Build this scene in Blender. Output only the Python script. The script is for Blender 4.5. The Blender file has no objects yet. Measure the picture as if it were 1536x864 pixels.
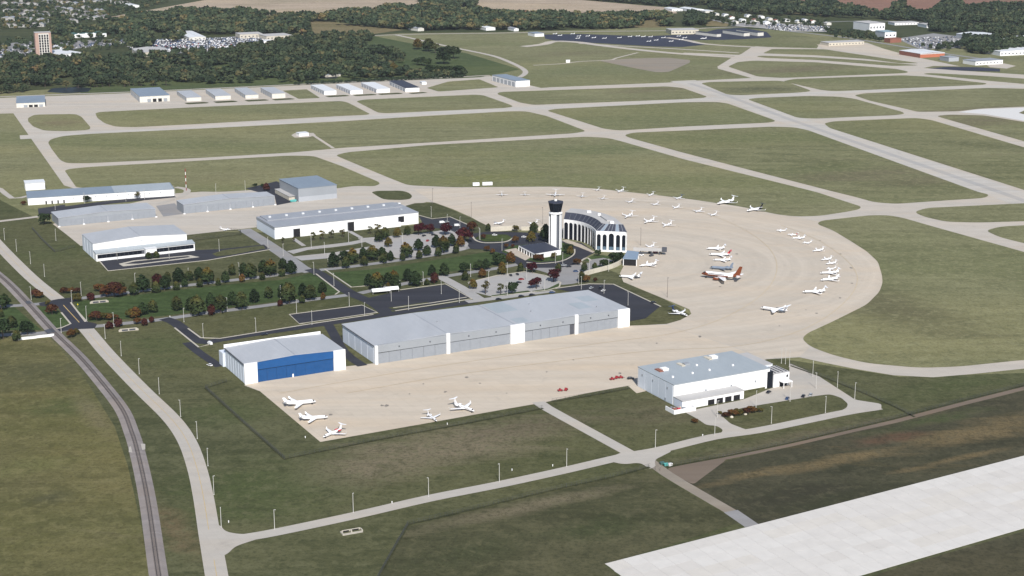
import bpy, math, random
import numpy as np
from mathutils import Vector, noise as mnoise

# ------------------------------------------------------------------ camera, world, sun, exposure
SC = bpy.context.scene
COL = SC.collection
F, PITCH, H = 2348.0, math.radians(14.84), 310.0
cam_d = bpy.data.cameras.new('camera')
cam = bpy.data.objects.new('camera', cam_d); COL.objects.link(cam)
cam_d.sensor_width = 36.0
cam_d.lens = 36.0 * F / 1536.0
cam_d.clip_start = 1.0
cam_d.clip_end = 60000.0
cam.location = (0, 0, H)
cam.rotation_euler = (math.radians(90) - PITCH, 0, 0)
SC.camera = cam

SUN_EL, SUN_AZ = math.radians(41), math.radians(170)      # azimuth clockwise from +Y
world = bpy.data.worlds.new('World'); SC.world = world
world.use_nodes = True
wn = world.node_tree
sky = wn.nodes.new('ShaderNodeTexSky')
sky.sky_type = 'NISHITA'; sky.sun_disc = False
sky.sun_elevation = SUN_EL; sky.sun_rotation = SUN_AZ
wn.links.new(sky.outputs[0], wn.nodes['Background'].inputs[0])
wn.nodes['Background'].inputs[1].default_value = 0.085
sd = bpy.data.lights.new('sun', 'SUN'); sun = bpy.data.objects.new('sun', sd); COL.objects.link(sun)
sd.energy = 4.3; sd.angle = math.radians(0.53); sd.color = (1.0, 0.96, 0.91)
sv = Vector((math.sin(SUN_AZ) * math.cos(SUN_EL), math.cos(SUN_AZ) * math.cos(SUN_EL), math.sin(SUN_EL)))
sun.rotation_euler = sv.to_track_quat('Z', 'Y').to_euler()
sun.location = (200, 300, 900)
SC.view_settings.view_transform = 'Standard'
SC.view_settings.look = 'None'
SC.view_settings.gamma = 1.0
SC.view_settings.exposure = 0.34

# ------------------------------------------------------------------ survey: photo pixel -> point of the ground
def G(px, py, z=0.0):
    dx, u = px - 768.0, 432.0 - py
    y = F * math.cos(PITCH) + u * math.sin(PITCH)
    zz = -F * math.sin(PITCH) + u * math.cos(PITCH)
    t = (z - H) / zz
    return Vector((dx * t, y * t, z))

def height(p, py):
    a = (432.0 - py) / F
    return H + p[1] * (a * math.cos(PITCH) - math.sin(PITCH)) / (math.cos(PITCH) + a * math.sin(PITCH))

UA = math.radians(27.6)                                     # bearing of the airfield's main grid
ORD = 'first second third fourth fifth sixth seventh eighth ninth tenth eleventh twelfth thirteenth fourteenth fifteenth sixteenth seventeenth eighteenth nineteenth twentieth twenty-first twenty-second twenty-third twenty-fourth twenty-fifth twenty-sixth twenty-seventh twenty-eighth twenty-ninth thirtieth'.split()

# ------------------------------------------------------------------ helpers
def tag(o, label=None, cat=None, group=None, kind=None):
    if label: o['label'] = label
    if cat: o['category'] = cat
    if group: o['group'] = group
    if kind: o['kind'] = kind
    return o

def empty(name, loc, rz=0.0, label=None, cat=None, group=None):
    o = bpy.data.objects.new(name, None); COL.objects.link(o)
    o.location = loc; o.rotation_euler = (0, 0, rz)
    o.empty_display_size = 1.0
    return tag(o, label, cat, group)

def link(name, me, parent=None, loc=(0, 0, 0), rz=0.0):
    o = bpy.data.objects.new(name, me); COL.objects.link(o)
    o.location = loc; o.rotation_euler = (0, 0, rz)
    if parent: o.parent = parent
    return o

def children(o): return list(o.children)
def copy_tree(o, parent=None):
    c = o.copy(); COL.objects.link(c); c.parent = parent
    for ch in children(o): copy_tree(ch, c)
    return c

class MB:
    def __init__(s): s.v = []; s.f = []
    def add(s, vs, fs):
        b = len(s.v); s.v += [tuple(p) for p in vs]; s.f += [tuple(i + b for i in f) for f in fs]; return s
    def hexa(s, p):                                         # 4 bottom (ccw), 4 top
        return s.add(p, [(3, 2, 1, 0), (4, 5, 6, 7), (0, 1, 5, 4), (1, 2, 6, 5), (2, 3, 7, 6), (3, 0, 4, 7)])
    def box(s, x0, y0, z0, x1, y1, z1):
        return s.hexa([(x0, y0, z0), (x1, y0, z0), (x1, y1, z0), (x0, y1, z0), (x0, y0, z1), (x1, y0, z1), (x1, y1, z1), (x0, y1, z1)])
    def prism(s, poly, ext, axis='y'):                      # 2-D outline swept along y (x,z outline), x (y,z) or z (x,y)
        n = len(poly); a, b = ext
        mk = {'y': lambda p, t: (p[0], t, p[1]), 'x': lambda p, t: (t, p[0], p[1]), 'z': lambda p, t: (p[0], p[1], t)}[axis]
        vs = [mk(p, a) for p in poly] + [mk(p, b) for p in poly]
        fs = [tuple(range(n)), tuple(range(2 * n - 1, n - 1, -1))] + [(i, i + n, (i + 1) % n + n, (i + 1) % n) for i in range(n)]
        return s.add(vs, fs)
    def lathe(s, prof, seg=12, axis='z', c=(0, 0, 0), sq=1.0):   # prof: (t, r[, offz])
        vs = []; n = len(prof)
        for q in prof:
            t, r = q[0], q[1]; oz = q[2] if len(q) > 2 else 0.0
            for k in range(seg):
                a = 2 * math.pi * k / seg
                if axis == 'z': vs.append((c[0] + r * math.cos(a), c[1] + r * math.sin(a), c[2] + t))
                else: vs.append((c[0] + t, c[1] + r * math.cos(a), c[2] + r * sq * math.sin(a) + oz))
        fs = [(i * seg + k, i * seg + (k + 1) % seg, (i + 1) * seg + (k + 1) % seg, (i + 1) * seg + k) for i in range(n - 1) for k in range(seg)]
        fs += [tuple(range(seg))[::-1], tuple((n - 1) * seg + k for k in range(seg))]
        return s.add(vs, fs)
    def tube(s, pts, r, seg=5):
        pts = [Vector(p) for p in pts]
        vs = []; n = len(pts)
        for i, p in enumerate(pts):
            d = (pts[min(i + 1, n - 1)] - pts[max(i - 1, 0)]).normalized()
            a = d.orthogonal().normalized(); b = d.cross(a)
            rr = r[i] if isinstance(r, (list, tuple)) else r
            for k in range(seg):
                t = 2 * math.pi * k / seg
                vs.append(tuple(p + (a * math.cos(t) + b * math.sin(t)) * rr))
        fs = [(i * seg + k, i * seg + (k + 1) % seg, (i + 1) * seg + (k + 1) % seg, (i + 1) * seg + k) for i in range(n - 1) for k in range(seg)]
        fs += [tuple(range(seg))[::-1], tuple((n - 1) * seg + k for k in range(seg))]
        return s.add(vs, fs)
    def mesh(s, name, m, smooth=False):
        me = bpy.data.meshes.new(name); me.from_pydata(s.v, [], s.f); me.validate()
        for mm in (m if isinstance(m, (list, tuple)) else [m]): me.materials.append(mm)
        if smooth: me.polygons.foreach_set('use_smooth', [True] * len(me.polygons))
        # consistent outward normals
        import bmesh
        bm = bmesh.new(); bm.from_mesh(me); bmesh.ops.recalc_face_normals(bm, faces=bm.faces); bm.to_mesh(me); bm.free()
        return me
    def build(s, name, m, parent=None, smooth=False, kind=None):
        o = link(name, s.mesh(name, m, smooth), parent)
        if kind: o['kind'] = kind
        return o

# ------------------------------------------------------------------ materials
def nodes(name):
    m = bpy.data.materials.new(name); m.use_nodes = True
    nt = m.node_tree; b = nt.nodes['Principled BSDF']
    b.inputs['Roughness'].default_value = 0.8
    b.inputs['Specular IOR Level'].default_value = 0.25
    return m, nt, b
def N(nt, t, **kw):
    n = nt.nodes.new('ShaderNode' + t)
    for k, v in kw.items():
        if k in ('i',):
            for kk, vv in v.items(): n.inputs[kk].default_value = vv
        else: setattr(n, k, v)
    return n
def pos(nt, ang=0.0, scale=(1, 1, 1), obj=False):
    if obj: src = N(nt, 'TexCoord').outputs['Object']
    else: src = N(nt, 'NewGeometry').outputs['Position']
    mp = N(nt, 'Mapping'); mp.vector_type = 'TEXTURE' if False else 'POINT'
    mp.inputs['Rotation'].default_value = (0, 0, -ang); mp.inputs['Scale'].default_value = scale
    nt.links.new(src, mp.inputs['Vector']); return mp.outputs[0]
def noise(nt, vec, scale, detail=3, rough=0.6, dist=0.0):
    n = N(nt, 'TexNoise', i={'Scale': scale, 'Detail': detail, 'Roughness': rough, 'Distortion': dist})
    nt.links.new(vec, n.inputs['Vector']); return n.outputs['Fac']
def ramp(nt, fac, a, b):
    r = N(nt, 'MapRange', i={'From Min': a, 'From Max': b}); nt.links.new(fac, r.inputs['Value']); return r.outputs[0]
def mul(nt, a, k):
    r = N(nt, 'Math', operation='MULTIPLY'); nt.links.new(a, r.inputs[0])
    if isinstance(k, (int, float)): r.inputs[1].default_value = k
    else: nt.links.new(k, r.inputs[1])
    return r.outputs[0]
def mix(nt, fac, a, b, bt='MIX'):
    m = N(nt, 'Mix', data_type='RGBA', blend_type=bt)
    for s, x in ((m.inputs[0], fac), (m.inputs[6], a), (m.inputs[7], b)):
        if isinstance(x, (int, float)): s.default_value = x
        elif isinstance(x, tuple): s.default_value = tuple(x) + ((1.0,) if len(x) == 3 else ())
        else: nt.links.new(x, s)
    return m.outputs[2]

def paint(name, c, rough=0.55, amt=0.10, scale=0.35, metal=0.0, spec=0.3, streak=False):
    m, nt, b = nodes(name)
    p = pos(nt, UA, (0.3, 0.3, 0.04) if streak else (1, 1, 1))
    n1 = noise(nt, p, scale, 4)
    lo = tuple(x * (1 - amt) for x in c); hi = tuple(min(0.9, x * (1 + amt)) for x in c)
    nt.links.new(mix(nt, ramp(nt, n1, 0.3, 0.7), lo, hi), b.inputs['Base Color'])
    b.inputs['Roughness'].default_value = rough; b.inputs['Metallic'].default_value = metal
    b.inputs['Specular IOR Level'].default_value = spec
    return m

def grass(name, A, B, D, dry=0.5, ang=UA, period=16.0, sstr=0.35, big=0.006, streak=0.5, marks=()):
    m, nt, b = nodes(name)
    p0 = pos(nt)
    f1 = ramp(nt, noise(nt, p0, big, 6, 0.65, 0.6), 0.32, 0.68)
    col = mix(nt, f1, tuple(x * .86 for x in A), tuple(x * 1.12 for x in B))
    # long mowing streaks, light and dark
    f2 = noise(nt, pos(nt, ang, (0.10, 1, 1)), 0.045, 6, 0.68, 0.3)
    col = mix(nt, mul(nt, ramp(nt, f2, 0.47, 0.63), streak), col, tuple(x * 1.38 for x in B))
    f2b = noise(nt, pos(nt, ang, (0.07, .8, 3)), 0.075, 6, 0.7, 0.4)
    col = mix(nt, mul(nt, ramp(nt, f2b, 0.50, 0.64), streak * 1.1), col, tuple(x * 0.60 for x in A))
    w = N(nt, 'TexWave', wave_type='BANDS', bands_direction='Y', i={'Scale': 0.314 / period, 'Distortion': 3.5, 'Detail': 3.0, 'Detail Scale': 0.25, 'Detail Roughness': 0.6})
    nt.links.new(pos(nt, ang, (0.2, 1, 1)), w.inputs['Vector'])
    msk = ramp(nt, noise(nt, p0, big * 1.7, 4, 0.6), 0.42, 0.66)
    col = mix(nt, mul(nt, mul(nt, w.outputs['Fac'], msk), sstr), col, tuple(x * 0.66 for x in A))
    d = ramp(nt, noise(nt, pos(nt, ang, (0.35, 1, 1)), big * 2.2, 7, 0.72, 1.0), 0.66 - dry * 0.22, 0.80)
    col = mix(nt, mul(nt, d, 0.85), col, D)
    g1 = noise(nt, pos(nt, ang, (.35, 1, 1)), big * .55, 3, .5, .5)
    col = mix(nt, mul(nt, ramp(nt, g1, 0.48, 0.62), 0.55), col, (B[0] * 1.22, B[1] * 1.16, B[2] * 1.0))
    g2 = noise(nt, pos(nt, ang + .3, (.4, 1, 2)), big * .8, 3, .5, .5)
    col = mix(nt, mul(nt, ramp(nt, g2, 0.50, 0.64), 0.5), col, (A[0] * .72, A[1] * .82, A[2] * .68))
    # worn, dry or lush places that stand at known spots of the field
    for (mx, my, rx, ry, mc, st) in marks:
        c_ = G(mx, my)
        mp = N(nt, 'Mapping'); mp.vector_type = 'TEXTURE'
        mp.inputs['Location'].default_value = (c_.x, c_.y, 0); mp.inputs['Rotation'].default_value = (0, 0, UA); mp.inputs['Scale'].default_value = (rx, ry, 1)
        nt.links.new(p0, mp.inputs['Vector'])
        ln = N(nt, 'VectorMath', operation='LENGTH'); nt.links.new(mp.outputs[0], ln.inputs[0])
        nz = N(nt, 'Math', operation='ADD'); nt.links.new(ln.outputs['Value'], nz.inputs[0])
        nt.links.new(mul(nt, noise(nt, pos(nt, ang, (.09, 1, 1)), .07, 6, .70, .2), 1.7), nz.inputs[1])
        col = mix(nt, mul(nt, ramp(nt, nz.outputs[0], 1.70, 1.05), st), col, mc)
    f3 = noise(nt, p0, 0.40, 4, 0.8)
    col = mix(nt, mul(nt, ramp(nt, f3, 0.47, 0.64), 0.6), col, tuple(x * 0.50 for x in A))
    f4 = noise(nt, p0, 0.07, 6, 0.78, 0.5)
    col = mix(nt, mul(nt, ramp(nt, f4, 0.50, 0.64), 0.55), col, tuple(x * 0.58 for x in A))
    f5 = noise(nt, pos(nt, 0.7, (1, 1, 1)), 0.13, 6, 0.8, 0.3)
    col = mix(nt, mul(nt, ramp(nt, f5, 0.50, 0.64), 0.6), col, tuple(x * 1.3 for x in B))
    nt.links.new(col, b.inputs['Base Color'])
    b.inputs['Roughness'].default_value = 0.95; b.inputs['Specular IOR Level'].default_value = 0.05
    return m

def metalroof(name, c, rough=0.5):
    m, nt, b = nodes(name)
    pr = pos(nt, UA)
    n1 = noise(nt, pos(nt, UA, (.5, .12, 1)), 0.12, 5, 0.65)
    col = mix(nt, ramp(nt, n1, 0.3, 0.7), tuple(x * .93 for x in c), tuple(x * 1.06 for x in c))
    br = N(nt, 'TexBrick', offset=0.5, i={'Color1': (1, 1, 1, 1), 'Color2': (0.94, 0.95, 0.96, 1), 'Mortar': (.86, .86, .87, 1), 'Scale': 1.0, 'Mortar Size': 0.07, 'Bias': 0.3, 'Brick Width': 1.9, 'Row Height': 17.0})
    nt.links.new(pr, br.inputs['Vector'])
    col = mix(nt, 1.0, col, br.outputs['Color'], 'MULTIPLY')
    st = noise(nt, pos(nt, UA, (1, .25, 1)), 0.2, 6, 0.75)
    col = mix(nt, mul(nt, ramp(nt, st, 0.58, 0.75), 0.35), col, tuple(x * .72 for x in c))
    nt.links.new(col, b.inputs['Base Color']); b.inputs['Roughness'].default_value = rough
    return m

def concrete(name, c, slab=6.0, joint=0.16, tone=0.14, arc=None, ang=UA, stain=0.5, rough=0.85):
    m, nt, b = nodes(name)
    p0 = pos(nt); pr = pos(nt, ang)
    lo = tuple(x * (1 - tone) for x in c); hi = tuple(x * (1 + tone * 0.5) for x in c)
    if arc:
        sub = N(nt, 'VectorMath', operation='SUBTRACT'); sub.inputs[1].default_value = (arc[0], arc[1], 0)
        nt.links.new(p0, sub.inputs[0])
        ln = N(nt, 'VectorMath', operation='LENGTH'); nt.links.new(sub.outputs[0], ln.inputs[0])
        cx = N(nt, 'CombineXYZ'); nt.links.new(ln.outputs['Value'], cx.inputs[0])
        jit = mul(nt, noise(nt, p0, 0.02, 3), 6.0); nt.links.new(jit, cx.inputs[1])
        f = noise(nt, cx.outputs[0], 0.09, 5, 0.65)
    else:
        f = noise(nt, pos(nt, ang, (0.06, 1, 1)), 0.09, 5, 0.65)
    col = mix(nt, ramp(nt, f, 0.3, 0.7), lo, hi)
    f2 = noise(nt, pos(nt, ang, (0.15, 1, 1)), 0.03, 5, 0.7)
    col = mix(nt, mul(nt, ramp(nt, f2, 0.45, 0.72), 0.6), col, (c[0] * 1.08, c[1] * 0.98, c[2] * 0.86))
    br = N(nt, 'TexBrick', offset=0.0, i={'Color1': (1, 1, 1, 1), 'Color2': (0.955, 0.955, 0.955, 1), 'Mortar': (1 - joint, 1 - joint, 1 - joint, 1), 'Scale': 1.0, 'Mortar Size': 0.10, 'Bias': 0.0, 'Brick Width': slab, 'Row Height': slab})
    nt.links.new(pr, br.inputs['Vector'])
    col = mix(nt, 1.0, col, br.outputs['Color'], 'MULTIPLY')
    st = noise(nt, p0, 0.06, 6, 0.75, 0.5)
    col = mix(nt, mul(nt, ramp(nt, st, 0.58, 0.78), stain), col, tuple(x * 0.55 for x in c))
    nt.links.new(col, b.inputs['Base Color'])
    b.inputs['Roughness'].default_value = rough; b.inputs['Specular IOR Level'].default_value = 0.15
    return m

M = {}
ARC_C = G(930, 392)
M['apron'] = concrete('apron_concrete', (0.485, 0.432, 0.362), 7.5, 0.15, 0.13, arc=ARC_C)
M['apron_s'] = concrete('south_apron_concrete', (0.50, 0.44, 0.362), 7.5, 0.15, 0.13)
M['taxi'] = concrete('taxiway_concrete', (0.445, 0.41, 0.362), 7.5, 0.10, 0.12)
M['runway'] = concrete('runway_concrete', (0.45, 0.428, 0.392), 7.5, 0.10, 0.14)
M['road'] = concrete('road_concrete', (0.41, 0.385, 0.348), 4.5, 0.08, 0.08)
M['roadside'] = concrete('grey_road', (0.25, 0.25, 0.255), 4.5, 0.06, 0.12)
M['lot'] = concrete('lot_concrete', (0.34, 0.335, 0.33), 4.5, 0.08, 0.10)
M['asphalt'] = concrete('asphalt', (0.036, 0.038, 0.048), 30, 0.0, 0.3, stain=0.2)
M['asphalt_far'] = concrete('ramp_asphalt', (0.035, 0.040, 0.062), 30, 0.0, 0.2, stain=0.2)
M['kerb'] = paint('kerb_concrete', (0.42, 0.39, 0.33), 0.9)
M['dirt'] = concrete('dirt', (0.17, 0.135, 0.105), 50, 0.0, 0.25)
M['dirtroad'] = concrete('gravel_road', (0.25, 0.22, 0.18), 50, 0.0, 0.2)
M['ballast'] = concrete('ballast', (0.245, 0.222, 0.215), 60, 0.0, 0.25)
M['rail'] = paint('rail_steel', (0.05, 0.045, 0.045), 0.5)
M['sleeper'] = paint('sleeper_wood', (0.085, 0.07, 0.06), 0.9)
M['oil'] = paint('oil_stain', (0.20, 0.18, 0.155), 0.7, 0.2)
M['newp'] = paint('new_white_concrete', (0.56, 0.555, 0.545), 0.85, 0.05)
M['linefaint'] = paint('faded_line', (0.47, 0.385, 0.25), 0.85, 0.1)
M['slab'] = [paint('new_slab_%s' % n, c, 0.85, 0.05, 0.12) for n, c in (('a', (0.535, 0.515, 0.485)), ('b', (0.55, 0.532, 0.503)), ('c', (0.52, 0.498, 0.466)), ('d', (0.53, 0.505, 0.465)))]
M['joint'] = paint('slab_joint', (0.50, 0.48, 0.45), 0.95)
BRN, OCH, LUSH, TAN_ = (.125, .102, .070), (.150, .115, .060), (.062, .082, .030), (.165, .140, .092)
M['infield'] = grass('infield_grass', (0.160, 0.164, 0.084), (0.184, 0.180, 0.100), (0.168, 0.142, 0.096), 0.30, marks=[(1190, 104, 190, 60, BRN, .8), (1135, 134, 110, 55, (.07, .072, .042), .8), (980, 135, 120, 40, BRN, .6), (90, 184, 50, 50, (.15, .115, .075), .6), (1330, 460, 60, 130, (.085, .078, .046), .7), (1420, 170, 160, 50, BRN, .7), (1250, 430, 70, 40, LUSH, .4), (720, 268, 90, 40, (.16, .165, .06), .7), (330, 265, 120, 40, (.175, .165, .09), .6), (900, 225, 260, 60, (.105, .128, .056), .6), (1480, 180, 200, 60, BRN, .7), (870, 105, 260, 110, (.10, .125, .062), .55), (860, 80, 140, 60, BRN, .4)])
M['infield2'] = grass('infield_grass_striped', (0.140, 0.148, 0.072), (0.180, 0.176, 0.096), (0.150, 0.120, 0.084), 0.4, UA + math.radians(90), 46.0, 0.75, marks=[(1300, 262, 160, 50, BRN, .6), (1390, 270, 120, 40, BRN, .5)])
M['verge'] = grass('verge_grass', (0.062, 0.072, 0.032), (0.094, 0.094, 0.050), (0.130, 0.112, 0.076), 0.40, UA, 14.0, 0.45, marks=[(680, 668, 105, 45, TAN_, 1.0), (560, 700, 80, 38, TAN_, .9), (800, 640, 70, 22, BRN, .6), (245, 520, 40, 70, LUSH, .6), (385, 735, 70, 70, LUSH, .7), (980, 620, 50, 40, BRN, .5), (260, 470, 120, 40, (.088, .090, .048), .5), (120, 640, 10, 60, BRN, .4), (1180, 660, 130, 14, BRN, .6), (90, 380, 90, 60, LUSH, .45), (340, 620, 40, 40, LUSH, .5), (1440, 575, 90, 25, LUSH, .5), (260, 790, 14, 60, (.17, .115, .07), .5)])
M['lawn'] = grass('mown_lawn', (0.044, 0.070, 0.024), (0.058, 0.084, 0.032), (0.08, 0.085, 0.038), 0.1, math.radians(-35), 7.5, 0.5)
M['west'] = grass('west_field_grass', (0.098, 0.097, 0.040), (0.132, 0.120, 0.056), (0.170, 0.142, 0.085), 0.6, math.radians(100), 22.0, 0.25, 0.014, marks=[(60, 560, 90, 60, (.075, .078, .040), .7), (80, 745, 22, 16, (.066, .066, .036), .8), (100, 610, 40, 30, LUSH, .6), (40, 700, 40, 18, (.115, .12, .045), .6), (140, 620, 12, 70, (.17, .145, .085), .6), (100, 820, 30, 16, (.135, .125, .055), .6)])
M['south'] = grass('south_field_grass', (0.060, 0.064, 0.032), (0.084, 0.080, 0.044), (0.140, 0.120, 0.082), 0.35, UA, 18.0, 0.3, 0.012, marks=[(760, 768, 90, 12, TAN_, .7), (900, 790, 40, 22, (.045, .055, .024), .8), (700, 830, 60, 20, (.055, .062, .030), .6), (840, 750, 60, 10, TAN_, .5)])
M['dark'] = grass('rough_dark_grass', (0.052, 0.053, 0.032), (0.070, 0.064, 0.040), (0.150, 0.108, 0.050), 0.45, UA, 30.0, 0.3, 0.010, marks=[(1270, 688, 75, 9, OCH, .95), (1130, 712, 45, 7, OCH, .9), (1440, 655, 70, 16, OCH, .95), (1500, 640, 60, 22, OCH, .8), (1430, 690, 60, 5, OCH, .9), (1200, 740, 60, 14, (.040, .038, .026), .7), (1400, 630, 60, 10, LUSH, .6), (1330, 660, 40, 10, (.15, .07, .045), .4)])
M['long'] = grass('unmown_grass', (0.040, 0.045, 0.021), (0.055, 0.056, 0.030), (0.06, 0.05, 0.03), 0.2)
M['bright'] = grass('bright_grass', (0.045, 0.066, 0.018), (0.062, 0.080, 0.028), (0.08, 0.08, 0.035), 0.2)
M['wood'] = grass('wood_floor', (0.040, 0.055, 0.025), (0.065, 0.072, 0.035), (0.12, 0.10, 0.07), 0.3)
M['park'] = grass('park_grass', (0.055, 0.080, 0.032), (0.080, 0.098, 0.045), (0.12, 0.11, 0.06), 0.3)
M['tan'] = grass('stubble_field', (0.33, 0.268, 0.20), (0.375, 0.308, 0.235), (0.31, 0.25, 0.18), 0.3, UA, 60, 0.12)
M['red'] = grass('ploughed_field', (0.20, 0.115, 0.085), (0.24, 0.14, 0.105), (0.17, 0.11, 0.08), 0.3, UA, 60, 0.2)
M['olivef'] = grass('dry_meadow', (0.15, 0.125, 0.065), (0.185, 0.155, 0.085), (0.20, 0.15, 0.09), 0.4)
M['white'] = paint('white_siding', (0.80, 0.80, 0.80), 0.6, 0.03, 0.2, streak=True)
M['whiteblue'] = paint('pale_blue_shade_siding', (0.62, 0.67, 0.74), 0.6, 0.04, 0.2, streak=True)  # pale blue; on white hangars' sides it is shade put into the colour
M['grey'] = paint('grey_siding', (0.27, 0.29, 0.315), 0.6, 0.06, 0.2, streak=True)
M['greyl'] = paint('light_grey_siding', (0.36, 0.38, 0.41), 0.6, 0.05, 0.2, streak=True)
M['shaft'] = paint('shaft_grey', (0.11, 0.12, 0.14), 0.7)
M['door'] = paint('door_grey', (0.25, 0.27, 0.30), 0.55, 0.05)
M['doorgap'] = paint('door_track', (0.07, 0.075, 0.09), 0.7)
M['blue'] = paint('blue_door', (0.010, 0.066, 0.20), 0.5, 0.08)
M['bluehdr'] = paint('blue_header', (0.012, 0.078, 0.235), 0.5, 0.06)
M['roof'] = metalroof('pale_metal_roof', (0.395, 0.408, 0.43))
M['roof2'] = metalroof('bluish_metal_roof', (0.335, 0.372, 0.398))
M['roofg'] = metalroof('mid_grey_roof', (0.29, 0.305, 0.335))
M['roofslate'] = metalroof('slate_blue_roof', (0.205, 0.25, 0.305))
M['rooftan'] = paint('membrane_roof', (0.40, 0.395, 0.39), 0.8, 0.08, 0.05)
M['roofwhite'] = paint('white_roof', (0.60, 0.62, 0.64), 0.6, 0.04)
M['roofd'] = paint('dark_roof', (0.035, 0.04, 0.06), 0.7, 0.15)
M['glass'] = paint('dark_glass', (0.008, 0.011, 0.017), 0.22, 0.2, spec=0.22)
M['glassb'] = paint('bluish_glass', (0.10, 0.15, 0.20), 0.15, 0.2, spec=0.5)
M['black'] = paint('opening_dark', (0.012, 0.012, 0.014), 0.8)
M['beige'] = paint('beige_wall', (0.52, 0.48, 0.40), 0.8)
M['patio'] = paint('patio_paving', (0.40, 0.35, 0.29), 0.9, 0.15)
M['brick'] = paint('pinkish_brick', (0.42, 0.29, 0.24), 0.85, 0.08)
M['brickr'] = paint('red_brick', (0.24, 0.10, 0.07), 0.85)
M['orange'] = paint('orange_siding', (0.44, 0.15, 0.085), 0.6)
M['shingle'] = paint('grey_shingle', (0.155, 0.15, 0.155), 0.9, 0.15)
M['shingle2'] = paint('brown_shingle', (0.17, 0.145, 0.13), 0.9, 0.15)
M['housewall'] = paint('house_wall', (0.36, 0.355, 0.345), 0.8, 0.1)
M['wear'] = concrete('rubber_wear', (0.37, 0.36, 0.345), 7.5, 0.1, 0.12)
M['cream'] = paint('cream_siding', (0.60, 0.585, 0.535), 0.7)
M['teal'] = paint('teal_siding', (0.25, 0.34, 0.38), 0.6)
M['greenroof'] = paint('green_metal_roof', (0.06, 0.13, 0.12), 0.5)
M['pole'] = paint('pole_metal', (0.50, 0.49, 0.46), 0.5, 0.04)
M['mast'] = paint('mast_brown', (0.14, 0.12, 0.11), 0.6)
M['redp'] = paint('red_paint', (0.27, 0.03, 0.035), 0.5)
M['jet'] = paint('aircraft_white', (0.80, 0.80, 0.81), 0.28, 0.02, spec=0.5)
M['jetgrey'] = paint('aircraft_blue_grey', (0.17, 0.21, 0.27), 0.5, 0.1)
M['jetred'] = paint('aircraft_red', (0.50, 0.05, 0.06), 0.35)
M['jetorange'] = paint('aircraft_rust', (0.17, 0.046, 0.017), 0.35)
M['jetblue'] = paint('aircraft_navy', (0.03, 0.06, 0.16), 0.35)
M['jetblack'] = paint('aircraft_black', (0.02, 0.02, 0.025), 0.4)
M['tyre'] = paint('tyre', (0.02, 0.02, 0.02), 0.9)
M['yellow'] = paint('line_yellow', (0.46, 0.33, 0.13), 0.8)
M['linew'] = paint('line_white', (0.70, 0.70, 0.68), 0.8)
M['bark'] = paint('bark', (0.07, 0.055, 0.045), 0.95)
M['water'] = paint('pond_water', (0.016, 0.022, 0.026), 0.45, 0.1, spec=0.08)
M['mesh'] = paint('fence_wire', (0.055, 0.06, 0.055), 0.7)
M['canopy'] = paint('blue_canopy', (0.20, 0.265, 0.345), 0.4, 0.05)
M['tealtarp'] = paint('teal_tarp', (0.10, 0.38, 0.36), 0.6)
for n, c in dict(car_white=(.72, .72, .72), car_silver=(.38, .40, .42), car_dark=(.025, .027, .035), car_red=(.32, .03, .03), car_blue=(.05, .09, .19), car_tan=(.30, .26, .20)).items():
    M[n] = paint(n, c, 0.3, 0.02, spec=0.5)

# foliage: tint 0 dark green .. 1 maroon, read from the mesh
def foliage(name='foliage', gain=1.0, sat=1.0):
    m, nt, b = nodes(name)
    at = N(nt, 'Attribute'); at.attribute_name = 'tint'
    cr = N(nt, 'ValToRGB'); el = cr.color_ramp.elements
    stops = [(0.0, (.012, .022, .010)), (.22, (.022, .037, .014)), (.42, (.034, .045, .017)), (.58, (.056, .056, .017)), (.70, (.092, .064, .014)), (.80, (.082, .038, .013)), (.90, (.048, .019, .012)), (1.0, (.036, .005, .010))]
    el[0].position, el[0].color = stops[0][0], stops[0][1] + (1,)
    el[1].position, el[1].color = stops[-1][0], stops[-1][1] + (1,)
    for p_, c_ in stops[1:-1]:
        e = el.new(p_); e.color = c_ + (1,)
    nt.links.new(at.outputs['Fac'], cr.inputs[0])
    oi = N(nt, 'ObjectInfo')
    hs = N(nt, 'HueSaturation')
    mr = N(nt, 'MapRange', i={'To Min': 0.8 * gain, 'To Max': 1.25 * gain}); hs.inputs['Saturation'].default_value = sat; nt.links.new(oi.outputs['Random'], mr.inputs['Value'])
    nt.links.new(mr.outputs[0], hs.inputs['Value'])
    nt.links.new(cr.outputs[0], hs.inputs['Color'])
    nt.links.new(hs.outputs[0], b.inputs['Base Color'])
    b.inputs['Roughness'].default_value = 0.85; b.inputs['Specular IOR Level'].default_value = 0.1
    return m
M['leaf'] = foliage()
M['leafw'] = foliage('wood_foliage', 1.62, 0.78)
# ------------------------------------------------------------------ ground sheets
def rounded(pts, r, seg=5):
    out = []; n = len(pts)
    for i in range(n):
        p, a, b = pts[i], pts[i - 1], pts[(i + 1) % n]
        da, db = (a - p), (b - p); la, lb = da.length, db.length
        if la < 1e-6 or lb < 1e-6: continue
        d = min(r, la * 0.45, lb * 0.45)
        p0, p1 = p + da / la * d, p + db / lb * d
        for k in range(seg + 1):
            t = k / seg
            out.append((p0 * (1 - t) + p * t) * (1 - t) + (p * (1 - t) + p1 * t) * t)
    return out

def sheet(name, px, z, m, r=0.0, kind='structure', parent=None, label=None, cat=None):
    pts = [G(*p) for p in px]
    if r: pts = rounded(pts, r)
    me = bpy.data.meshes.new(name)
    me.from_pydata([(p.x, p.y, z) for p in pts], [], [tuple(range(len(pts)))])
    me.materials.append(M[m] if isinstance(m, str) else m)
    if me.polygons[0].normal.z < 0: me.flip_normals()
    o = link(name, me, parent); tag(o, label, cat, None, kind); return o

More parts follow.
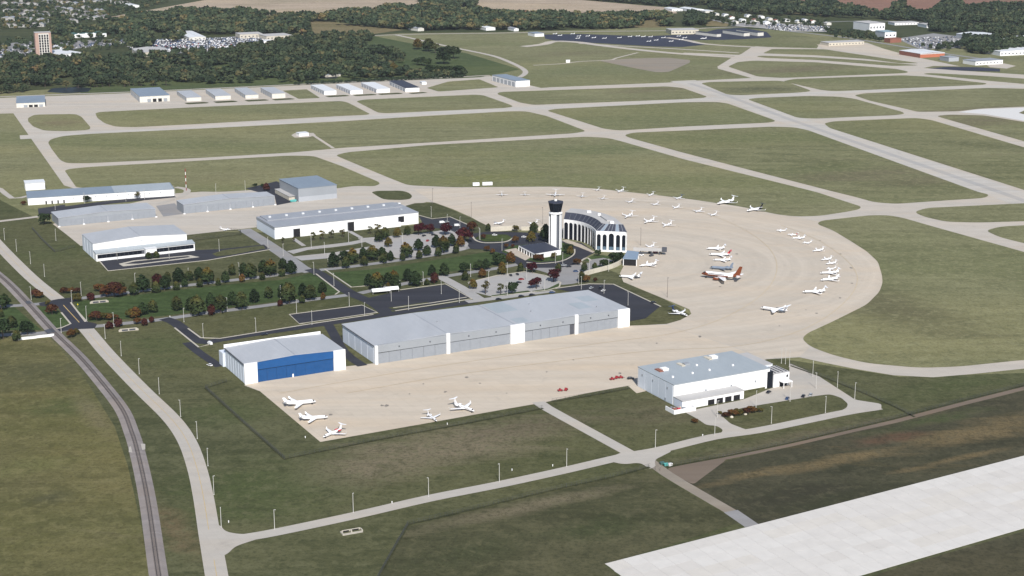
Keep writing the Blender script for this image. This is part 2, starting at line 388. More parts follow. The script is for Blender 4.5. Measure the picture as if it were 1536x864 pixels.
def smooth(pts, n=4):
    if len(pts) < 3: return pts
    out = []
    for i in range(len(pts) - 1):
        p0, p1, p2, p3 = pts[max(i - 1, 0)], pts[i], pts[i + 1], pts[min(i + 2, len(pts) - 1)]
        for k in range(n):
            t = k / n
            out.append(0.5 * ((2 * p1) + (p2 - p0) * t + (2 * p0 - 5 * p1 + 4 * p2 - p3) * t * t + (3 * p1 - p0 - 3 * p2 + p3) * t ** 3))
    return out + [pts[-1]]

def side(pts, i):
    d = (pts[min(i + 1, len(pts) - 1)] - pts[max(i - 1, 0)]); d.z = 0; d.normalize()
    return Vector((-d.y, d.x, 0))

def strip(name, px, w, z, m, n=4, kind='structure', off=0.0, parent=None):
    pts = smooth([G(*p) for p in px], n)
    vs = []; fs = []
    for i, p in enumerate(pts):
        s = side(pts, i)
        a, b = p + s * (off + w / 2), p + s * (off - w / 2)
        vs += [(a.x, a.y, z), (b.x, b.y, z)]
        if i: fs.append((2 * i - 2, 2 * i - 1, 2 * i + 1, 2 * i))
    me = bpy.data.meshes.new(name); me.from_pydata(vs, [], fs); me.materials.append(M[m])
    if me.polygons[0].normal.z < 0: me.flip_normals()
    o = link(name, me, parent); tag(o, kind=kind); return o

def ridge(name, px, w, z0, z1, m, n=1, closed=False, kind='structure', parent=None, r=0.0, label=None, cat=None):
    pts = [G(*p) for p in px]
    if closed:
        pts = rounded(pts, r) if r else pts
        pts = pts + [pts[0]]
    else: pts = smooth(pts, n) if n > 1 else pts
    mb = MB(); L = len(pts)
    vs = []
    for i, p in enumerate(pts):
        if closed and i in (0, L - 1): d = pts[1] - pts[L - 2]
        else: d = pts[min(i + 1, L - 1)] - pts[max(i - 1, 0)]
        d.z = 0; d.normalize(); s = Vector((-d.y, d.x, 0)) * (w / 2)
        vs += [(p + s).x, (p + s).y, z0, (p - s).x, (p - s).y, z0, (p - s).x, (p - s).y, z1, (p + s).x, (p + s).y, z1]
    vs = [tuple(vs[k:k + 3]) for k in range(0, len(vs), 3)]
    fs = []
    for i in range(L - 1):
        a, b = 4 * i, 4 * i + 4
        fs += [(a + k, a + (k + 1) % 4, b + (k + 1) % 4, b + k) for k in range(4)]
    fs += [(0, 1, 2, 3), (4 * L - 1, 4 * L - 2, 4 * L - 3, 4 * L - 4)]
    mb.add(vs, fs)
    o = mb.build(name, M[m], parent); tag(o, label, cat, None, kind); return o

gm = bpy.data.meshes.new('ground')
gv = []; gf = []
gn = 40; gs = 14000.0
for j in range(gn + 1):
    for i in range(gn + 1): gv.append(((i / gn - .5) * gs, (j / gn) * gs - 2000, 0.0))
for j in range(gn):
    for i in range(gn): gf.append((j * (gn + 1) + i, j * (gn + 1) + i + 1, (j + 1) * (gn + 1) + i + 1, (j + 1) * (gn + 1) + i))
gm.from_pydata(gv, [], gf); gm.materials.append(M['infield'])
tag(link('ground', gm), kind='structure')

# --- zones of the ground
sheet('far_countryside', [(-900, -70), (2500, -70), (2500, 30), (1750, 90), (1560, 78), (1330, 60), (1180, 45), (1010, 40), (760, 48), (600, 50), (560, 53), (470, 60), (440, 115), (0, 138), (-500, 160)], 0.04, 'wood')
sheet('park_lawn', [(420, 62), (560, 54), (600, 62), (700, 80), (780, 104), (720, 116), (600, 121), (480, 126), (330, 132), (120, 141), (130, 120), (300, 90)], 0.09, 'park')
sheet('stubble_field', [(150, 28), (235, 13), (330, -4), (650, -6), (630, 8), (560, 15), (505, 17), (470, 26), (420, 25), (360, 19), (300, 14), (225, 24), (190, 30)], 0.10, 'tan')
sheet('stubble_field', [(690, -8), (860, -1), (1010, 12), (1016, 20), (930, 24), (850, 24), (780, 20), (700, 12), (640, 5)], 0.10, 'tan')
sheet('ploughed_field', [(1150, -9), (1700, -9), (1700, 2), (1540, 4), (1480, 9), (1400, 17), (1330, 22), (1260, 4), (1190, 1)], 0.10, 'red')
sheet('ploughed_field', [(1080, 1), (1130, 5), (1120, 13), (1085, 9)], 0.11, 'red')
sheet('dry_meadow', [(465, 32), (500, 33), (560, 40), (605, 45), (560, 51), (470, 50)], 0.11, 'olivef')
sheet('dry_meadow', [(1190, 14), (1250, 18), (1240, 23), (1180, 20)], 0.11, 'olivef')
sheet('dry_meadow', [(1056, 29), (1096, 34), (1090, 40), (1060, 39)], 0.11, 'olivef')
sheet('dry_meadow', [(950, 26), (990, 25), (1000, 41), (925, 42)], 0.11, 'olivef')
sheet('airport_verge', [(-500, 295), (0, 300), (60, 330), (130, 345), (480, 350), (720, 330), (770, 345), (950, 420), (1040, 475), (1184, 540), (1350, 565), (1800, 552), (2300, 1300), (-900, 1300)], 0.03, 'verge')
sheet('west_field', [(-700, 500), (0, 503), (68, 500), (88, 520), (130, 572), (172, 640), (192, 700), (210, 780), (225, 864), (250, 1100), (-900, 1100)], 0.09, 'west')
sheet('bright_verge', [(-300, 455), (12, 452), (62, 495), (-300, 500)], 0.10, 'lawn')
sheet('bright_verge', [(52, 462), (80, 458), (106, 485), (95, 492), (82, 493)], 0.10, 'lawn', 4)
sheet('south_field', [(612, 790), (761, 754), (972, 704), (1110, 784), (905, 848), (935, 870), (960, 1100), (420, 1100), (560, 875)], 0.09, 'south')
sheet('rough_field', [(990, 705), (1085, 692), (1180, 672), (1340, 634), (1536, 586), (1800, 520), (2100, 560), (1540, 690), (1132, 788)], 0.09, 'dark')
sheet('rough_field', [(1290, 870), (1365, 846), (1540, 796), (1800, 725), (2000, 1000), (1250, 1000)], 0.09, 'dark')
sheet('boulevard_lawn', [(112, 452), (150, 449), (235, 439), (330, 428), (420, 420), (476, 408), (516, 438), (505, 441), (417, 452), (330, 463), (246, 474), (165, 480), (128, 483), (118, 470)], 0.10, 'lawn', 4)
sheet('boulevard_lawn', [(487, 404), (500, 409), (560, 404), (640, 392), (700, 383), (742, 376), (757, 382), (762, 390), (745, 397), (660, 410), (600, 420), (550, 428), (527, 430)], 0.10, 'lawn', 4)

# --- airfield pavement, one slab, and the grass islands that lie in it
sheet('airfield_pavement', [(-300, 158), (0, 147), (200, 139.5), (450, 128), (620, 119.5), (735, 114), (812, 132), (825, 131), (1002, 124), (1024, 122), (1127, 117), (1077, 103), (1076, 100), (1100, 85), (1112, 81), (1127, 71), (1134, 69.5), (1157, 71), (1225, 73), (1232, 62), (1300, 64), (1345, 80), (1400, 91), (1440, 99.5), (1400, 99), (1385, 102), (1440, 106), (1536, 112), (1800, 136), (2000, 162), (2000, 420), (1700, 396), (1700, 545), (1536, 553), (1460, 561), (1400, 566), (1340, 563), (1286, 554), (1241, 545), (1199, 536), (1150, 539), (1080, 560), (955, 590), (942, 579), (880, 590), (815, 604), (760, 613.4), (640, 635), (480.5, 663), (390, 587), (366, 578), (516, 550), (562, 545), (945, 489), (1000, 486), (1021, 480), (1037, 471), (1034, 464), (935, 423), (930, 410), (945, 380), (850, 345), (818, 347), (735, 342), (707, 326), (680, 314), (652, 304), (640, 303), (615, 310), (560, 330), (385, 341), (285, 352), (121, 369), (100, 352), (79, 336), (150, 315), (265, 290), (420, 280), (530, 272), (115, 284), (96, 278), (20, 170), (-300, 178)], 0.06, 'taxi')
# aprons with their own tone
sheet('apron', [(620, 284), (700, 282), (833, 280.5), (896, 283.5), (986, 293.5), (1036, 299.5), (1111, 310.5), (1167, 322.5), (1194, 325.5), (1232, 333), (1226, 337), (1250, 346.5), (1278, 363.5), (1300, 377), (1317, 393), (1323, 413), (1324, 424), (1319, 438), (1300, 457), (1250, 482), (1211, 500), (1203, 508), (1215, 521), (1199, 535), (1150, 538), (1100, 520), (1000, 487), (1021, 480), (1037, 471), (1034, 464), (935, 423), (930, 410), (945, 380), (850, 345), (818, 347), (735, 342), (707, 326), (680, 314), (652, 304)], 0.08, 'apron')
sheet('apron', [(368, 577), (516, 551), (562, 545.5), (945, 488.5), (1000, 487.5), (1100, 521), (1149, 539), (1080, 560), (955, 590), (942, 579), (880, 590), (815, 604), (760, 613.4), (640, 635), (480.5, 663), (390, 587)], 0.08, 'apron_s')

ISL = [
 ('infield', [(42, 177), (52, 172), (113, 171), (122, 175), (136, 191), (134, 195), (100, 197), (66, 196), (50, 190), (42, 182)]),
 ('infield', [(143, 170), (150, 168), (300, 160.5), (512, 151.5), (522, 154), (555, 171), (549, 172.5), (512, 174), (300, 186), (200, 191), (173, 190), (157, 185), (146, 177)]),
 ('infield', [(534, 152), (545, 149.5), (712, 142), (725, 143), (765, 157), (770, 160), (759, 162), (579, 170), (567, 169)]),
 ('infield', [(745, 141), (750, 138), (1000, 129.5), (1024, 132), (1061, 145), (1055, 147), (1024, 149), (800, 157.5), (780, 154)]),
 ('infield', [(72, 214), (76, 209), (95, 204), (133, 201), (300, 193), (512, 182), (640, 174), (765, 167), (789, 167), (820, 174), (875, 195), (878, 197), (862, 200), (690, 211), (512, 222), (437, 229), (300, 237), (133, 245), (100, 245), (90, 240), (77, 223)]),
 ('infield', [(820, 166), (832, 163.5), (1024, 153.5), (1074, 153), (1091, 155), (1161, 180), (1163, 182), (1154, 184), (1024, 190), (929, 196), (905, 193)]),
 ('infield', [(97, 256), (104, 253.5), (133, 250.5), (300, 241), (433, 233.5), (470, 234), (512, 249), (568, 273), (570, 276), (562, 279.5), (530, 279), (505, 283), (415, 283), (330, 288), (265, 287), (262, 278), (115, 282)]),
 ('infield', [(503, 233), (520, 228.5), (645, 217.5), (879, 205), (912, 207), (932, 212), (1024, 238.5), (1224, 288), (1292, 310), (1289, 314), (1272, 317.5), (1230, 324), (1194, 325), (1167, 322), (1111, 310), (1036, 299), (986, 293), (896, 283), (833, 280), (680, 281), (612, 278), (579, 265), (512, 237)]),
 ('infield2', [(936, 203), (949, 199), (1024, 196), (1157, 190), (1191, 191), (1211, 195), (1467, 288), (1484, 292), (1478, 297), (1400, 302), (1344, 306), (1311, 303.5), (1285, 296), (1244, 286), (1024, 229), (945, 207)]),
 ('infield', [(1051, 125), (1064, 123), (1167, 121), (1181, 123), (1214, 135), (1216, 137), (1197, 139), (1111, 143), (1091, 142)]),
 ('infield', [(1121, 149), (1134, 147), (1211, 144), (1257, 145), (1281, 148), (1354, 168), (1357, 171), (1341, 173), (1224, 178), (1197, 177)]),
 ('infield2', [(1236, 185), (1251, 182), (1374, 177), (1397, 180), (1536, 221), (1900, 330), (1900, 400), (1700, 342), (1536, 285), (1244, 192)]),
 ('infield', [(1281, 143), (1297, 140), (1481, 132), (1700, 137), (1700, 160), (1536, 160), (1471, 163), (1437, 167), (1377, 168), (1357, 163), (1304, 151)]),
 ('infield', [(1404, 174), (1424, 172), (1474, 173), (1505, 178), (1536, 183), (1800, 240), (1800, 300), (1536, 212), (1417, 178)]),
 ('infield', [(1174, 122), (1191, 118.5), (1354, 113), (1391, 115), (1481, 125), (1477, 127), (1457, 128), (1277, 136), (1251, 137), (1231, 135)]),
 ('infield', [(1092, 100), (1107, 93), (1131, 91), (1224, 93.5), (1344, 103.5), (1361, 107), (1362, 109), (1351, 110), (1174, 117), (1137, 115)]),
 ('infield', [(1134, 85), (1140, 83.5), (1224, 86), (1300, 91), (1380, 98), (1340, 99), (1224, 90), (1150, 87)]),
 ('infield', [(1144, 80), (1158, 73.5), (1237, 74), (1324, 87), (1380, 95), (1350, 95), (1300, 88.5), (1224, 83)]),
 ('infield', [(1383, 111), (1395, 109.5), (1480, 114), (1536, 118), (1700, 135), (1700, 140), (1536, 126), (1480, 121)]),
 ('infield', [(1371, 318), (1390, 312), (1536, 305), (1700, 300), (1700, 326), (1536, 332), (1470, 334), (1420, 333), (1385, 325)]),
 ('infield', [(1478, 346), (1500, 340), (1536, 338), (1700, 332), (1700, 400), (1536, 365), (1500, 356)]),
 ('infield', [(1225, 336), (1232, 331), (1305, 323), (1333, 323), (1355, 327), (1400, 340), (1536, 378), (1760, 440), (1760, 536), (1536, 540), (1440, 550), (1380, 552), (1300, 545), (1250, 533), (1215, 520), (1203, 508), (1211, 500), (1250, 482), (1300, 457), (1319, 438), (1324, 424), (1323, 413), (1317, 393), (1300, 377), (1278, 363), (1250, 346)]),
 ('verge', [(557, 288.5), (565, 286.4), (602.6, 286), (613, 289), (619, 294.4), (614.5, 299), (599, 300.3), (577, 299.5), (569, 296)]),
]
for m_, p_ in ISL: sheet('grass_island', p_, 0.13, m_, 9.0)
sheet('grass_strip', [(608, 309), (622, 305), (650, 304), (662, 308), (707, 327), (740, 343), (735, 348), (704, 338), (692, 331), (675, 325), (648, 329), (628, 322)], 0.13, 'verge')
sheet('grass_strip', [(640, 132), (672, 122.5), (719, 119), (748, 131), (658, 137.5)], 0.13, 'infield', 5)
for a_ in ((276, 154.5, 36, 2.2), (319, 152.5, 36, 2.2), (366, 150.5, 36, 2), (407, 148.8, 34, 2), (487, 144, 36, 2), (528, 142.4, 36, 2), (565, 140.6, 38, 2), (612, 139.6, 28, 1.6)):
    x, y, w_, h_ = a_
    sheet('grass_strip', [(x, y), (x + w_ - 6, y - 1.6), (x + w_ + 2, y - .4), (x + w_ - 1, y + h_ - 1.6), (x + 6, y + h_)], 0.13, 'verge', 3)
sheet('grass_strip', [(424, 136), (460, 134), (480, 147), (448, 148.5)], 0.13, 'infield', 3)

# runways: paler strips
strip('runway', [(30, 206), (133, 200.8), (300, 191.6), (512, 178.3), (779, 163), (1024, 151), (1121, 146), (1224, 140), (1277, 137.6), (1460, 130), (1750, 128)], 30, 0.09, 'runway', 2)
strip('runway', [(1024, 121), (1091, 142), (1180, 177), (1324, 227), (1480, 281), (1700, 358)], 42, 0.095, 'runway', 2)
strip('runway_wear', [(1034, 125), (1091, 143.5), (1180, 177.5), (1324, 227.5), (1480, 281.5), (1700, 358.5)], 9, 0.12, 'wear', 2)
strip('taxiway', [(1024, 80), (1120, 84), (1224, 92), (1340, 101), (1440, 111.5), (1536, 115), (1700, 124)], 22, 0.10, 'taxi', 2)
sheet('new_pavement', [(1437, 168.3), (1460, 165), (1474, 163.8), (1536, 161.5), (1700, 158), (1700, 215), (1536, 181.5), (1507, 176.5), (1478, 171.5)], 0.16, 'newp')
sheet('grass_island', [(1528, 169.5), (1536, 166), (1700, 163), (1700, 178), (1545, 174)], 0.19, 'infield')
# the top of the field: far ramp, strips and bare patch
sheet('far_ramp', [(816, 52), (870, 51), (966, 54.5), (1048, 51), (1075, 44), (1115, 42), (1150, 48), (1158, 56), (1120, 58.5), (1085, 60), (1060, 60), (1024, 60.5), (1058, 67), (1024, 70.5), (985, 70), (900, 65), (835, 61.5), (818, 58)], 0.14, 'asphalt_far')
strip('far_taxiway', [(785, 70), (815, 66.5), (832, 62), (868, 63.5), (900, 68), (960, 75), (1024, 81), (1102, 86)], 20, 0.17, 'taxi', 3)
strip('far_taxiway', [(1000, 56.5), (1030, 60.5), (1058, 66), (1127, 70.5), (1232, 73.5)], 14, 0.18, 'taxi', 3)
strip('far_taxiway', [(868, 65), (940, 69.5), (1024, 74), (1108, 79.5)], 9, 0.18, 'taxi', 3)
sheet('bare_patch', [(898, 91), (945, 88), (1000, 86.5), (1035, 90), (1035, 94), (1003, 108), (985, 108.5), (950, 102)], 0.12, 'dirtroad', 10)
strip('field_path', [(800, 98), (845, 95.5), (868, 92.5), (915, 90), (925, 87), (957, 79)], 5, 0.15, 'taxi', 3)
sheet('shoulder_apron', [(1225, 67), (1300, 66), (1350, 80), (1350, 85), (1290, 79), (1237, 74)], 0.17, 'apron')
sheet('asphalt_patch', [(1392, 102.5), (1420, 100.5), (1470, 101), (1500, 103.5), (1500, 107.5), (1440, 106)], 0.15, 'asphalt_far', 3)
sheet('hangar_pad', [(1480, 98), (1505, 95), (1524, 99), (1510, 103), (1485, 101)], 0.16, 'taxi')
sheet('striped_field', [(1040, 60), (1120, 59), (1160, 57), (1152, 48), (1215, 55), (1232, 61), (1222, 71), (1130, 68.5), (1062, 64)], 0.13, 'infield2')
# roads in the distance
strip('far_road', [(430, 57), (557, 53.5), (640, 51), (736, 50), (800, 48.5), (900, 47), (1010, 46), (1060, 42), (1130, 40)], 9, 0.20, 'road', 2)
strip('far_road', [(592, 52), (622, 58.5), (662, 67.5), (693, 74), (736, 83), (757, 90), (779, 100), (788, 107), (786, 112), (779, 116)], 9, 0.21, 'road', 3)
strip('far_road', [(-40, 152), (0, 145.3), (200, 138), (450, 126.6), (640, 118), (735, 113)], 7, 0.20, 'road', 2)
strip('far_road', [(1150, 43), (1230, 52), (1270, 57), (1330, 66), (1400, 78), (1500, 92)], 10, 0.20, 'roadside', 3)
strip('far_road', [(1060, 28), (1100, 36), (1160, 40), (1240, 33), (1330, 32), (1420, 34), (1536, 30)], 9, 0.20, 'roadside', 3)
sheet('parking_lot', [(190, 70), (200, 62), (280, 59), (400, 52), (440, 53), (432, 63), (390, 71), (350, 75), (280, 79), (240, 82)], 0.14, 'roadside')
sheet('parking_lot', [(0, 75), (0, 66), (45, 62), (60, 68), (100, 62), (190, 58), (188, 66), (120, 72), (60, 86), (0, 90)], 0.14, 'roadside')
sheet('parking_lot', [(1095, 38), (1130, 31), (1180, 36), (1245, 40), (1240, 48), (1190, 47), (1140, 42)], 0.14, 'lot')
sheet('parking_lot', [(1345, 58), (1400, 50), (1450, 56), (1440, 72), (1380, 74)], 0.14, 'roadside')
# pond
tag(sheet('pond', [(70, 138), (78, 132.5), (110, 131), (138, 132), (132, 138), (100, 140)], 0.18, 'water', 6), kind='structure')
tag(sheet('pond', [(440, 113), (470, 110), (510, 112), (505, 118), (460, 118)], 0.18, 'water', 6), kind='structure')

for q_ in ([(1172, 338), (1230, 362), (1277, 398), (1284, 430), (1250, 468), (1190, 500), (1100, 520), (960, 528), (700, 560), (520, 590)], [(700, 292), (800, 290), (900, 297), (1000, 308), (1080, 328), (1140, 360), (1165, 395), (1150, 435), (1090, 475), (1010, 500), (900, 515), (640, 552), (420, 590)]):
    strip('taxi_line', q_, 0.45, 0.20, 'linefaint', 6)
rnd = random.Random(5)
for x, y in ((573, 608.5), (580, 608.3), (496, 622), (614, 591), (668, 588), (635, 576), (700, 566), (820, 558), (985, 515), (1166, 462), (1225, 470), (1209, 465), (1260, 447), (1278, 425), (1277, 402), (1230, 361), (1261, 381), (1105, 381), (1073, 360), (1018, 340), (1080, 430), (1169, 489), (930, 560), (760, 590), (720, 575), (860, 540), (1050, 505), (1000, 440), (990, 372), (1120, 345)):
    c_ = G(x, y); r_ = rnd.uniform(.5, 1.3)
    pv_ = [(c_.x + r_ * rnd.uniform(.7, 1.3) * math.cos(k * .7), c_.y + 1.7 * r_ * rnd.uniform(.7, 1.3) * math.sin(k * .7), .105) for k in range(9)]
    me = bpy.data.meshes.new('oil_stain'); me.from_pydata(pv_, [], [tuple(range(9))]); me.materials.append(M['oil']); tag(link('oil_stain', me), kind='structure')
# --- west buildings: streets and lots
strip('service_street', [(62, 318), (100, 312), (160, 304), (230, 297), (262, 294)], 15, 0.16, 'asphalt', 2)
sheet('parking_lot', [(57, 313), (98, 307), (96, 315), (75, 322), (58, 324)], 0.15, 'asphalt')
sheet('parking_lot', [(234, 309), (262, 305), (275, 321), (245, 325)], 0.15, 'roadside')
strip('service_street', [(263, 281), (276, 283), (281, 287), (272, 295), (258, 299), (238, 306)], 7, 0.17, 'road', 4)
strip('lane', [(-60, 340), (0, 332), (30, 328.5), (58, 325)], 7, 0.15, 'road', 2)
strip('lane', [(-20, 278), (0, 283.5), (18, 297.5), (42, 294)], 6, 0.15, 'road', 2)
sheet('parking_lot', [(368, 283), (415, 272), (428, 279), (446, 302), (415, 308), (412, 295)], 0.16, 'asphalt')
# --- roads
strip('airport_road', [(-90, 275), (-40, 325), (0, 370), (46, 416), (84, 447), (98, 459), (118, 481), (134, 499), (162, 532), (211, 583), (256, 627), (280, 661), (295, 701), (305, 745), (314, 800), (325, 864), (345, 985)], 10.4, 0.16, 'road', 5)
sheet('junction_asphalt', [(58, 455), (86, 449), (112, 446), (118, 450), (106, 455), (128, 482), (146, 486), (142, 493), (118, 494), (70, 500), (68, 495), (92, 493), (106, 487), (86, 460), (60, 459)], 0.19, 'asphalt', 2)
strip('road_marking', [(95, 458), (119, 484)], 0.6, 0.24, 'yellow')
strip('road_marking', [(134, 501), (162, 532.5), (211, 583.5), (256, 627.5), (280, 661), (295, 701), (305, 745), (313, 795)], 0.24, 0.21, 'yellow', 5)
strip('road_marking', [(321, 840), (325, 864), (345, 985)], 0.24, 0.21, 'yellow', 2)
strip('road_marking', [(0, 370.5), (46, 416.5), (80, 444)], 0.24, 0.21, 'yellow', 3)
strip('perimeter_road', [(309, 822), (330, 815), (360, 808), (412, 799), (530, 774), (643, 748), (749, 727), (850, 705), (940, 684), (990, 675), (1068, 656), (1136, 646), (1210, 631), (1268, 619), (1318, 611)], 8.6, 0.15, 'road', 4)
sheet('perimeter_road', [(300, 792), (329, 786), (338, 798), (362, 802), (390, 800), (392, 807), (352, 820), (341, 832), (318, 840)], 0.155, 'road', 5)
sheet('perimeter_road', [(905, 690), (935, 678), (975, 676), (1010, 676), (982, 690), (983, 700), (975, 704), (960, 694), (935, 697)], 0.155, 'road', 4)
strip('service_road', [(808, 603), (820, 612), (880, 645), (944, 680)], 8.0, 0.152, 'road', 2)
strip('dirt_road', [(975, 692), (1000, 711), (1045, 738), (1097, 768)], 7.0, 0.14, 'dirtroad', 2)
strip('dirt_road', [(1096, 767), (1128, 789)], 8.0, 0.15, 'roadside', 1)
sheet('bare_ditch', [(1000, 703), (1050, 692), (1092, 685), (1087, 692), (1060, 712), (1040, 727), (1010, 712)], 0.13, 'dirt', 3)
strip('ditch_track', [(1085, 687), (1180, 668), (1280, 645), (1340, 632), (1440, 606), (1536, 582), (1750, 525)], 6.0, 0.135, 'dirt', 2)
strip('upper_boulevard', [(-120, 466), (0, 460), (60, 456), (98, 450), (150, 444.5), (231, 434), (327, 423), (405, 414), (452, 407)], 7.5, 0.15, 'roadside', 3)
strip('upper_boulevard', [(480, 405), (520, 401), (602, 390), (660, 381), (700, 372), (712, 364)], 7.5, 0.15, 'roadside', 3)
strip('lower_boulevard', [(-120, 512), (0, 503), (60, 500), (110, 493), (150, 489), (200, 484), (246, 479), (300, 471), (360, 463.5), (417, 456), (480, 448), (520, 443)], 7.5, 0.15, 'roadside', 3)
strip('lower_boulevard', [(540, 440), (600, 427), (660, 416), (749, 402), (775, 397), (795, 396)], 7.5, 0.15, 'roadside', 3)
strip('cross_street', [(366, 344), (395, 362), (425, 382), (452, 402), (466, 408)], 12, 0.155, 'roadside', 2)
strip('cross_street', [(464, 404), (480, 411), (505, 427), (530, 442), (560, 455), (580, 470)], 10, 0.158, 'asphalt', 3)
strip('frontage_road', [(246, 478), (262, 484), (282, 499), (303, 513), (330, 510), (380, 502), (460, 490), (540, 478), (600, 469), (700, 454), (720, 450)], 9.0, 0.16, 'asphalt', 4)
strip('frontage_road', [(700, 453), (760, 445.5), (830, 436)], 8.0, 0.165, 'lot', 2)
strip('frontage_road', [(280, 514), (300, 530), (330, 550)], 6.5, 0.155, 'asphalt', 2)
strip('alley', [(487, 478), (500, 500), (516, 528), (544, 549)], 7.0, 0.156, 'asphalt', 3)
sheet('parking_lot', [(434, 472), (543, 458), (566, 469), (449, 486)], 0.165, 'asphalt')
sheet('parking_lot', [(545, 449), (600, 436), (668, 427), (706, 447), (590, 466), (560, 462)], 0.168, 'asphalt', 3)
strip('lot_road', [(660, 415), (690, 431), (724, 452)], 9, 0.17, 'lot', 2)
sheet('parking_lot', [(148, 390.5), (162, 406), (312, 390), (405, 374), (396, 367), (330, 374), (291, 375.5)], 0.165, 'asphalt')
sheet('lot_island', [(318, 381), (335, 375.5), (395, 368.5), (398, 373), (345, 383), (325, 385)], 0.20, 'verge', 1)
sheet('lot_island', [(178, 396), (200, 391), (285, 383), (300, 386), (210, 397), (185, 400)], 0.20, 'kerb', 1)
sheet('lot_island', [(186, 396.3), (202, 392.4), (282, 384.4), (286, 386), (208, 395.8)], 0.21, 'asphalt', 1)
sheet('drive', [(430, 377), (460, 371), (520, 364), (556, 357), (558, 361), (520, 369), (462, 375), (440, 381)], 0.162, 'lot')
sheet('drive', [(440, 385), (500, 379), (548, 371), (585, 366), (588, 373), (545, 381), (500, 387), (452, 391)], 0.164, 'lot')
sheet('parking_lot', [(536, 358), (560, 356), (610, 352.5), (648, 348), (672, 344), (690, 352), (703, 366), (698, 375), (650, 382), (595, 388), (577, 376)], 0.167, 'lot', 2)
sheet('parking_lot', [(628, 324), (648, 329), (675, 326), (702, 338), (706, 349), (690, 353), (673, 344.5), (650, 342), (636, 338)], 0.166, 'asphalt', 1)
strip('dock_path', [(440, 358), (456, 369)], 4, 0.168, 'lot', 1)
strip('dock_path', [(524, 347), (542, 357)], 4, 0.168, 'lot', 1)
sheet('lot_island', [(460, 376.5), (545, 365), (550, 367), (466, 379)], 0.20, 'verge', 1)
# terminal side
sheet('terminal_drive', [(700, 367), (706, 351), (735, 347), (818, 350), (842, 362), (872, 364), (893, 379), (880, 385), (866, 397), (840, 402), (800, 406), (780, 400), (752, 380), (725, 374), (706, 374)], 0.166, 'asphalt', 4)
sheet('drive', [(795, 402), (840, 402), (868, 396), (905, 392), (905, 401), (880, 412), (866, 425), (842, 428), (826, 420), (822, 410)], 0.168, 'roadside', 4)
sheet('parking_lot', [(833, 433), (884, 426.5), (920, 427), (990, 460), (968, 478), (945, 482), (895, 447)], 0.170, 'asphalt', 2)
sheet('parking_lot', [(702, 424), (745, 414), (788, 408), (818, 414), (840, 424), (838, 430), (822, 435), (737, 445), (705, 437)], 0.171, 'lot', 4)
sheet('lot_island', [(736, 443.5), (792, 436), (797, 438), (760, 443.5), (741, 445.5)], 0.20, 'lawn', 1)
sheet('lot_island', [(797, 437), (822, 433), (838, 425), (840, 429), (825, 436), (804, 438.6)], 0.20, 'lawn', 1)
sheet('tower_lawn', [(752, 378), (765, 369), (790, 367), (845, 364), (860, 374), (858, 383), (842, 391), (808, 394), (792, 391)], 0.20, 'lawn', 3)
sheet('planter', [(712, 358), (722, 352), (760, 352), (770, 358), (757, 362), (728, 363)], 0.20, 'bright', 3)
sheet('terminal_lawn', [(876, 391), (889, 383), (905, 383), (935, 388), (936, 391), (908, 402), (888, 402), (886, 392)], 0.21, 'lawn', 3)
sheet('parking_lot', [(884, 390), (905, 387), (920, 391), (904, 399), (886, 399)], 0.225, 'roadside', 1)
sheet('patio', [(756, 375.5), (774, 372.5), (797, 386), (788, 391)], 0.23, 'patio')
sheet('terminal_walk', [(843, 361), (850, 359.5), (872, 367), (892, 378), (889, 379.5), (868, 371), (848, 364)], 0.23, 'patio')
sheet('terrace', [(939, 412), (938, 402), (960, 392), (985, 398), (975, 420), (945, 424)], 0.11, 'apron')
# white hangar's lot
sheet('hangar_lot', [(1026, 618), (1114, 600), (1156, 583), (1184, 573), (1184, 545), (1224, 562), (1283, 600), (1322, 606), (1322, 615), (1265, 623), (1256, 619), (1270, 612), (1272, 606), (1262, 597), (1245, 591.5), (1225, 594), (1150, 606), (1110, 613), (1080, 622), (1096, 636), (1120, 645), (1130, 646), (1110, 651), (1062, 660), (1080, 652), (1085, 645), (1075, 639), (1060, 638), (1045, 628)], 0.157, 'road', 3)
ridge('ditch_bank', [(340, 573), (308, 582)], .5, 0, .2, 'long')

# kerbs round the lots
KERB = [([(434, 472), (543, 458), (566, 469), (449, 486)], True), ([(593, 466.5), (708, 448.5), (668, 426), (600, 435)], False), ([(301, 507), (330, 508), (460, 487), (560, 472)], False),
        ([(282, 493), (301, 507)], False), ([(262, 492), (298, 521), (316, 516.5)], False), ([(148, 390.5), (162, 406.6), (312, 390.6), (405, 374.5)], False),
        ([(487, 404), (527, 431), (550, 429), (600, 421)], False), ([(474, 411), (509, 438), (503, 442)], False), ([(128, 483), (106, 454)], False), ([(67, 496), (92, 492), (106, 486), (92, 469)], False),
        ([(702, 424), (745, 413.5), (788, 407.5), (818, 413.5), (841, 424), (839, 430.5), (822, 435.5), (737, 445.5)], False),
        ([(833, 433), (884, 426), (920, 426.5), (991, 460)], False), ([(628, 323), (648, 328.4), (675, 325.4), (702, 337.4)], False), ([(590, 462), (645, 455), (700, 446)], False)]
for p_, c_ in KERB: ridge('kerb', p_, 1.2, 0.1, 0.31, 'kerb', closed=c_)
ridge('kerb', [(709, 355), (714, 361), (728, 364.5), (758, 363), (770, 357)], 1.6, 0.1, 0.35, 'kerb', 4)
ridge('kerb', [(790, 394), (812, 395.5), (842, 392), (860, 383), (862, 374)], 1.2, 0.1, 0.35, 'kerb', 4)
ridge('kerb', [(886, 391), (880, 387), (872, 392), (872, 397)], 1.6, 0.1, 0.35, 'kerb', 3)
sheet('lot_island', [(582, 462), (640, 453.5), (645, 455.5), (590, 464.5)], 0.24, 'verge', 1)
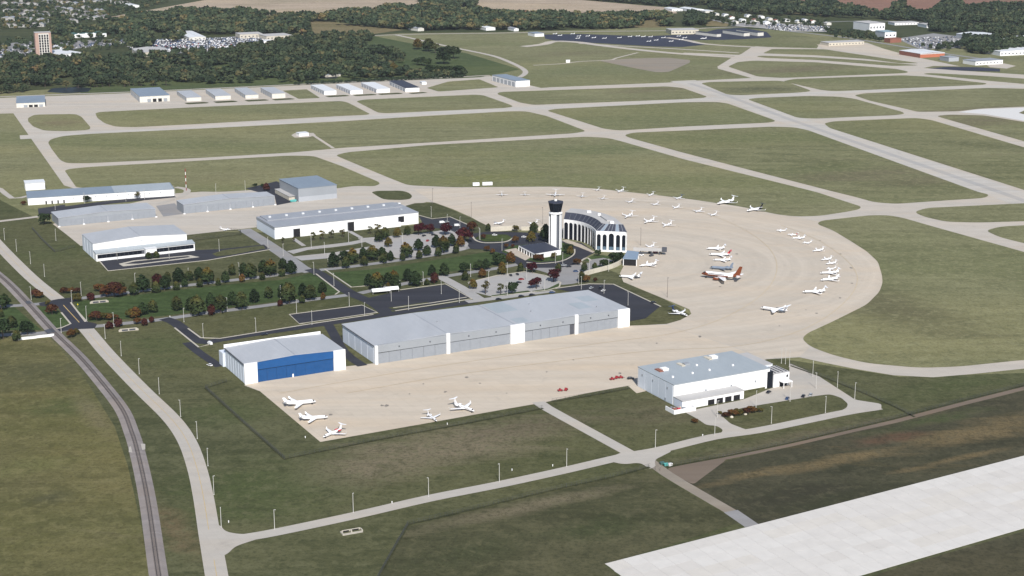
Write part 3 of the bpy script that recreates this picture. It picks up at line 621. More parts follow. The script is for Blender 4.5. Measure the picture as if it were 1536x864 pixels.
sheet('lot_island', [(450, 485), (560, 470.5), (566, 471.5), (470, 485.5)], 0.24, 'verge', 1)
# railway: ballast bank, rails, sleepers
RAIL = [(-120, 330), (-40, 385), (6, 420), (41, 455.5), (79, 497), (120, 537), (156, 579), (183.5, 615.5), (197, 648), (206, 678), (221, 748), (238, 864), (258, 985)]
rp = smooth([G(*p) for p in RAIL], 6)
mb = MB(); vs = []; fs = []
for i, p in enumerate(rp):
    s = side(rp, i)
    for o_, z_ in ((4.3, .1), (2.1, .75), (-2.1, .75), (-4.3, .1)):
        q = p + s * o_; vs.append((q.x, q.y, z_))
    if i: fs += [(4 * i - 4 + k, 4 * i - 3 + k, 4 * i + 1 + k, 4 * i + k) for k in range(3)]
mb.add(vs, fs); bal = mb.build('railway', M['ballast'], kind='structure')
for sgn in (-1, 1):
    mb = MB(); vs = []; fs = []
    for i, p in enumerate(rp):
        s = side(rp, i)
        for o_, z_ in ((-.16, .8), (.16, .8), (.16, 1.05), (-.16, 1.05)):
            q = p + s * (sgn * 0.78 + o_); vs.append((q.x, q.y, z_))
        if i: fs += [(4 * i - 4 + k, 4 * i - 4 + (k + 1) % 4, 4 * i + (k + 1) % 4, 4 * i + k) for k in range(4)]
    mb.add(vs, fs); mb.build('rail', M['rail'], bal)
mb = MB(); acc = 0.0
for i in range(1, len(rp)):
    a, b = rp[i - 1], rp[i]; d = (b - a); L = d.length
    if L < .01 or a.y > 1250: continue
    d.normalize(); s = Vector((-d.y, d.x, 0)); t = 0.35
    while t < L:
        c = a + d * t
        q = [c + s * x + d * y for x, y in ((-1.3, -.13), (1.3, -.13), (1.3, .13), (-1.3, .13))]
        mb.hexa([(p.x, p.y, .72) for p in q] + [(p.x, p.y, .82) for p in q]); t += 0.9
mb.build('sleepers', M['sleeper'], bal, kind='stuff')
for c_ in ((198, 676), (213, 672)):
    x, y = c_; sheet('crossing_pad', [(x - 5, y + 4), (x - 4, y - 5), (x + 5, y - 5), (x + 5, y + 4)], 0.55, 'road', 1, parent=bal)
sheet('crossing_plate', [(66, 497), (78, 494), (84, 499), (72, 502)], 0.84, 'doorgap', parent=bal)
sheet('crossing_plate', [(37, 453.5), (44, 452.5), (48, 456.5), (41, 457.5)], 0.84, 'doorgap', parent=bal)

# new white runway, slab by slab
P0 = G(908, 846); uu = (G(1536, 684) - P0).normalized(); vv = Vector((-uu.y, uu.x, 0))
e1 = G(1360, 844) - P0; wid = -(e1.dot(vv)); base_w = wid
NL, SL = 8, 9.6
lw = base_w / NL
tl = (G(931, 864) - P0); sk = tl.dot(uu) / max(1e-3, -tl.dot(vv))
def rw(a, b): return P0 + uu * a - vv * b
rpx = [rw(0, 0), rw(520, 0), rw(520, wid), rw(sk * wid, wid)]
me = bpy.data.meshes.new('concrete_runway'); me.from_pydata([(p.x, p.y, .14) for p in rpx], [], [(0, 1, 2, 3)]); me.materials.append(M['joint'])
if me.polygons[0].normal.z < 0: me.flip_normals()
rwy = link('concrete_runway', me); tag(rwy, kind='structure')
slab_me = []
mb = MB(); mb.box(.05, -lw + .05, 0, SL - .05, -.05, .12)
for m_ in M['slab']: slab_me.append(mb.mesh('concrete_slab', m_))
rnd = random.Random(4)
cnt = 0
for j in range(NL):
    run, mi = 0, 0
    for i in range(-1, 37):
        a0 = i * SL + sk * lw * (j + .5)
        c = rw(a0 + SL / 2, lw * (j + .5))
        if i < 0: continue
        if run <= 0: run = rnd.randint(2, 7); mi = rnd.choice((0, 0, 1, 1, 2, 3))
        run -= 1
        zc = c.y * math.cos(PITCH) + H * math.sin(PITCH); yc = 432 - F * (c.y * math.sin(PITCH) - H * math.cos(PITCH)) / zc; xc = 768 + F * c.x / zc
        if xc > 1585 or yc > 905: continue
        cnt += 1
        p = rw(a0, lw * j)
        o = link('concrete_slab', slab_me[mi if rnd.random() > .12 else rnd.randrange(4)], rwy, (p.x, p.y, .15), math.atan2(uu.y, uu.x))
print('slabs', cnt)
# ------------------------------------------------------------------ buildings
def frame(A, B, topy=None, bk=None, h=None, D=None, snap=True, by_side=False):
    a, b = G(*A), G(*B); u = b - a
    ang = math.atan2(u.y, u.x)
    if by_side:
        hh = height(a, topy); s_ = G(bk[0], bk[1], hh) - a; ang = math.atan2(s_.y, s_.x) - math.pi / 2
    if snap and abs(ang - UA) < math.radians(5): ang = UA
    ud = Vector((math.cos(ang), math.sin(ang), 0)); vd = Vector((-ud.y, ud.x, 0))
    L = u.dot(ud)
    if h is None: h = height(a, topy)
    if D is None: D = (G(bk[0], bk[1], h) - Vector((a.x, a.y, h))).dot(vd)
    return a, ang, L, D, h

def box(root, name, x0, x1, y0, y1, z0, z1, m, **k):
    mb = MB(); mb.box(x0, y0, z0, x1, y1, z1); o = mb.build(name, M[m], root)
    for kk, v in k.items(): o[kk] = v
    return o

def walls(root, L, D, h, m, rise=0.0, t=0.3):
    # four separate walls of real thickness, butted at the corners
    for y0, y1 in ((0, t), (D - t, D)):
        mb = MB()
        if rise: mb.prism([(0, 0), (L, 0), (L, h), (L / 2, h + rise), (0, h)], (y0, y1))
        else: mb.box(0, y0, 0, L, y1, h)
        mb.build('wall', M[m], root)
    for x0, x1 in ((0, t), (L - t, L)):
        mb = MB(); mb.box(x0, t + .004, 0, x1, D - t - .004, h); mb.build('wall', M[m], root)

def roof_gable(root, L, D, h, rise, m, over=0.35, th=0.35, name='roof', x0=0.0):
    for s in (0, 1):
        mb = MB()
        if s == 0: pr = [(x0 - over, h + .01), (x0 + L / 2, h + rise + .01), (x0 + L / 2, h + rise + th), (x0 - over, h + th)]
        else: pr = [(x0 + L / 2 + .004, h + rise + .01), (x0 + L + over, h + .01), (x0 + L + over, h + th), (x0 + L / 2 + .004, h + rise + th)]
        mb.prism(pr, (-over, D + over)); mb.build(name, M[m], root)
    mb = MB(); mb.box(x0 + L / 2 - .3, -over - .05, h + rise + th + .004, x0 + L / 2 + .3, D + over + .05, h + rise + th + .09); mb.build('ridge_cap', M['roofg'], root)

def shed(name, label, cat, A, B, topy=None, bk=None, h=None, D=None, rise=0.0, wall='white', roof='roof', group=None, snap=True, over=0.35, by_side=False):
    a, ang, L, D, h = frame(A, B, topy, bk, h, D, snap, by_side)
    r = empty(name, (a.x, a.y, 0), ang, label, cat, group)
    walls(r, L, D, h, wall, rise)
    if rise: roof_gable(r, L, D, h, rise, roof, over)
    else: box(r, 'roof', -over, L + over, -over, D + over, h + .005, h + .4, roof)
    return r, L, D, h

def vents(r, pts, z, m='white', s=1.4, hh=1.0, name='roof_vent'):
    for x, y in pts: box(r, name, x - s / 2, x + s / 2, y - s / 2, y + s / 2, z, z + hh, m)

# 1. hangar with blue doors
r, L, D, h = shed('hangar', 'white hangar with a big blue sliding door facing the beige apron', 'hangar', (367.7, 576), (515.8, 552.6), 546.6, (324, 524), rise=1.3, wall='whiteblue', roof='roof', over=.25)
xl, xr = .12 * L, .885 * L
box(r, 'door_pylon', -.4, xl, -1.3, -.003, 0, h + .55, 'white'); box(r, 'door_pylon', xr, L + .4, -1.3, -.003, 0, h + .55, 'white')
mb = MB(); mb.prism([(xl + .005, h * .66), (xr - .005, h * .66), (xr - .005, h + .1), (L / 2, h + 1.35), (xl + .005, h + .1)], (-1.0, -.003)); mb.build('door_header', M['bluehdr'], r)
box(r, 'door_track', xl + .01, xr - .01, -.20, -.003, .02, h * .66 - .005, 'doorgap')
nd = 8; dw = (xr - xl - .1) / nd
for k in range(nd):
    o_ = .25 + .09 * min(k, 7 - k) + (.0 if k < 4 else .07)
    box(r, 'door_panel', xl + .05 + k * dw + .05, xl + .05 + (k + 1) * dw - .05, -o_ - .1, -.205, .1, h * .625 - .05 * (k % 2), 'blue')
box(r, 'doorway', xl + dw * 3.6, xl + dw * 3.75, -.95, -.75, .1, 2.2, 'white')
for k in range(7):
    y0 = 1.5 + k * (D - 3) / 7
    box(r, 'side_panel', -.18, -.003, y0 + .3, y0 + (D - 3) / 7 - .3, .3, h - .8, 'whiteblue')  # white side wall, its bluish shade held in the panel colour
box(r, 'eave_gutter', -.75, -.30, 0, D, h - .35, h - .02, 'doorgap')
box(r, 'parapet', -.6, L * .985, D + .30, D + .9, h - 1, h + 2.2, 'white')
box(r, 'annex', -1.5, L * .3, D + .95, D + 9, 0, h * .72, 'whiteblue')
box(r, 'annex', L * .3 + .01, L * .9, D + .95, D + 8, 0, h * .55, 'white')

# 2. long grey double hangar
r, L, D, h = shed('hangar', 'very long grey hangar with white pylons between its sliding doors', 'hangar', (562.6, 546.3), (941.5, 488.2), 519, (511, 487), wall='greyl', roof='roof')
for ch in list(r.children):
    if ch.name.startswith('roof'): bpy.data.objects.remove(ch)
sec = [(0, L * .27, .9, 0, 'roof'), (L * .27, L * .535, 0, 1, 'roof'), (L * .535, L * .78, 1.2, 0, 'roof'), (L * .78, L, 0, 1, 'roof')]
for k, (x0, x1, rz_, up, rm) in enumerate(sec):
    z0, z1 = (h + .02, h + .9) if not up else (h + .9, h + .02)
    mb = MB(); mb.prism([(x0 - (.4 if k == 0 else -.01), z0), (x1 + (.4 if k == 3 else -.01), z1), (x1 + (.4 if k == 3 else -.01), z1 + .35), (x0 - (.4 if k == 0 else -.01), z0 + .35)], (-.3, D + .3)); mb.build('roof', M[rm], r)
    mb = MB(); mb.prism([(x0 + .01, h - .05), (x1 - .01, h - .05), (x1 - .01, z1 - .02), (x0 + .01, z0 - .02)], (.0, .25)); mb.build('gable_strip', M['greyl'], r)
box(r, 'roof_seam', L * .535 - .35, L * .535 + .35, -.3, D + .3, h + .2, h + .5, 'roofg')
box(r, 'roof_seam', L * .27 - .25, L * .27 + .25, -.25, D + .2, h + 1.26, h + 1.32, 'roofg')
for x0, x1, y0, y1 in ((.545, .63, .55, .98), (.55, .60, .05, .25), (.83, .885, .22, .5), (.9, .96, .5, .75)):
    mb = MB()
    def rz(x): return h + .39 + .88 * (max(0, (x / L - .535) / .245) if x / L < .78 else (1 - (x / L - .78) / .22))
    xa, xb, ya, yb = x0 * L, x1 * L, y0 * D, y1 * D
    mb.hexa([(xa, ya, rz(xa)), (xb, ya, rz(xb)), (xb, yb, rz(xb)), (xa, yb, rz(xa)), (xa, ya, rz(xa) + .06), (xb, ya, rz(xb) + .06), (xb, yb, rz(xb) + .06), (xa, yb, rz(xa) + .06)]); mb.build('roof_patch', M['roof2'], r)
for f, w_, hh in ((0, 1.6, .25), (.265, 2.2, 1.6), (.513, 10.5, .8), (.773, 2.2, 1.6), (.953, 9.2, .6)):
    box(r, 'door_pylon', f * L - .3, f * L + w_, -1.6, -.003, 0, h + hh, 'white')
bays = [(1.65, .265 * L - .32), (.265 * L + 2.22, .513 * L - .32), (.513 * L + 10.52, .773 * L - .32), (.773 * L + 2.22, .953 * L - .32)]
for bi, (x0, x1) in enumerate(bays):
    box(r, 'door_header', x0 + .01, x1, -1.1, -.003, h * .63, h + .6, 'grey')
    box(r, 'door_track', x0 + .01, x1, -.2, -.003, .02, h * .63 - .005, 'doorgap')
    nd = 6; dw = (x1 - x0) / nd
    for k in range(nd):
        if bi == 2 and k == 5: box(r, 'door_panel', x0 + k * dw + .06, x1 - dw * .55, -.5, -.205, .1, h * .59, 'door'); continue
        o_ = .3 + (.1 * k if bi in (0, 2) else .1 * (5 - k))
        box(r, 'door_panel', x0 + k * dw + .06, x0 + (k + 1) * dw - .06, -o_, -.205, .1, h * .595, 'door')
    for q in (.3, .75): box(r, 'wall_lamp', x0 + (x1 - x0) * q, x0 + (x1 - x0) * q + .7, -1.5, -1.105, h * .8, h * .8 + .7, 'doorgap')
for k in range(5):
    y0 = 1 + k * (D - 2) / 5
    box(r, 'side_panel', -.2, -.003, y0 + .25, y0 + (D - 2) / 5 - .25, .3, h - .9, 'whiteblue')
box(r, 'eave_gutter', -.85, -.45, 0, D, h - .25, h, 'doorgap')
vents(r, [(L * .3, D * .5), (L * .66, D * .4), (L * .70, D * .7), (L * .9, D * .2)], h + .7, 'grey', .8, 1.1)

# 3. white hangar right of centre
r, L, D, h = shed('hangar', 'large white hangar with low office front and pale blue-grey roof, right of the apron', 'hangar', (1010, 608), (1155.8, 583), 578, (955, 551), wall='white', roof='roof2', over=.2)
for k in range(5):
    y0 = .8 + k * (D - 1.6) / 5
    box(r, 'side_panel', -.15, -.003, y0 + .15, y0 + (D - 1.6) / 5 - .15, .3, h - .5, 'whiteblue')  # left side of the white hangar, coloured as if shaded
for q in (.15, .55, .85): box(r, 'wall_louvre', -.4, -.16, D * q, D * q + .9, h * .68, h * .68 + 1.2, 'grey')
box(r, 'side_door', -.3, -.16, D * .2, D * .2 + 1.2, 0, 2.3, 'grey')
for q, zz in ((.32, .43), (.585, .43), (.84, .43)): box(r, 'wall_louvre', L * q, L * q + 1.1, -.3, -.003, h * zz, h * zz + 1.2, 'grey')
box(r, 'roof_unit', L * .12, L * .18, D * .62, D * .72, h + .41, h + 1.7, 'white'); box(r, 'roof_unit', L * .38, L * .43, D * .70, D * .78, h + .41, h + 1.5, 'grey')
box(r, 'roof_unit', L * .70, L * .76, D * .78, D * .88, h + .41, h + 1.9, 'white')
box(r, 'roof_curb', L * .08, L * .12, D * .60, D * .75, h + .41, h + 1.0, 'brickr'); box(r, 'roof_curb', L * .34, L * .375, D * .68, D * .84, h + .41, h + 1.0, 'beige'); box(r, 'roof_curb', L * .66, L * .695, D * .76, D * .93, h + .41, h + 1.0, 'beige')
vents(r, [(L * .1, D * .3), (L * .31, D * .32), (L * .49, D * .33), (L * .47, D * .62), (L * .75, D * .36)], h + .41, 'white', 1.1, .9)
hw = 5.2
box(r, 'office_wing', 0, L * .615, -9.6, -.31, 0, hw, 'white')
box(r, 'office_roof', -.2, L * .63, -9.9, -.305, hw + .01, hw + .5, 'rooftan')
box(r, 'office_side', -.12, -.005, -9.5, -.5, .2, hw - .1, 'whiteblue')  # thin sheet that paints the shaded left side of the white wing
for k in range(4):
    x0 = L * (.26 + .088 * k)
    d = box(r, 'garage_door', x0, x0 + L * .066, -9.72, -9.605, .1, 3.3, 'black')
box(r, 'office_post', L * .615 + .005, L * .63, -9.7, -9.2, 0, hw, 'white')
box(r, 'base_band', L * .635, L * .955, -.12, -.003, .05, 1.3, 'verge')
box(r, 'corner_recess', L * .975, L + 2.5, -.1, 4, 0, h * .85, 'glass')
box(r, 'east_wing', L + 2.5, L + 14.5, -1.0, 13, 0, 8.6, 'white'); box(r, 'east_wing_roof', L + 2.4, L + 14.6, -1.1, 13.1, 8.61, 9.0, 'rooftan')
for k in range(4): box(r, 'roof_rail', L + 4.5 + k * 2.8, L + 4.7 + k * 2.8, 0, 12, 9.01, 9.5, 'doorgap')
box(r, 'porch_roof', L + 6.5, L + 13.5, -6, -1.01, 3.8, 4.3, 'white')
for x in (L + 6.8, L + 13.0): box(r, 'porch_post', x, x + .35, -5.8, -5.45, 0, 3.79, 'white')
box(r, 'entrance', L + 7.2, L + 12.8, -1.15, -1.005, .1, 3.6, 'glass'); box(r, 'window', L + 12.2, L + 13.4, -1.14, -1.005, 5.6, 7.2, 'glass')
box(r, 'rear_wing', L + .01, L + 12, 13.2, D, 0, 10.0, 'whiteblue'); box(r, 'rear_wing_roof', L - .1 + .12, L + 12.2, 13.15, D + .1, 10.01, 10.4, 'rooftan')
# yard wall at its corner
a = G(1011, 622); r2 = empty('yard_wall', (a.x, a.y, 0), UA, 'low white walled yard at the near corner of the white hangar', 'wall')
for x0, x1, y0, y1 in ((0, .5, .5, 9.5), (0, 15.5, -.1, .5), (15.0, 15.5, .5, 9.5)): box(r2, 'wall', x0, x1, y0 + .003, y1, 0, 2.6, 'white')
box(r2, 'paving', .5, 15, .5, 9.5, 0.02, .25, 'lot')
for x, y, c in ((4, 6, 'brickr'), (6.5, 5, 'jetred'), (8.5, 6.5, 'beige'), (3, 7.5, 'doorgap'), (9.5, 4, 'grey')):
    p = r2.matrix_world
    q = Vector((a.x, a.y, 0)) + Vector((math.cos(UA) * x - math.sin(UA) * y, math.sin(UA) * x + math.cos(UA) * y, 0))
    e = empty('plant_unit', (q.x, q.y, .25), UA, {'brickr': 'dark red machine in the white walled yard', 'jetred': 'bright red machine in the white walled yard', 'beige': 'beige machine in the white walled yard', 'doorgap': 'dark machine at the back of the white walled yard', 'grey': 'grey machine at the front of the white walled yard'}[c], 'machine', 'machines in the yard')
    box(e, 'casing', -1, 1, -.7, .7, .15, 1.6, c); box(e, 'base', -1.1, 1.1, -.8, .8, 0, .145, 'grey'); box(e, 'cap', -.6, .6, -.4, .4, 1.605, 1.9, 'grey')

# 6. long white building
r, L, D, h = shed('hangar', 'long white building with black openings and a flat grey roof beside the car park', 'building', (412.8, 359), (628, 335.5), 341.7, (384.4, 325.8), wall='white', roof='roofg', over=.3)
box(r, 'eave_band', -.28, -.003, .1, D, h * .8, h - .02, 'grey')
box(r, 'side_panel', -.2, -.003, .6, D - .6, .2, h * .79, 'whiteblue')  # bluish sheet carries the shade of the white left wall
for f, w_, z0, z1 in ((.125, 6.0, .1, h * .72), (.497, 6.0, .1, h * .8), (.855, 5.6, h * .30, h * .82)):
    box(r, 'bay_door', f * L, f * L + w_, -.14, -.003, z0, z1, 'black'); 
    box(r, 'door_frame', f * L - .5, f * L - .005, -.2, -.003, .05, z1, 'grey')
mb = MB(); mb.hexa([(.855 * L, -.25, h * .30), (.855 * L + 5.4, -.25, h * .02 + 1), (.855 * L + 5.6, -.25, h * .3), (.855 * L + 5.6, -.25, h * .3), (.855 * L, -.15, h * .30), (.855 * L + 5.4, -.15, 1.2), (.855 * L + 5.6, -.15, h * .3), (.855 * L + 5.6, -.15, h * .3)])
box(r, 'entrance_block', L * .70, L * .86, -4, -.31, 0, 3.4, 'white'); box(r, 'entrance_roof', L * .695, L * .865, -4.3, -.305, 3.41, 3.75, 'white')
box(r, 'roof_step', L * .02, L * .97, D * .55, D * .98, h + .41, h + 1.3, 'roofg')
vents(r, [(L * (.06 + .115 * k), D * .76) for k in range(9)], h + 1.305, 'roofwhite', 2.2, 1.2, 'roof_unit')
vents(r, [(L * .93, D * .35), (L * .9, D * .6)], h + .41, 'roof2', 2, 1)

# 7. hangar with ribbon window
r, L, D, h = shed('hangar', 'white hangar with a dark ribbon window and a white entrance porch', 'hangar', (141, 389), (283, 375), 366, (123.3, 351.7), rise=2.4, wall='white', roof='roof', over=.3)
box(r, 'office_wing', .0, L + 4, -9, -.31, 0, 6.4, 'white')
mb = MB(); mb.hexa([(-.3, -9.5, 6.41), (L + 4.3, -9.5, 6.41), (L + 4.3, -.36, 6.9), (-.3, -.36, 6.9), (-.3, -9.5, 6.8), (L + 4.3, -9.5, 6.8), (L + 4.3, -.36, 8.0), (-.3, -.36, 8.0)]); mb.build('office_roof', M['roof2'], r)
nw = 22; ww = (L + 2) / nw
box(r, 'window_band', 1, L + 3, -9.08, -9.003, 2.3, 5.6, 'doorgap')
for k in range(nw):
    if 10 <= k <= 12: continue
    box(r, 'window', 1 + k * ww + .12, 1 + (k + 1) * ww - .12, -9.14, -9.085, 2.5, 5.4, 'glass')
box(r, 'porch', L * .505, L * .62, -14.5, -9.2, 0, 7.2, 'white'); box(r, 'porch_opening', L * .53, L * .60, -14.6, -14.505, .1, 3.6, 'black'); box(r, 'porch_roof', L * .50, L * .625, -14.8, -9.1, 7.21, 7.5, 'roofwhite')
for k in range(4): box(r, 'side_panel', -.16, -.003, 1 + k * D / 4, (k + 1) * D / 4 - .4, .3, h - .6, 'whiteblue')  # panel colour includes the left wall's bluish shade
mb = MB(); pts = []
for k in range(9):
    t = k / 8; pts.append((L * .5 - 4 + 9 * t, h * .82 + 1.3 * math.sin(t * 2.4)))
pts += [(p[0] + .3, p[1] - .45 * math.sin(math.pi * i / 8)) for i, p in reversed(list(enumerate(pts)))]
mb.prism(pts, (-.08, -.004)); mb.build('swoosh_logo', M['grey'], r)

# 8. long white hangar, far left
r, L, D, h = shed('hangar', 'long low white building with slate-blue roof on the far left', 'building', (42.5, 308), (261.7, 294), 297.5, (39, 287.5), wall='white', roof='roofslate', rise=0)
box(r, 'roof_section', L * .585, L * .995, .2, D - .2, h + .405, h + .55, 'roof2')
for k in range(4): box(r, 'doorway', L * (.115 + .04 * k), L * (.115 + .04 * k) + 1.4, -.12, -.003, .1, 3.2, 'black')
for k in range(9): box(r, 'window', L * (.3 + .075 * k), L * (.3 + .075 * k) + 1.0, -.1, -.003, h * .55, h * .55 + 1.1, 'grey')
shed('store', 'plain white box-shaped store behind the far left building', 'shed', (38.7, 286), (68, 284), 275.5, (38, 271), wall='white', roof='roofwhite')
# 9, 10. grey gable hangars
for lab, A, B, t, bk, rise in (('grey gabled hangar with white door posts, nearest the road', (88.3, 340), (234, 325.8), 327.5, (77.5, 318.3), 1.9), ('grey gabled hangar with white door posts, between two others on the ramp', (275.8, 320.8), (412.5, 307.5), 307.5, (264, 301), 1.9)):
    r, L, D, h = shed('hangar', lab, 'hangar', A, B, t, bk, rise=rise, wall='grey', roof='roof', group='grey hangars on the west ramp')
    for k in range(5): box(r, 'door_post', k * L / 4 - (.4 if k else -.1), k * L / 4 + (.4 if k < 4 else -.1), -.9, -.003, 0, h - .1 if k in (0, 4) else h * .62, 'greyl'); box(r, 'post_foot', k * L / 4 - .9, k * L / 4 + .9, -2.2, -.905, 0, .9, 'white')
    for k in range(4):
        for q in range(4):
            x0 = k * L / 4 + .5 + q * (L / 4 - 1) / 4
            box(r, 'door_panel', x0 + .05, x0 + (L / 4 - 1) / 4 - .05, -.25 - .06 * (q % 2), -.003, .1, h * .8, 'door')
# 11
r, L, D, h = shed('hangar', 'grey hangar with a white base band and slate roof by the round grass island', 'hangar', (448, 303), (505, 297), 283, (418, 269), wall='grey', roof='roofslate')
box(r, 'base_band', .1, L - .1, -.2, -.003, .02, h * .36, 'greyl'); box(r, 'lean_to', -6, -.05, D * .2, D * .95, 0, 4, 'beige'); box(r, 'lean_to_roof', -6.2, -.04, D * .18, D * .97, 4.01, 4.3, 'rooftan')
e = empty('boat', tuple(G(440, 303)), UA, 'small teal covered boat beside the grey hangar', 'boat')
mb = MB(); mb.hexa([(-3, -.8, .4), (2.4, -.8, .4), (2.4, .8, .4), (-3, .8, .4), (-3.4, -1.3, 1.5), (3.6, -.5, 1.7), (3.6, .5, 1.7), (-3.4, 1.3, 1.5)]); mb.build('hull', M['tealtarp'], e)
mb = MB(); mb.hexa([(-3.3, -1.25, 1.505), (3.5, -.5, 1.705), (3.5, .5, 1.705), (-3.3, 1.25, 1.505), (-3, -.2, 2.4), (2, -.2, 2.6), (2, .2, 2.6), (-3, .2, 2.4)]); mb.build('cover', M['tealtarp'], e)
box(e, 'trailer', -2.5, 2, -.9, .9, .15, .395, 'doorgap')

# T-hangar row
TH = [('slate roofed cream hangar at the far left end of the paved ramp', (25, 161.7), (68, 160), 155, (10, 145.5), 'cream', 'roofslate'),
      ('larger cream hangar with slate roof and dark doors left of the small hangar row', (210, 154), (255, 151.7), 145, (199, 133), 'cream', 'roofslate'),
      ('first narrow white-roofed hangar from the left in the row of small hangars', (280, 152.3), (303, 151.7), 146.7, (265, 136.7), 'cream', 'roof'),
      ('second narrow white-roofed hangar from the left in the row of small hangars', (323.3, 150), (346.7, 149), 144.3, (308.3, 134.3), 'cream', 'roof'),
      ('third narrow white-roofed hangar from the left in the row of small hangars', (368.3, 148.3), (388.3, 147.7), 142.7, (351.7, 132.3), 'cream', 'roof'),
      ('fourth narrow white-roofed hangar from the left, last before the grass strip', (408.3, 147.7), (428.3, 146.7), 140.7, (390.7, 131.7), 'cream', 'roof'),
      ('first narrow white-roofed hangar right of the grass strip', (486.7, 142.5), (505, 141.7), 136.7, (466, 127.6), 'white', 'roofwhite'),
      ('second narrow white-roofed hangar right of the grass strip', (525.8, 141.7), (544, 140.6), 135.8, (504, 126.7), 'white', 'roofwhite'),
      ('third narrow white-roofed hangar right of the grass strip', (565, 139.7), (584, 138.3), 133.8, (541.7, 124.2), 'white', 'roofwhite'),
      ('narrow hangar with a dark roof at the right end of the small hangar row', (608.3, 138.3), (628.3, 137), 132.2, (584, 121.5), 'white', 'roofd'),
      ('white hangar with slate roof standing alone left of the taxiway bend', (773.7, 130.7), (794.7, 129.3), 121.7, (738.7, 112.7), 'white', 'roofslate')]
for k, (lab, A, B, t, bk, wm, rm) in enumerate(TH):
    r, L, D, h = shed('small_hangar', lab, 'hangar', A, B, t, bk, wall=wm, roof=rm, group='row of small hangars', snap=False, by_side=1 < k < 10)
    if k < 2:
        for q in range(4): box(r, 'hangar_door', L * (.25 + .18 * q), L * (.25 + .18 * q) + 5, -.15, -.003, .1, h * .55, 'black' if q % 3 else 'grey')
    for q in range(6): box(r, 'side_door', -.14, -.003, D * (.04 + .16 * q), D * (.04 + .16 * q) + D * .12, .2, h * .75, 'greyl')
shed('office', 'small white office hut beside the dark-roofed small hangar', 'hut', (633, 127), (640, 126.7), 123.6, (632.5, 122), wall='white', roof='roofwhite')

# ---- terminal with arches
def arch_bay(mbs, p0, p1, nrm, zb, zt, frac=.62, spring=.80, cen=None, th=1.0):
    # wall bay with a round-headed opening, one metre thick; glass set 0.7 m back
    wall, glass = mbs
    d = p1 - p0; w = d.length; d = d / w
    a = w * frac / 2; cx = w / 2; zs = zb + (zt - zb) * spring - a if cen is None else cen - a
    def P(s, z, o): q = p0 + d * s - nrm * o; return (q.x, q.y, z)
    n = 8
    arc = [(cx - a * math.cos(math.pi * k / n), zs + a * math.sin(math.pi * k / n)) for k in range(n + 1)]
    for o in (0.0, th):
        wall.add([P(0, zb, o), P(cx - a, zb, o), P(cx - a, zs, o), P(0, zs, o)], [(0, 1, 2, 3)])
        wall.add([P(cx + a, zb, o), P(w, zb, o), P(w, zs, o), P(cx + a, zs, o)], [(0, 1, 2, 3)])
        wall.add([P(0, zs, o), P(cx - a, zs, o), P(cx - a, zt, o), P(0, zt, o)], [(0, 1, 2, 3)])
        wall.add([P(cx + a, zs, o), P(w, zs, o), P(w, zt, o), P(cx + a, zt, o)], [(0, 1, 2, 3)])
        for k in range(n):
            (x0, z0), (x1, z1) = arc[k], arc[k + 1]
            wall.add([P(x0, z0, o), P(x1, z1, o), P(x1, zt, o), P(x0, zt, o)], [(0, 1, 2, 3)])
    prof = [(cx - a, zb)] + arc + [(cx + a, zb)]
    for k in range(len(prof) - 1):
        (x0, z0), (x1, z1) = prof[k], prof[k + 1]
        wall.add([P(x0, z0, 0), P(x1, z1, 0), P(x1, z1, th), P(x0, z0, th)], [(0, 1, 2, 3)])
    wall.add([P(0, zt, 0), P(w, zt, 0), P(w, zt, th), P(0, zt, th)], [(0, 1, 2, 3)])
    glass.add([P(cx - a, zb, th * .7)] + [P(x, z, th * .7) for x, z in arc] + [P(cx + a, zb, th * .7)], [tuple(range(n + 3))])

Tc = G(893.6, 377); Te = G(939.7, 379)
zt = height(Tc, 346.5)
term = empty('terminal', (Tc.x, Tc.y, 0), 0, 'curved white terminal with tall dark arches beside the control tower', 'terminal')
def loc(p): return p - Vector((Tc.x, Tc.y, 0))
c0, e0 = loc(Tc), loc(Te)
ed = (e0 - c0).normalized(); en = Vector((ed.y, -ed.x, 0))
if en.y > 0: en = -en
far = loc(G(845.5, 329, zt)); far.z = 0
mid = loc(G(877, 334.6, zt)); mid.z = 0
def bez(t): 
    ctrl = (mid - c0 * .25 - far * .25) * 2
    return c0 * (1 - t) ** 2 + ctrl * (2 * t * (1 - t)) + far * t * t
nb = 10; cur = [bez(k / nb) for k in range(nb + 1)]
# end face: five arches, the middle one wider and taller
W = (e0 - c0).length; ws = [.185, .195, .24, .195, .185]; acc = 0
for k, f in enumerate(ws):
    wall, glass = MB(), MB()
    arch_bay((wall, glass), c0 + ed * W * acc, c0 + ed * W * (acc + f), en, 1.5, zt, .70 if k == 2 else .68, .90 if k == 2 else .84)
    acc += f
    o = wall.build('arch_bay', M['white'], term); glass.build('arch_glass', M['glass'], o)
    box_mb = MB(); q = c0 + ed * W * (acc - f * .5) - en * .45; hw_ = W * f * .29
    a1, a2 = q - ed * hw_, q + ed * hw_
    box_mb.hexa([tuple(a1 + Vector((0, 0, 1.55))), tuple(a2 + Vector((0, 0, 1.55))), tuple(a2 - en * .2 + Vector((0, 0, 1.55))), tuple(a1 - en * .2 + Vector((0, 0, 1.55))), tuple(a1 + Vector((0, 0, 4.4))), tuple(a2 + Vector((0, 0, 4.4))), tuple(a2 - en * .2 + Vector((0, 0, 4.4))), tuple(a1 - en * .2 + Vector((0, 0, 4.4)))])
    box_mb.build('lower_window', M['glassb'], o)
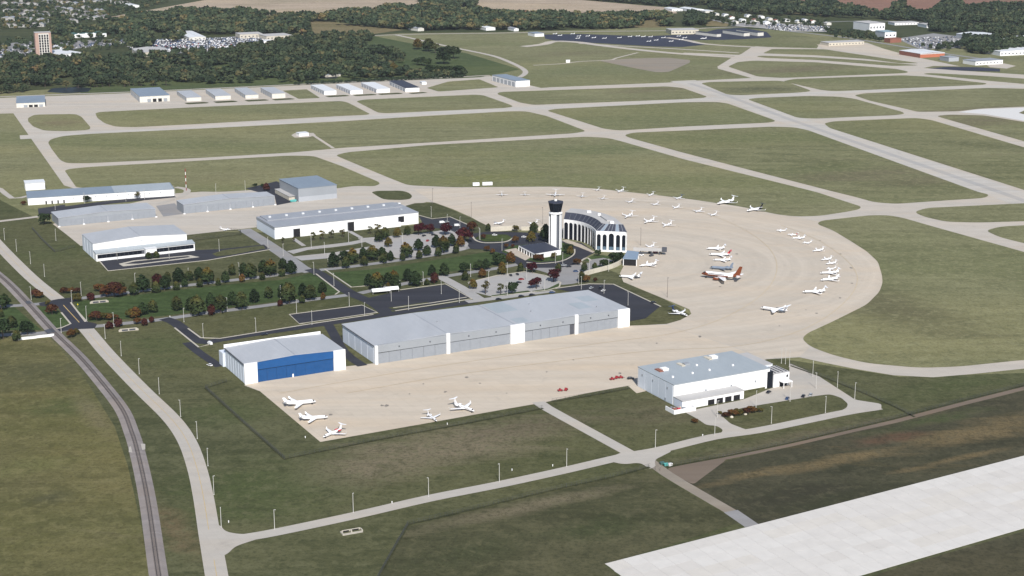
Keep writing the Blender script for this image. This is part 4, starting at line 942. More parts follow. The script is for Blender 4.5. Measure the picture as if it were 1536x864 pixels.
mb = MB(); mb.hexa([tuple(c0 + en * .2 + ed * -.2), tuple(e0 + en * .2 + ed * .2), tuple(e0 - en * 1.2 + ed * .2), tuple(c0 - en * 1.2 - ed * .2)] + [tuple(p + Vector((0, 0, 1.49))) for p in (c0 + en * .2 + ed * -.2, e0 + en * .2 + ed * .2, e0 - en * 1.2 + ed * .2, c0 - en * 1.2 - ed * .2)]); mb.build('plinth', M['white'], term)
for k in range(nb):
    wall, glass = MB(), MB(); p0, p1 = cur[k + 1], cur[k]
    d = (p1 - p0).normalized(); n_ = Vector((d.y, -d.x, 0))
    if n_.x * .5 + n_.y > 0: n_ = -n_
    arch_bay((wall, glass), p0, p1, n_, 0.2, zt, .78, .86, None, .5)
    o = wall.build('arch_bay', M['white'], term); glass.build('arch_glass', M['glass'], o)
# outer (ramp-side) wall: the curve pushed out by the depth of the building
dep = W
def offs(t, d_):
    p = bez(t); q = (bez(min(1, t + .01)) - bez(max(0, t - .01))).normalized(); n_ = Vector((-q.y, q.x, 0))
    if n_.x * .5 + n_.y < 0: n_ = -n_
    e_ = ed if t == 0 else n_
    m_ = max(0.0, 1 - t * 3); n2 = (ed * m_ + n_ * (1 - m_)).normalized()
    return p + n2 * d_
outer = [offs(k / nb, dep) for k in range(nb + 1)]
mb = MB()
for k in range(nb):
    p, q = outer[k], outer[k + 1]; i0, i1 = outer[k] * .96 + cur[k] * .04, outer[k + 1] * .96 + cur[k + 1] * .04
    mb.hexa([(i0.x, i0.y, 0), (p.x, p.y, 0), (q.x, q.y, 0), (i1.x, i1.y, 0), (i0.x, i0.y, zt), (p.x, p.y, zt), (q.x, q.y, zt), (i1.x, i1.y, zt)])
mb.build('ramp_wall', M['white'], term)
p, q = cur[nb], outer[nb]; d = (q - p).normalized(); n_ = Vector((-d.y, d.x, 0))
mb = MB(); mb.hexa([(x.x, x.y, z) for z in (0, zt - .01) for x in (p - n_ * .4 + d * .1, q - n_ * .4 - d * .1, q - n_ * .0 - d * .1, p - n_ * .0 + d * .1)]); mb.build('north_wall', M['white'], term)
# sloped dark glazed mansard, flat roof behind it
ins = [cur[k] * .78 + outer[k] * .22 for k in range(nb + 1)]; ino = [cur[k] * .15 + outer[k] * .85 for k in range(nb + 1)]
back = Vector((0, 0, 0)) - en * 6.0
ins[0] = ins[0] - en * 6.5; ino[0] = ino[0] - en * 6.5
rt = zt + 5.2
for k in range(nb):
    mb = MB()
    a_, b_, c_, d_ = cur[k + 1] * .97 + outer[k + 1] * .03, cur[k] * .97 + outer[k] * .03, ins[k], ins[k + 1]
    if k == 0: b_ = b_ - en * .8
    mb.add([(a_.x, a_.y, zt + .02), (b_.x, b_.y, zt + .02), (c_.x, c_.y, rt), (d_.x, d_.y, rt)], [(0, 1, 2, 3)])
    mb.add([(a_.x, a_.y, zt - .3), (b_.x, b_.y, zt - .3), (c_.x, c_.y, zt - .3), (d_.x, d_.y, zt - .3)], [(3, 2, 1, 0)])
    o = mb.build('mansard_panel', M['roofd'], term)
    mb = MB(); mb.tube([(a_.x, a_.y, zt + .1), (d_.x, d_.y, rt + .1)], .16, 4); mb.build('rib', M['shaft'], o)
    mb = MB(); p, q, s_, t_ = ins[k], ino[k], ino[k + 1], ins[k + 1]
    mb.hexa([(v.x, v.y, z) for z in (rt - .25, rt + .25) for v in (p, q, s_, t_)]); mb.build('flat_roof', M['rooftan'], term)
    mb = MB(); p, q, s_, t_ = outer[k], outer[k + 1], ino[k + 1], ino[k]
    mb.add([(p.x, p.y, zt + .02), (q.x, q.y, zt + .02), (s_.x, s_.y, rt), (t_.x, t_.y, rt)], [(0, 1, 2, 3)]); mb.build('mansard_panel', M['roofg'], term)
nseg = 8
for k in range(nseg):
    t0, t1 = k / nseg, (k + 1) / nseg
    lo0, lo1 = c0 * (1 - t0) + e0 * t0 - en * .9, c0 * (1 - t1) + e0 * t1 - en * .9
    hi0, hi1 = ins[0] * (1 - t0) + ino[0] * t0, ins[0] * (1 - t1) + ino[0] * t1
    mb = MB(); mb.add([(lo0.x, lo0.y, zt + .03), (lo1.x, lo1.y, zt + .03), (hi1.x, hi1.y, rt), (hi0.x, hi0.y, rt)], [(0, 1, 2, 3)])
    o = mb.build('mansard_panel', M['roofslate' if k % 4 == 1 else 'roofd'], term)
    mb = MB(); mb.tube([(lo0.x, lo0.y, zt + .1), (hi0.x, hi0.y, rt + .1)], .16, 4); mb.build('rib', M['grey'], o)
mb = MB(); mb.hexa([(v.x, v.y, z) for z in (rt + .26, rt + 1.4) for v in [ (ins[i] * .5 + ino[i] * .5) + o_ for i, o_ in ((2, Vector((-2, -2, 0))), (2, Vector((3, -2, 0))), (4, Vector((3, 0, 0))), (4, Vector((-2, 0, 0))))]]); mb.build('roof_unit', M['rooftan'], term)
for i, w_ in ((1, 1.6), (5, 1.3), (7, 1.8)):
    c_ = ins[i] * .45 + ino[i] * .55; mb = MB(); mb.box(c_.x - w_, c_.y - w_, rt + .26, c_.x + w_, c_.y + w_, rt + 1.7); mb.build('roof_unit', M['white'], term)
# entrance canopy of pale blue metal
hc = 6.2
cq = [G(934, 387.5, hc), G(956, 388.5, hc), G(958.5, 377.5, hc), G(941, 375.5, hc)]
o0 = cq[0]; can = empty('entrance_canopy', (o0.x, o0.y, 0), 0, 'pale blue flat canopy at the end of the terminal', 'canopy')
mb = MB(); mb.hexa([(p.x - o0.x, p.y - o0.y, z) for z in (hc - .6, hc) for p in cq]); mb.build('roof', M['canopy'], can)
mb = MB(); mb.hexa([(p.x - o0.x + (1.2 if i in (0, 3) else -1.2), p.y - o0.y + (.8 if i < 2 else -.8), z) for z in (0, hc - .61) for i, p in enumerate(cq)]); mb.build('passage', M['black'], can)
for i in range(4):
    p = cq[i]; mb = MB(); mb.lathe([(0, .35), (hc - .61, .35)], 8, c=(p.x - o0.x + (.6 if i in (0, 3) else -.6), p.y - o0.y + (.4 if i < 2 else -.4), 0)); mb.build('post', M['white'], can)
ridge('retaining_wall', [(877, 414), (888, 410.5), (900, 407.5), (918, 402.5), (930, 397), (938, 390.5)], 1.2, 0, 3.6, 'beige', 4, kind=None, label='long curved beige retaining wall below the terminal', cat='wall')
ridge('ramp_wall', [(736, 347.5), (760, 346), (778, 345)], 1.0, 0, 4.4, 'beige', kind=None, label='left piece of the beige wall between the ramp and the terminal drive', cat='wall')
ridge('ramp_wall', [(782, 345.5), (800, 345.5), (818, 346)], 1.0, 0, 3.6, 'beige', kind=None, label='right piece of the beige wall between the ramp and the terminal drive', cat='wall')
# jet bridge stairs and service clutter east of the terminal
e = empty('jet_bridge', tuple(G(950, 381)), math.radians(-8), 'dark and beige passenger bridge on the ramp side of the terminal', 'passenger bridge')
mb = MB(); mb.box(0, -1.5, 3.2, 24, 1.5, 6.0); mb.build('tunnel', M['rooftan'], e); mb = MB(); mb.box(24.01, -2, 3, 28, 2, 6.4); mb.build('cab', M['doorgap'], e)
for x in (6, 15, 22): box(e, 'pillar', x - .4, x + .4, -.4, .4, 0, 3.19, 'doorgap')
box(e, 'roof_strip', 0.2, 23.8, -.8, .8, 6.01, 6.25, 'patio')

# ---- control tower
tb = G(833, 372); tt = height(tb, 301.5)
tw = empty('control_tower', (tb.x, tb.y, 0), math.radians(-20), 'tall white control tower with a dark glass cab on top', 'control tower')
S = tt / 41.0; zr = 29.5 * S
rr = 4.9
mb = MB(); mb.lathe([(0, rr * .93), (zr, rr * .93)], 8); mb.build('shaft', M['shaft'], tw)
for k in range(4):
    a = math.pi / 2 * k - math.pi / 2
    mb = MB(); n_ = Vector((math.cos(a), math.sin(a), 0)); t_ = Vector((-n_.y, n_.x, 0)); w_ = rr * .50
    ps = [n_ * (rr * 1.04) - t_ * w_, n_ * (rr * 1.04) + t_ * w_, n_ * (rr * .88) + t_ * w_, n_ * (rr * .88) - t_ * w_]
    mb.hexa([(p.x, p.y, z) for z in (0, zr + .6) for p in ps]); mb.build('shaft_panel', M['white'], tw)
mb = MB(); mb.lathe([(zr + .61, rr * 1.0), (zr + .9, rr * 1.22), (zr + 1.7, rr * 1.22), (zr + 1.7, rr * 1.0)], 16); mb.build('balcony', M['white'], tw)
mb = MB(); mb.lathe([(zr + 1.71, rr * .92), (zr + 2.4, rr * .95)], 16); mb.build('cab_base', M['white'], tw)
zc0, zc1 = zr + 2.41, tt - 1.3
for k in range(8):
    a0, a1 = 2 * math.pi * k / 8, 2 * math.pi * (k + 1) / 8
    mb = MB(); r0, r1 = rr * .98, rr * 1.32
    q = [(r0 * math.cos(a0), r0 * math.sin(a0), zc0), (r0 * math.cos(a1), r0 * math.sin(a1), zc0), (r1 * math.cos(a1), r1 * math.sin(a1), zc1), (r1 * math.cos(a0), r1 * math.sin(a0), zc1)]
    mb.hexa([q[0], q[1], tuple(x * .97 if i < 2 else x for i, x in enumerate(q[1])), tuple(x * .97 if i < 2 else x for i, x in enumerate(q[0])), q[3], q[2], tuple(x * .97 if i < 2 else x for i, x in enumerate(q[2])), tuple(x * .97 if i < 2 else x for i, x in enumerate(q[3]))])
    mb.build('cab_window', M['glass'], tw)
    mb = MB(); mb.tube([q[0], q[3]], .14, 4); mb.build('mullion', M['jetblack'], tw)
mb = MB(); mb.lathe([(zc1 + .01, rr * 1.38), (zc1 + .9, rr * 1.38), (zc1 + 1.4, rr * .9)], 8); mb.build('cab_roof', M['roofd'], tw)
mb = MB(); mb.lathe([(zc1 + 1.41, 1.2), (zc1 + 2.4, 1.2), (zc1 + 2.9, .4)], 8); mb.build('beacon_box', M['white'], tw)
for x, y in ((1.6, 1), (-1.8, -.6)):
    mb = MB(); mb.tube([(x, y, zc1 + 1.3), (x, y, zc1 + 4.4)], .08, 4); mb.build('antenna', M['doorgap'], tw)
# base building of the tower
hb = 4.6
pl, pn, pr_, pb = G(777, 368.5, hb), G(801.5, 381.5, hb), G(843, 374.5, hb), G(818, 363, hb)
bb = empty('annex_building', (pn.x, pn.y, 0), 0, 'low white building with dark flat roof round the foot of the control tower', 'building')
qs = [p - Vector((pn.x, pn.y, hb)) for p in (pl, pn, pr_, pb)]; cen = (qs[0] + qs[1] + qs[2] + qs[3]) / 4
def ring(f, z): return [(cen.x + (q.x - cen.x) * f, cen.y + (q.y - cen.y) * f, z) for q in qs]
mb = MB(); mb.hexa(ring(.97, hb - .9) + ring(.97, hb)); 
mb.build('fascia', M['white'], bb)
mb = MB(); mb.hexa(ring(.94, hb + .005) + ring(.94, hb + .12)); mb.build('roof', M['roofd'], bb)
mb = MB(); mb.hexa(ring(.93, .1) + ring(.93, hb - .905)); mb.build('glazing', M['glass'], bb)
A_, B_ = qs[1], qs[2]; d = (B_ - A_); d2 = d.normalized(); n_ = Vector((d2.y, -d2.x, 0))
s0, s1 = A_ + d * .36, A_ + d * .98
mb = MB(); mb.hexa([(p.x, p.y, z) for z in (.05, hb - .92) for p in (s0 + n_ * .1 - n_ * .6, s1 + n_ * .1 - n_ * .6, s1 - n_ * 2.2, s0 - n_ * 2.2)]); mb.build('wall', M['white'], bb)
for t_ in (.03, .2, .36, .52, .68, .84):
    p = qs[0] * (1 - t_) + qs[1] * t_; mb = MB(); mb.box(p.x + .0, p.y + .6, .06, p.x + .6, p.y + 1.2, hb - .92); mb.build('column', M['white'], bb)

# ---- far buildings
FAR = [
 ('warehouse', 'orange-fronted hangar with pale roof at the far right', (1380, 87), (1416.7, 85), 80.8, (1342.5, 76), 'brickr', 'roofwhite', 1),
 ('shed', 'small grey shed right of the orange-fronted hangar', (1423, 92.6), (1438, 91.8), 86.5, (1414, 84), 'greyl', 'roofg', 0),
 ('hangar', 'white fronted hangar at the far right beyond the asphalt patch', (1463, 98.3), (1504, 95.8), 92.3, (1450, 89), 'white', 'roofg', 0),
 ('factory', 'big teal-grey factory with a pale end wall at the far right', (1304, 47), (1327, 46), 35.5, (1240, 33.5), 'white', 'rooftan', 0),
 ('warehouse', 'teal-sided extension in front of the pale factory', (1327, 57.5), (1344, 57), 48.5, (1302, 46), 'white', 'teal', 0),
 ('store', 'low red brick store in front of the teal factory', (1335, 64.5), (1352, 63.5), 58.5, (1322, 57.5), 'brickr', 'brickr', 0),
 ('warehouse', 'long low white-roofed warehouse behind the far right trees', (1390, 42), (1447, 40.5), 37.5, (1384, 34.8), 'white', 'rooftan', 0),
 ('warehouse', 'narrow white-roofed warehouse right of the factory at the back', (1342, 38), (1378, 37), 34.4, (1335, 32.5), 'white', 'rooftan', 0),
 ('hall', 'white hall with a grey front, far right among dark trees', (1456, 60), (1497, 58), 53.5, (1452, 49.5), 'greyl', 'roofwhite', 2.2),
 ('warehouse', 'long white warehouse at the right edge, behind dark trees', (1499, 66), (1560, 63.5), 58.5, (1497, 55), 'white', 'roofwhite', 0),
 ('warehouse', 'white shed with pale roof at the right edge below the long warehouse', (1500, 84), (1560, 81.5), 77.5, (1492, 72.5), 'white', 'roofwhite', 1.5),
 ('hangar', 'dark-roofed hangar with cream end, nearest the far light aircraft', (1075, 55.5), (1081.5, 55), 51.3, (1049, 47), 'cream', 'roofd', 0),
 ('hangar', 'dark-roofed hangar with cream end, middle of the three at the far ramp', (1115.7, 54.5), (1124.3, 54), 49.8, (1087, 45), 'cream', 'roofd', 0),
 ('hangar', 'dark-roofed hangar with cream end, rightmost of the three at the far ramp', (1136.5, 54.2), (1145.3, 53.7), 49, (1113, 43.8), 'cream', 'roofd', 0),
 ('hangar', 'beige hangar at the right end of the dark far ramp', (1007, 51.8), (1048, 51), 45.5, (1012, 42.5), 'beige', 'rooftan', 0),
 ('hangar', 'low beige shed left of the far right apron', (1243, 69), (1296, 66.5), 64.5, (1228, 62.5), 'beige', 'rooftan', 0),
 ('barn', 'white roofed barn at the wood edge top right of centre', (1040, 18.6), (1056, 18), 14.8, (1033, 11), 'white', 'roofwhite', 1.5),
 ('barn', 'low white barn right of the white roofed barn', (1058, 19.5), (1071, 19), 16.8, (1055, 14.8), 'cream', 'roofwhite', 0),
 ('hut', 'small white hut at the left end of the dark far ramp', (802, 55.2), (816, 54.6), 50.6, (799, 48), 'white', 'roofslate', 0),
 ('hall', 'green-roofed hall with white gables, top left', (108, 57), (160, 55), 51.8, (98, 43), 'white', 'greenroof', 1.2),
 ('warehouse', 'long white warehouse roof stretching back above the parked cars', (284, 60.5), (309, 59.5), 56.5, (260, 45), 'cream', 'roofwhite', 1.5),
 ('hall', 'low hall with a pale rounded roof in the park trees', (208, 86), (257, 84), 80, (200, 73), 'beige', 'rooftan', 2.5),
 ('annex', 'flat white-roofed annex at the foot of the brick tower block', (87, 87.5), (122, 84.5), 81.5, (81, 75), 'white', 'roofwhite', 0),
 ('annex', 'second white-roofed annex behind the first, by the brick tower block', (84, 75.8), (110, 74.5), 72.5, (82, 68), 'white', 'roofwhite', 0),
 ('shop', 'long pale shop with dark front behind the car park', (360, 58), (394, 56.6), 51.8, (358, 49), 'beige', 'rooftan', 0),
 ('shop', 'white shop in the middle of the car park', (396, 70), (408, 69.5), 61.5, (393, 60), 'white', 'roofwhite', 0),
 ('shop', 'wide white canopy shop at the near edge of the car park', (389, 77), (424, 74.5), 73.5, (387, 70.5), 'white', 'roofwhite', 0),
 ('shop', 'pale shop at the right end of the car park', (400, 60.5), (438, 58.5), 54.5, (398, 51), 'beige', 'rooftan', 0),
 ('marquee', 'white marquee at the edge of the stubble field, top left', (195, 11.8), (209, 11.2), 8.6, (194, 5), 'white', 'roofwhite', 1.8),
 ('clubhouse', 'pale flat-roofed clubhouse by the far pond', (441, 114), (459, 113), 110.4, (440, 108.8), 'whiteblue', 'roof2', 0),
 ('clubhouse', 'pale blue-roofed clubhouse right of the far pond', (487, 116), (511, 114.5), 113, (484, 110.5), 'beige', 'roof2', 0),
 ('house', 'white farmhouse with red roof beside the far road', (716, 40), (726, 39.6), 36.6, (715, 34.5), 'white', 'brickr', 2),
 ('house', 'white house just right of the red-roofed farmhouse', (729, 46), (743, 45.4), 42, (731, 37), 'white', 'roofwhite', 2),
 ('house', 'cream house left of the red-roofed farmhouse by the far road', (627, 47), (636, 46.4), 43, (627, 40), 'cream', 'roofg', 2),
 ('house', 'white gabled house left of the dark far ramp', (771, 47), (778, 46.7), 43.5, (772, 41), 'white', 'roofg', 2),
 ('barn', 'white barn at the wood edge above the dark far ramp', (1008, 17), (1024, 16.5), 14, (1005, 11.5), 'white', 'roofwhite', 1.5),
]
for nm, lab, A, B, t, bk, wm, rm, rs in FAR:
    r, L, D, h = shed(nm, lab, nm, A, B, t, bk, wall=wm, roof=rm, rise=rs, snap=False)
    if L > 24 and wm != 'brickr':
        n_ = int(L / 7)
        for k in range(n_): box(r, 'window', (k + .3) * L / n_, (k + .7) * L / n_, -.12, -.003, h * .35, h * .6, 'doorgap')
    if nm == 'warehouse' and wm == 'brickr':
        box(r, 'front_panel', .1, L - .1, -.15, -.003, .1, h - 1.25, 'orange')
        for k in range(5): box(r, 'side_panel', -.2, -.003, 2 + k * (D - 4) / 5, 2 + (k + .9) * (D - 4) / 5, .2, h - .6, 'brickr')
        box(r, 'fascia', .2, L - .2, -.4, -.003, h - 1.2, h - .1, 'roofwhite')
    if 'green-roofed' in lab:
        for k in range(4): 
            mb = MB(); mb.prism([(L * (.12 + .22 * k), 0), (L * (.12 + .22 * k) + 9, 0), (L * (.12 + .22 * k) + 9, h * .9), (L * (.12 + .22 * k) + 4.5, h * 1.35), (L * (.12 + .22 * k), h * .9)], (-3, -.2)); mb.build('gable', M['white'], r)
for k, (x, y) in enumerate(sorted(((1101, 36), (1112, 33), (1131, 33), (1140, 28), (1152, 31), (1163, 34), (1086, 25), (1120, 26), (1178, 33), (1196, 35), (1217, 35), (1148, 36.5), (1095, 29), (1240, 38), (1072, 24), (1205, 33)))):
    shed('house', '%s small pale house from the left in the village beyond the far ramp' % ORD[k], 'house', (x, y), (x + 7, y - .3), h=4.5, D=11, rise=2, wall='white' if k % 3 else 'cream', roof=('roofwhite', 'roofg', 'brickr', 'rooftan')[k % 4], group='houses of the far village', snap=False)
# brick tower block
r, L, D, h = shed('tower_block', 'pinkish brick tower block with dark window strips, top left', 'tower block', (55, 88.5), (79, 87.5), 49.5, (49, 48), wall='brick', roof='rooftan', snap=False)
box(r, 'facade_panel', L * .22, L * .86, -.12, -.003, 1, h - 1.4, 'cream')
for k in range(4):
    for q in range(9): box(r, 'window', L * (.24 + .16 * k), L * (.24 + .16 * k) + L * .10, -.35, -.125, 2.2 + q * (h - 5) / 9, 2.2 + (q + .82) * (h - 5) / 9, 'glass')
# houses of the subdivision
rnd = random.Random(11)
def houses(rows, roofs, lab, grp, w=(9, 13), d=11, h=5):
    hw_ = None
    for (x0, y0, x1, y1, n) in rows:
        for k in range(n):
            t = (k + .5) / n; x = x0 + (x1 - x0) * t + rnd.uniform(-1, 1); y = y0 + (y1 - y0) * t + rnd.uniform(-.3, .3)
            a = G(x, y); r = empty('house', (a.x, a.y, 0), math.radians(rnd.uniform(-12, 35)), lab, 'house', grp)
            L = rnd.uniform(*w)
            mb = MB(); hh = rnd.uniform(4.5, 6); rs = rnd.uniform(2.2, 3.4)
            mb.prism([(0, 0), (L, 0), (L, hh), (L / 2, hh + rs), (0, hh)], (0, d)); mb.build('wall', M['housewall'], r)
            mb = MB(); mb.prism([(-.6, hh), (L / 2, hh + rs + .1), (L + .6, hh), (L + .6, hh + .3), (L / 2, hh + rs + .45), (-.6, hh + .3)], (-.4, d + .4)); mb.build('roof', M[roofs[rnd.randrange(len(roofs))]], r)
            for q in (.2, .6): box(r, 'window', L * q, L * q + 1.6, -.1, -.003, 1.2, 2.8, 'glass')
houses([(82, 14, 150, 27, 11), (86, 20, 128, 30, 7), (118, 13, 156, 22, 6), (98, 34, 112, 35, 2), (128, 31, 156, 27, 5)], ('shingle', 'shingle', 'roofg'), 'grey-roofed white townhouse in the dense far rows, top left', 'townhouses in the far rows', (11, 14), 14)
houses([(0, 42, 60, 40, 6), (-2, 30, 66, 34, 8), (10, 24, 70, 27, 7), (40, 20, 78, 24, 4), (0, 18, 40, 20, 4), (0, 8, 60, 10, 7), (60, 4, 110, 8, 6), (20, 3, 60, 2, 4), (110, 3, 150, 6, 5), (150, 4, 190, 8, 5)], ('shingle', 'shingle2', 'roofg', 'shingle'), 'gabled house in the leafy far subdivision, top left', 'houses of the far subdivision', (13, 18), 15)
# equipment hut in the infield
shed('equipment_hut', 'small white equipment hut on a pad in the grass left of centre', 'hut', (449, 205), (463, 203.8), 200.5, (447, 198.5), wall='white', roof='roofwhite', snap=False)
sheet('hut_pad', [(437, 203), (442, 200), (470, 199.5), (474, 203), (462, 206), (442, 206.5)], 0.16, 'taxi')
strip('hut_path', [(470, 203), (500, 222.5)], 4, 0.155, 'taxi')
shed('equipment_hut', 'small white hut on the field path below the far ramp', 'hut', (849, 94), (855, 93.8), 90, (848, 90), wall='white', roof='roofwhite', snap=False)
# ------------------------------------------------------------------ vegetation
def leaf_cloud(rng, lobes, n, size, flat=0.0, hollow=.72):
    # lobes: (cx,cy,cz, rx,ry,rz); n leaf clumps as small tilted quads through the outer part of the lobes
    vol = np.array([l[3] * l[4] * l[5] for l in lobes]) ** .67; vol /= vol.sum()
    ctr = np.zeros((n, 3)); nr = np.zeros((n, 3))
    idx = rng.choice(len(lobes), n, p=vol)
    d = rng.normal(size=(n, 3)); d /= np.linalg.norm(d, axis=1)[:, None]
    d[:, 2] = np.where(d[:, 2] < -.55, -d[:, 2], d[:, 2])
    lo = np.array(lobes)[idx]
    rad = hollow + (1.04 - hollow) * rng.random(n) ** .6
    ctr = lo[:, :3] + d * lo[:, 3:] * rad[:, None]
    nr = d + rng.normal(size=(n, 3)) * .55; nr /= np.linalg.norm(nr, axis=1)[:, None]
    a = np.cross(nr, rng.normal(size=(n, 3))); a /= np.linalg.norm(a, axis=1)[:, None]
    b = np.cross(nr, a)
    s = size * (.65 + .7 * rng.random(n))[:, None]
    v = np.stack([ctr - a * s - b * s * .7, ctr + a * s * .8 - b * s, ctr + a * s + b * s * .8, ctr - a * s * .7 + b * s], 1)
    return v.reshape(-1, 3), np.repeat(rng.normal(size=n) * .05, 4)

def np_mesh(name, v, tint, m):
    me = bpy.data.meshes.new(name); n = len(v) // 4
    me.vertices.add(len(v)); me.vertices.foreach_set('co', v.astype(np.float32).ravel())
    me.loops.add(len(v)); me.loops.foreach_set('vertex_index', np.arange(len(v), dtype=np.int32))
    me.polygons.add(n); me.polygons.foreach_set('loop_start', np.arange(0, len(v), 4, dtype=np.int32))
    at = me.attributes.new('tint', 'FLOAT', 'POINT'); at.data.foreach_set('value', np.clip(tint, 0, 1).astype(np.float32))
    me.materials.append(m); me.update(calc_edges=True); me.validate()
    return me

RNG = np.random.default_rng(7)
# street trees: dense pear-shaped crowns about one unit tall
def street_crown(seed, tint, top=None):
    rng = np.random.default_rng(seed)
    lobes = [(0, 0, .38, .34, .34, .32), (0, 0, .60, .30, .30, .30), (0, 0, .80, .16, .16, .20)]
    for k in range(5):
        a = rng.random() * 6.28; lobes.append((.15 * math.cos(a), .15 * math.sin(a),   .25 + .35 * rng.random(), .20, .20, .18))
    v, t = leaf_cloud(rng, lobes, 560, .05, hollow=.6)
    tt = np.full(len(v), tint) + t
    if top is not None: tt += (v[:, 2] > .55) * (top - tint) * np.clip((v[:, 2] - .5) * 3, 0, 1)
    return np_mesh('crown', v, tt, M['leaf'])
def broad_lobes(rng):
    lobes = [(0, 0, .58, .36, .36, .34)]
    for k in range(rng.integers(5, 9)):
        a = rng.random() * 6.28; r = .18 + .17 * rng.random()
        lobes.append((r * math.cos(a), r * math.sin(a), .4 + .38 * rng.random(), .15 + .1 * rng.random(), .15 + .1 * rng.random(), .14 + .1 * rng.random()))
    return lobes
def broad_crown(seed, tint, n=520, m='leaf'):
    rng = np.random.default_rng(seed); v, t = leaf_cloud(rng, broad_lobes(rng), n, .05, hollow=.6)
    return np_mesh('crown', v, np.full(len(v), tint) + t, M[m])
def open_crown(seed, tint):
    rng = np.random.default_rng(seed)
    lobes = [(.16 * math.cos(k * 1.3), .16 * math.sin(k * 1.3), .45 + .07 * k, .16, .16, .13) for k in range(6)]
    v, t = leaf_cloud(rng, lobes, 230, .035, hollow=.4)
    return np_mesh('crown', v, np.full(len(v), tint) + t, M['leaf'])
def trunk_mesh(h1=.3, r=.028):
    mb = MB(); mb.tube([(0, 0, 0), (.005, 0, h1 * .5), (0, .004, h1), (0, 0, h1 + .35)], [r * 1.25, r, r * .85, r * .3], 6)
    for k in range(4):
        a = k * 1.6 + .4; mb.tube([(0, 0, h1 * (.85 + .15 * k)), (.1 * math.cos(a), .1 * math.sin(a), h1 + .12 + .06 * k), (.19 * math.cos(a), .19 * math.sin(a), h1 + .24 + .07 * k)], [r * .6, r * .4, r * .15], 4)
    return mb.mesh('trunk', M['bark'])
TR_S, TR_B = trunk_mesh(.16), trunk_mesh(.28, .032)
CR = {'g': [street_crown(s, .10 + .08 * s) for s in (0, 1, 2)], 'o': [street_crown(10, .30, .52), street_crown(11, .36, .56)], 't': [street_crown(20, .22, .68), street_crown(21, .26, .74)],
      'y': [street_crown(30, .62, .70)], 'r': [street_crown(40, .76, .82)], 'm': [broad_crown(50, .985), broad_crown(51, 1.0)], 'k': [street_crown(60, .93)],
      'b': [broad_crown(70 + s, .08 + .07 * s) for s in range(4)], 'w': [open_crown(80, .52), open_crown(81, .60)], 'p': [broad_crown(90, .88), broad_crown(91, .80), broad_crown(92, .62)]}
KIND = {'g': 'dark oval street tree', 'o': 'olive oval street tree', 't': 'orange-topped street tree', 'y': 'golden street tree', 'r': 'rust orange street tree', 'm': 'round maroon tree', 'k': 'dark red-brown street tree', 'b': 'dark green broad tree', 'w': 'thin sparse young tree', 'p': 'rust red bushy shrub'}
tree_i = [0]
def tree(px, py, hpx, kind, label, group, wide=1.0):
    tree_i[0] += 1
    p = G(px, py); hh = max(1.6, height(p, py - hpx))
    r = empty('tree' if kind not in 'p' or hh > 4.5 else 'shrub', (p.x, p.y, 0), (tree_i[0] * 2.399) % 6.28, label, 'tree' if kind not in 'p' or hh > 4.5 else 'shrub', group)
    cm = CR[kind][tree_i[0] % len(CR[kind])]
    t = link('trunk', TR_B if kind in 'bmw' else TR_S, r); t.scale = (hh, hh, hh)
    bs = 1.14 if kind in 'gotyrkw' else 1.05
    c = link('crown', cm, r); j = random.Random(tree_i[0]); c.scale = (hh * wide * bs * j.uniform(.95, 1.25), hh * wide * bs * j.uniform(.95, 1.25), hh * bs * j.uniform(.94, 1.06)); c.rotation_euler = (j.uniform(-.06, .06), j.uniform(-.06, .06), j.uniform(0, 6))
    return r
def trees(rows, where, group, ox=0.0, oy=0.0, k=1.0, wide=1.0):
    cnt = {}
    for q in sorted(rows):
        kd = q[3]; cnt[kd] = cnt.get(kd, 0) + 1
    tot = dict(cnt); cnt = {}
    for q in sorted(rows):
        x, y, h_, kd = q[:4]; cnt[kd] = cnt.get(kd, 0) + 1
        lab = KIND[kd] + ' ' + where if tot[kd] == 1 else '%s %s from the left %s' % (ORD[cnt[kd] - 1], KIND[kd], where)
        tree(ox + x / k, oy + y / k, h_ / k, kd, lab, group, wide)
BG = 'street trees along the boulevard'
trees([(40, 287, 100, 'k'), (22, 357, 90, 'o'), (100, 332, 115, 'g'), (130, 262, 85, 'o'), (210, 333, 72, 'o'), (232, 262, 115, 'g'), (285, 306, 70, 'g'), (320, 245, 85, 'o'), (340, 247, 60, 'g'), (415, 242, 105, 'g'), (418, 306, 70, 'o'), (490, 282, 135, 't'), (583, 290, 62, 'o'), (648, 264, 92, 'g'), (708, 197, 90, 'o'), (800, 260, 68, 'r'), (815, 197, 95, 'g'), (880, 232, 130, 'o'), (980, 240, 64, 'o'), (988, 172, 100, 'g'), (1055, 207, 130, 't'), (1155, 212, 68, 'o'), (1170, 142, 84, 'g'), (1245, 187, 112, 'g')], 'on the upper boulevard before the crossing', BG, 230, 380, 6)
trees([(212, 516, 112, 'o'), (335, 516, 112, 'g'), (405, 562, 155, 'o'), (525, 492, 118, 'g'), (525, 558, 85, 'k'), (608, 537, 152, 'o'), (718, 472, 115, 'g'), (800, 507, 148, 'o'), (912, 445, 105, 'g'), (1035, 407, 90, 'o'), (1140, 478, 55, 'k'), (1165, 402, 105, 'g'), (1225, 452, 168, 'o'), (1345, 382, 104, 'g'), (1338, 452, 68, 'o'), (1412, 422, 128, 'o'), (1520, 358, 95, 'g'), (1528, 418, 62, 'r')], 'on the lower boulevard before the crossing', BG, 230, 380, 6)
trees([(1205, 321, 100, 'o'), (1290, 292, 150, 'g'), (1380, 475, 105, 'o'), (1290, 497, 100, 'g'), (8, 516, 70, 'o')], 'near the boulevard entrance', BG, 0, 390, 6)
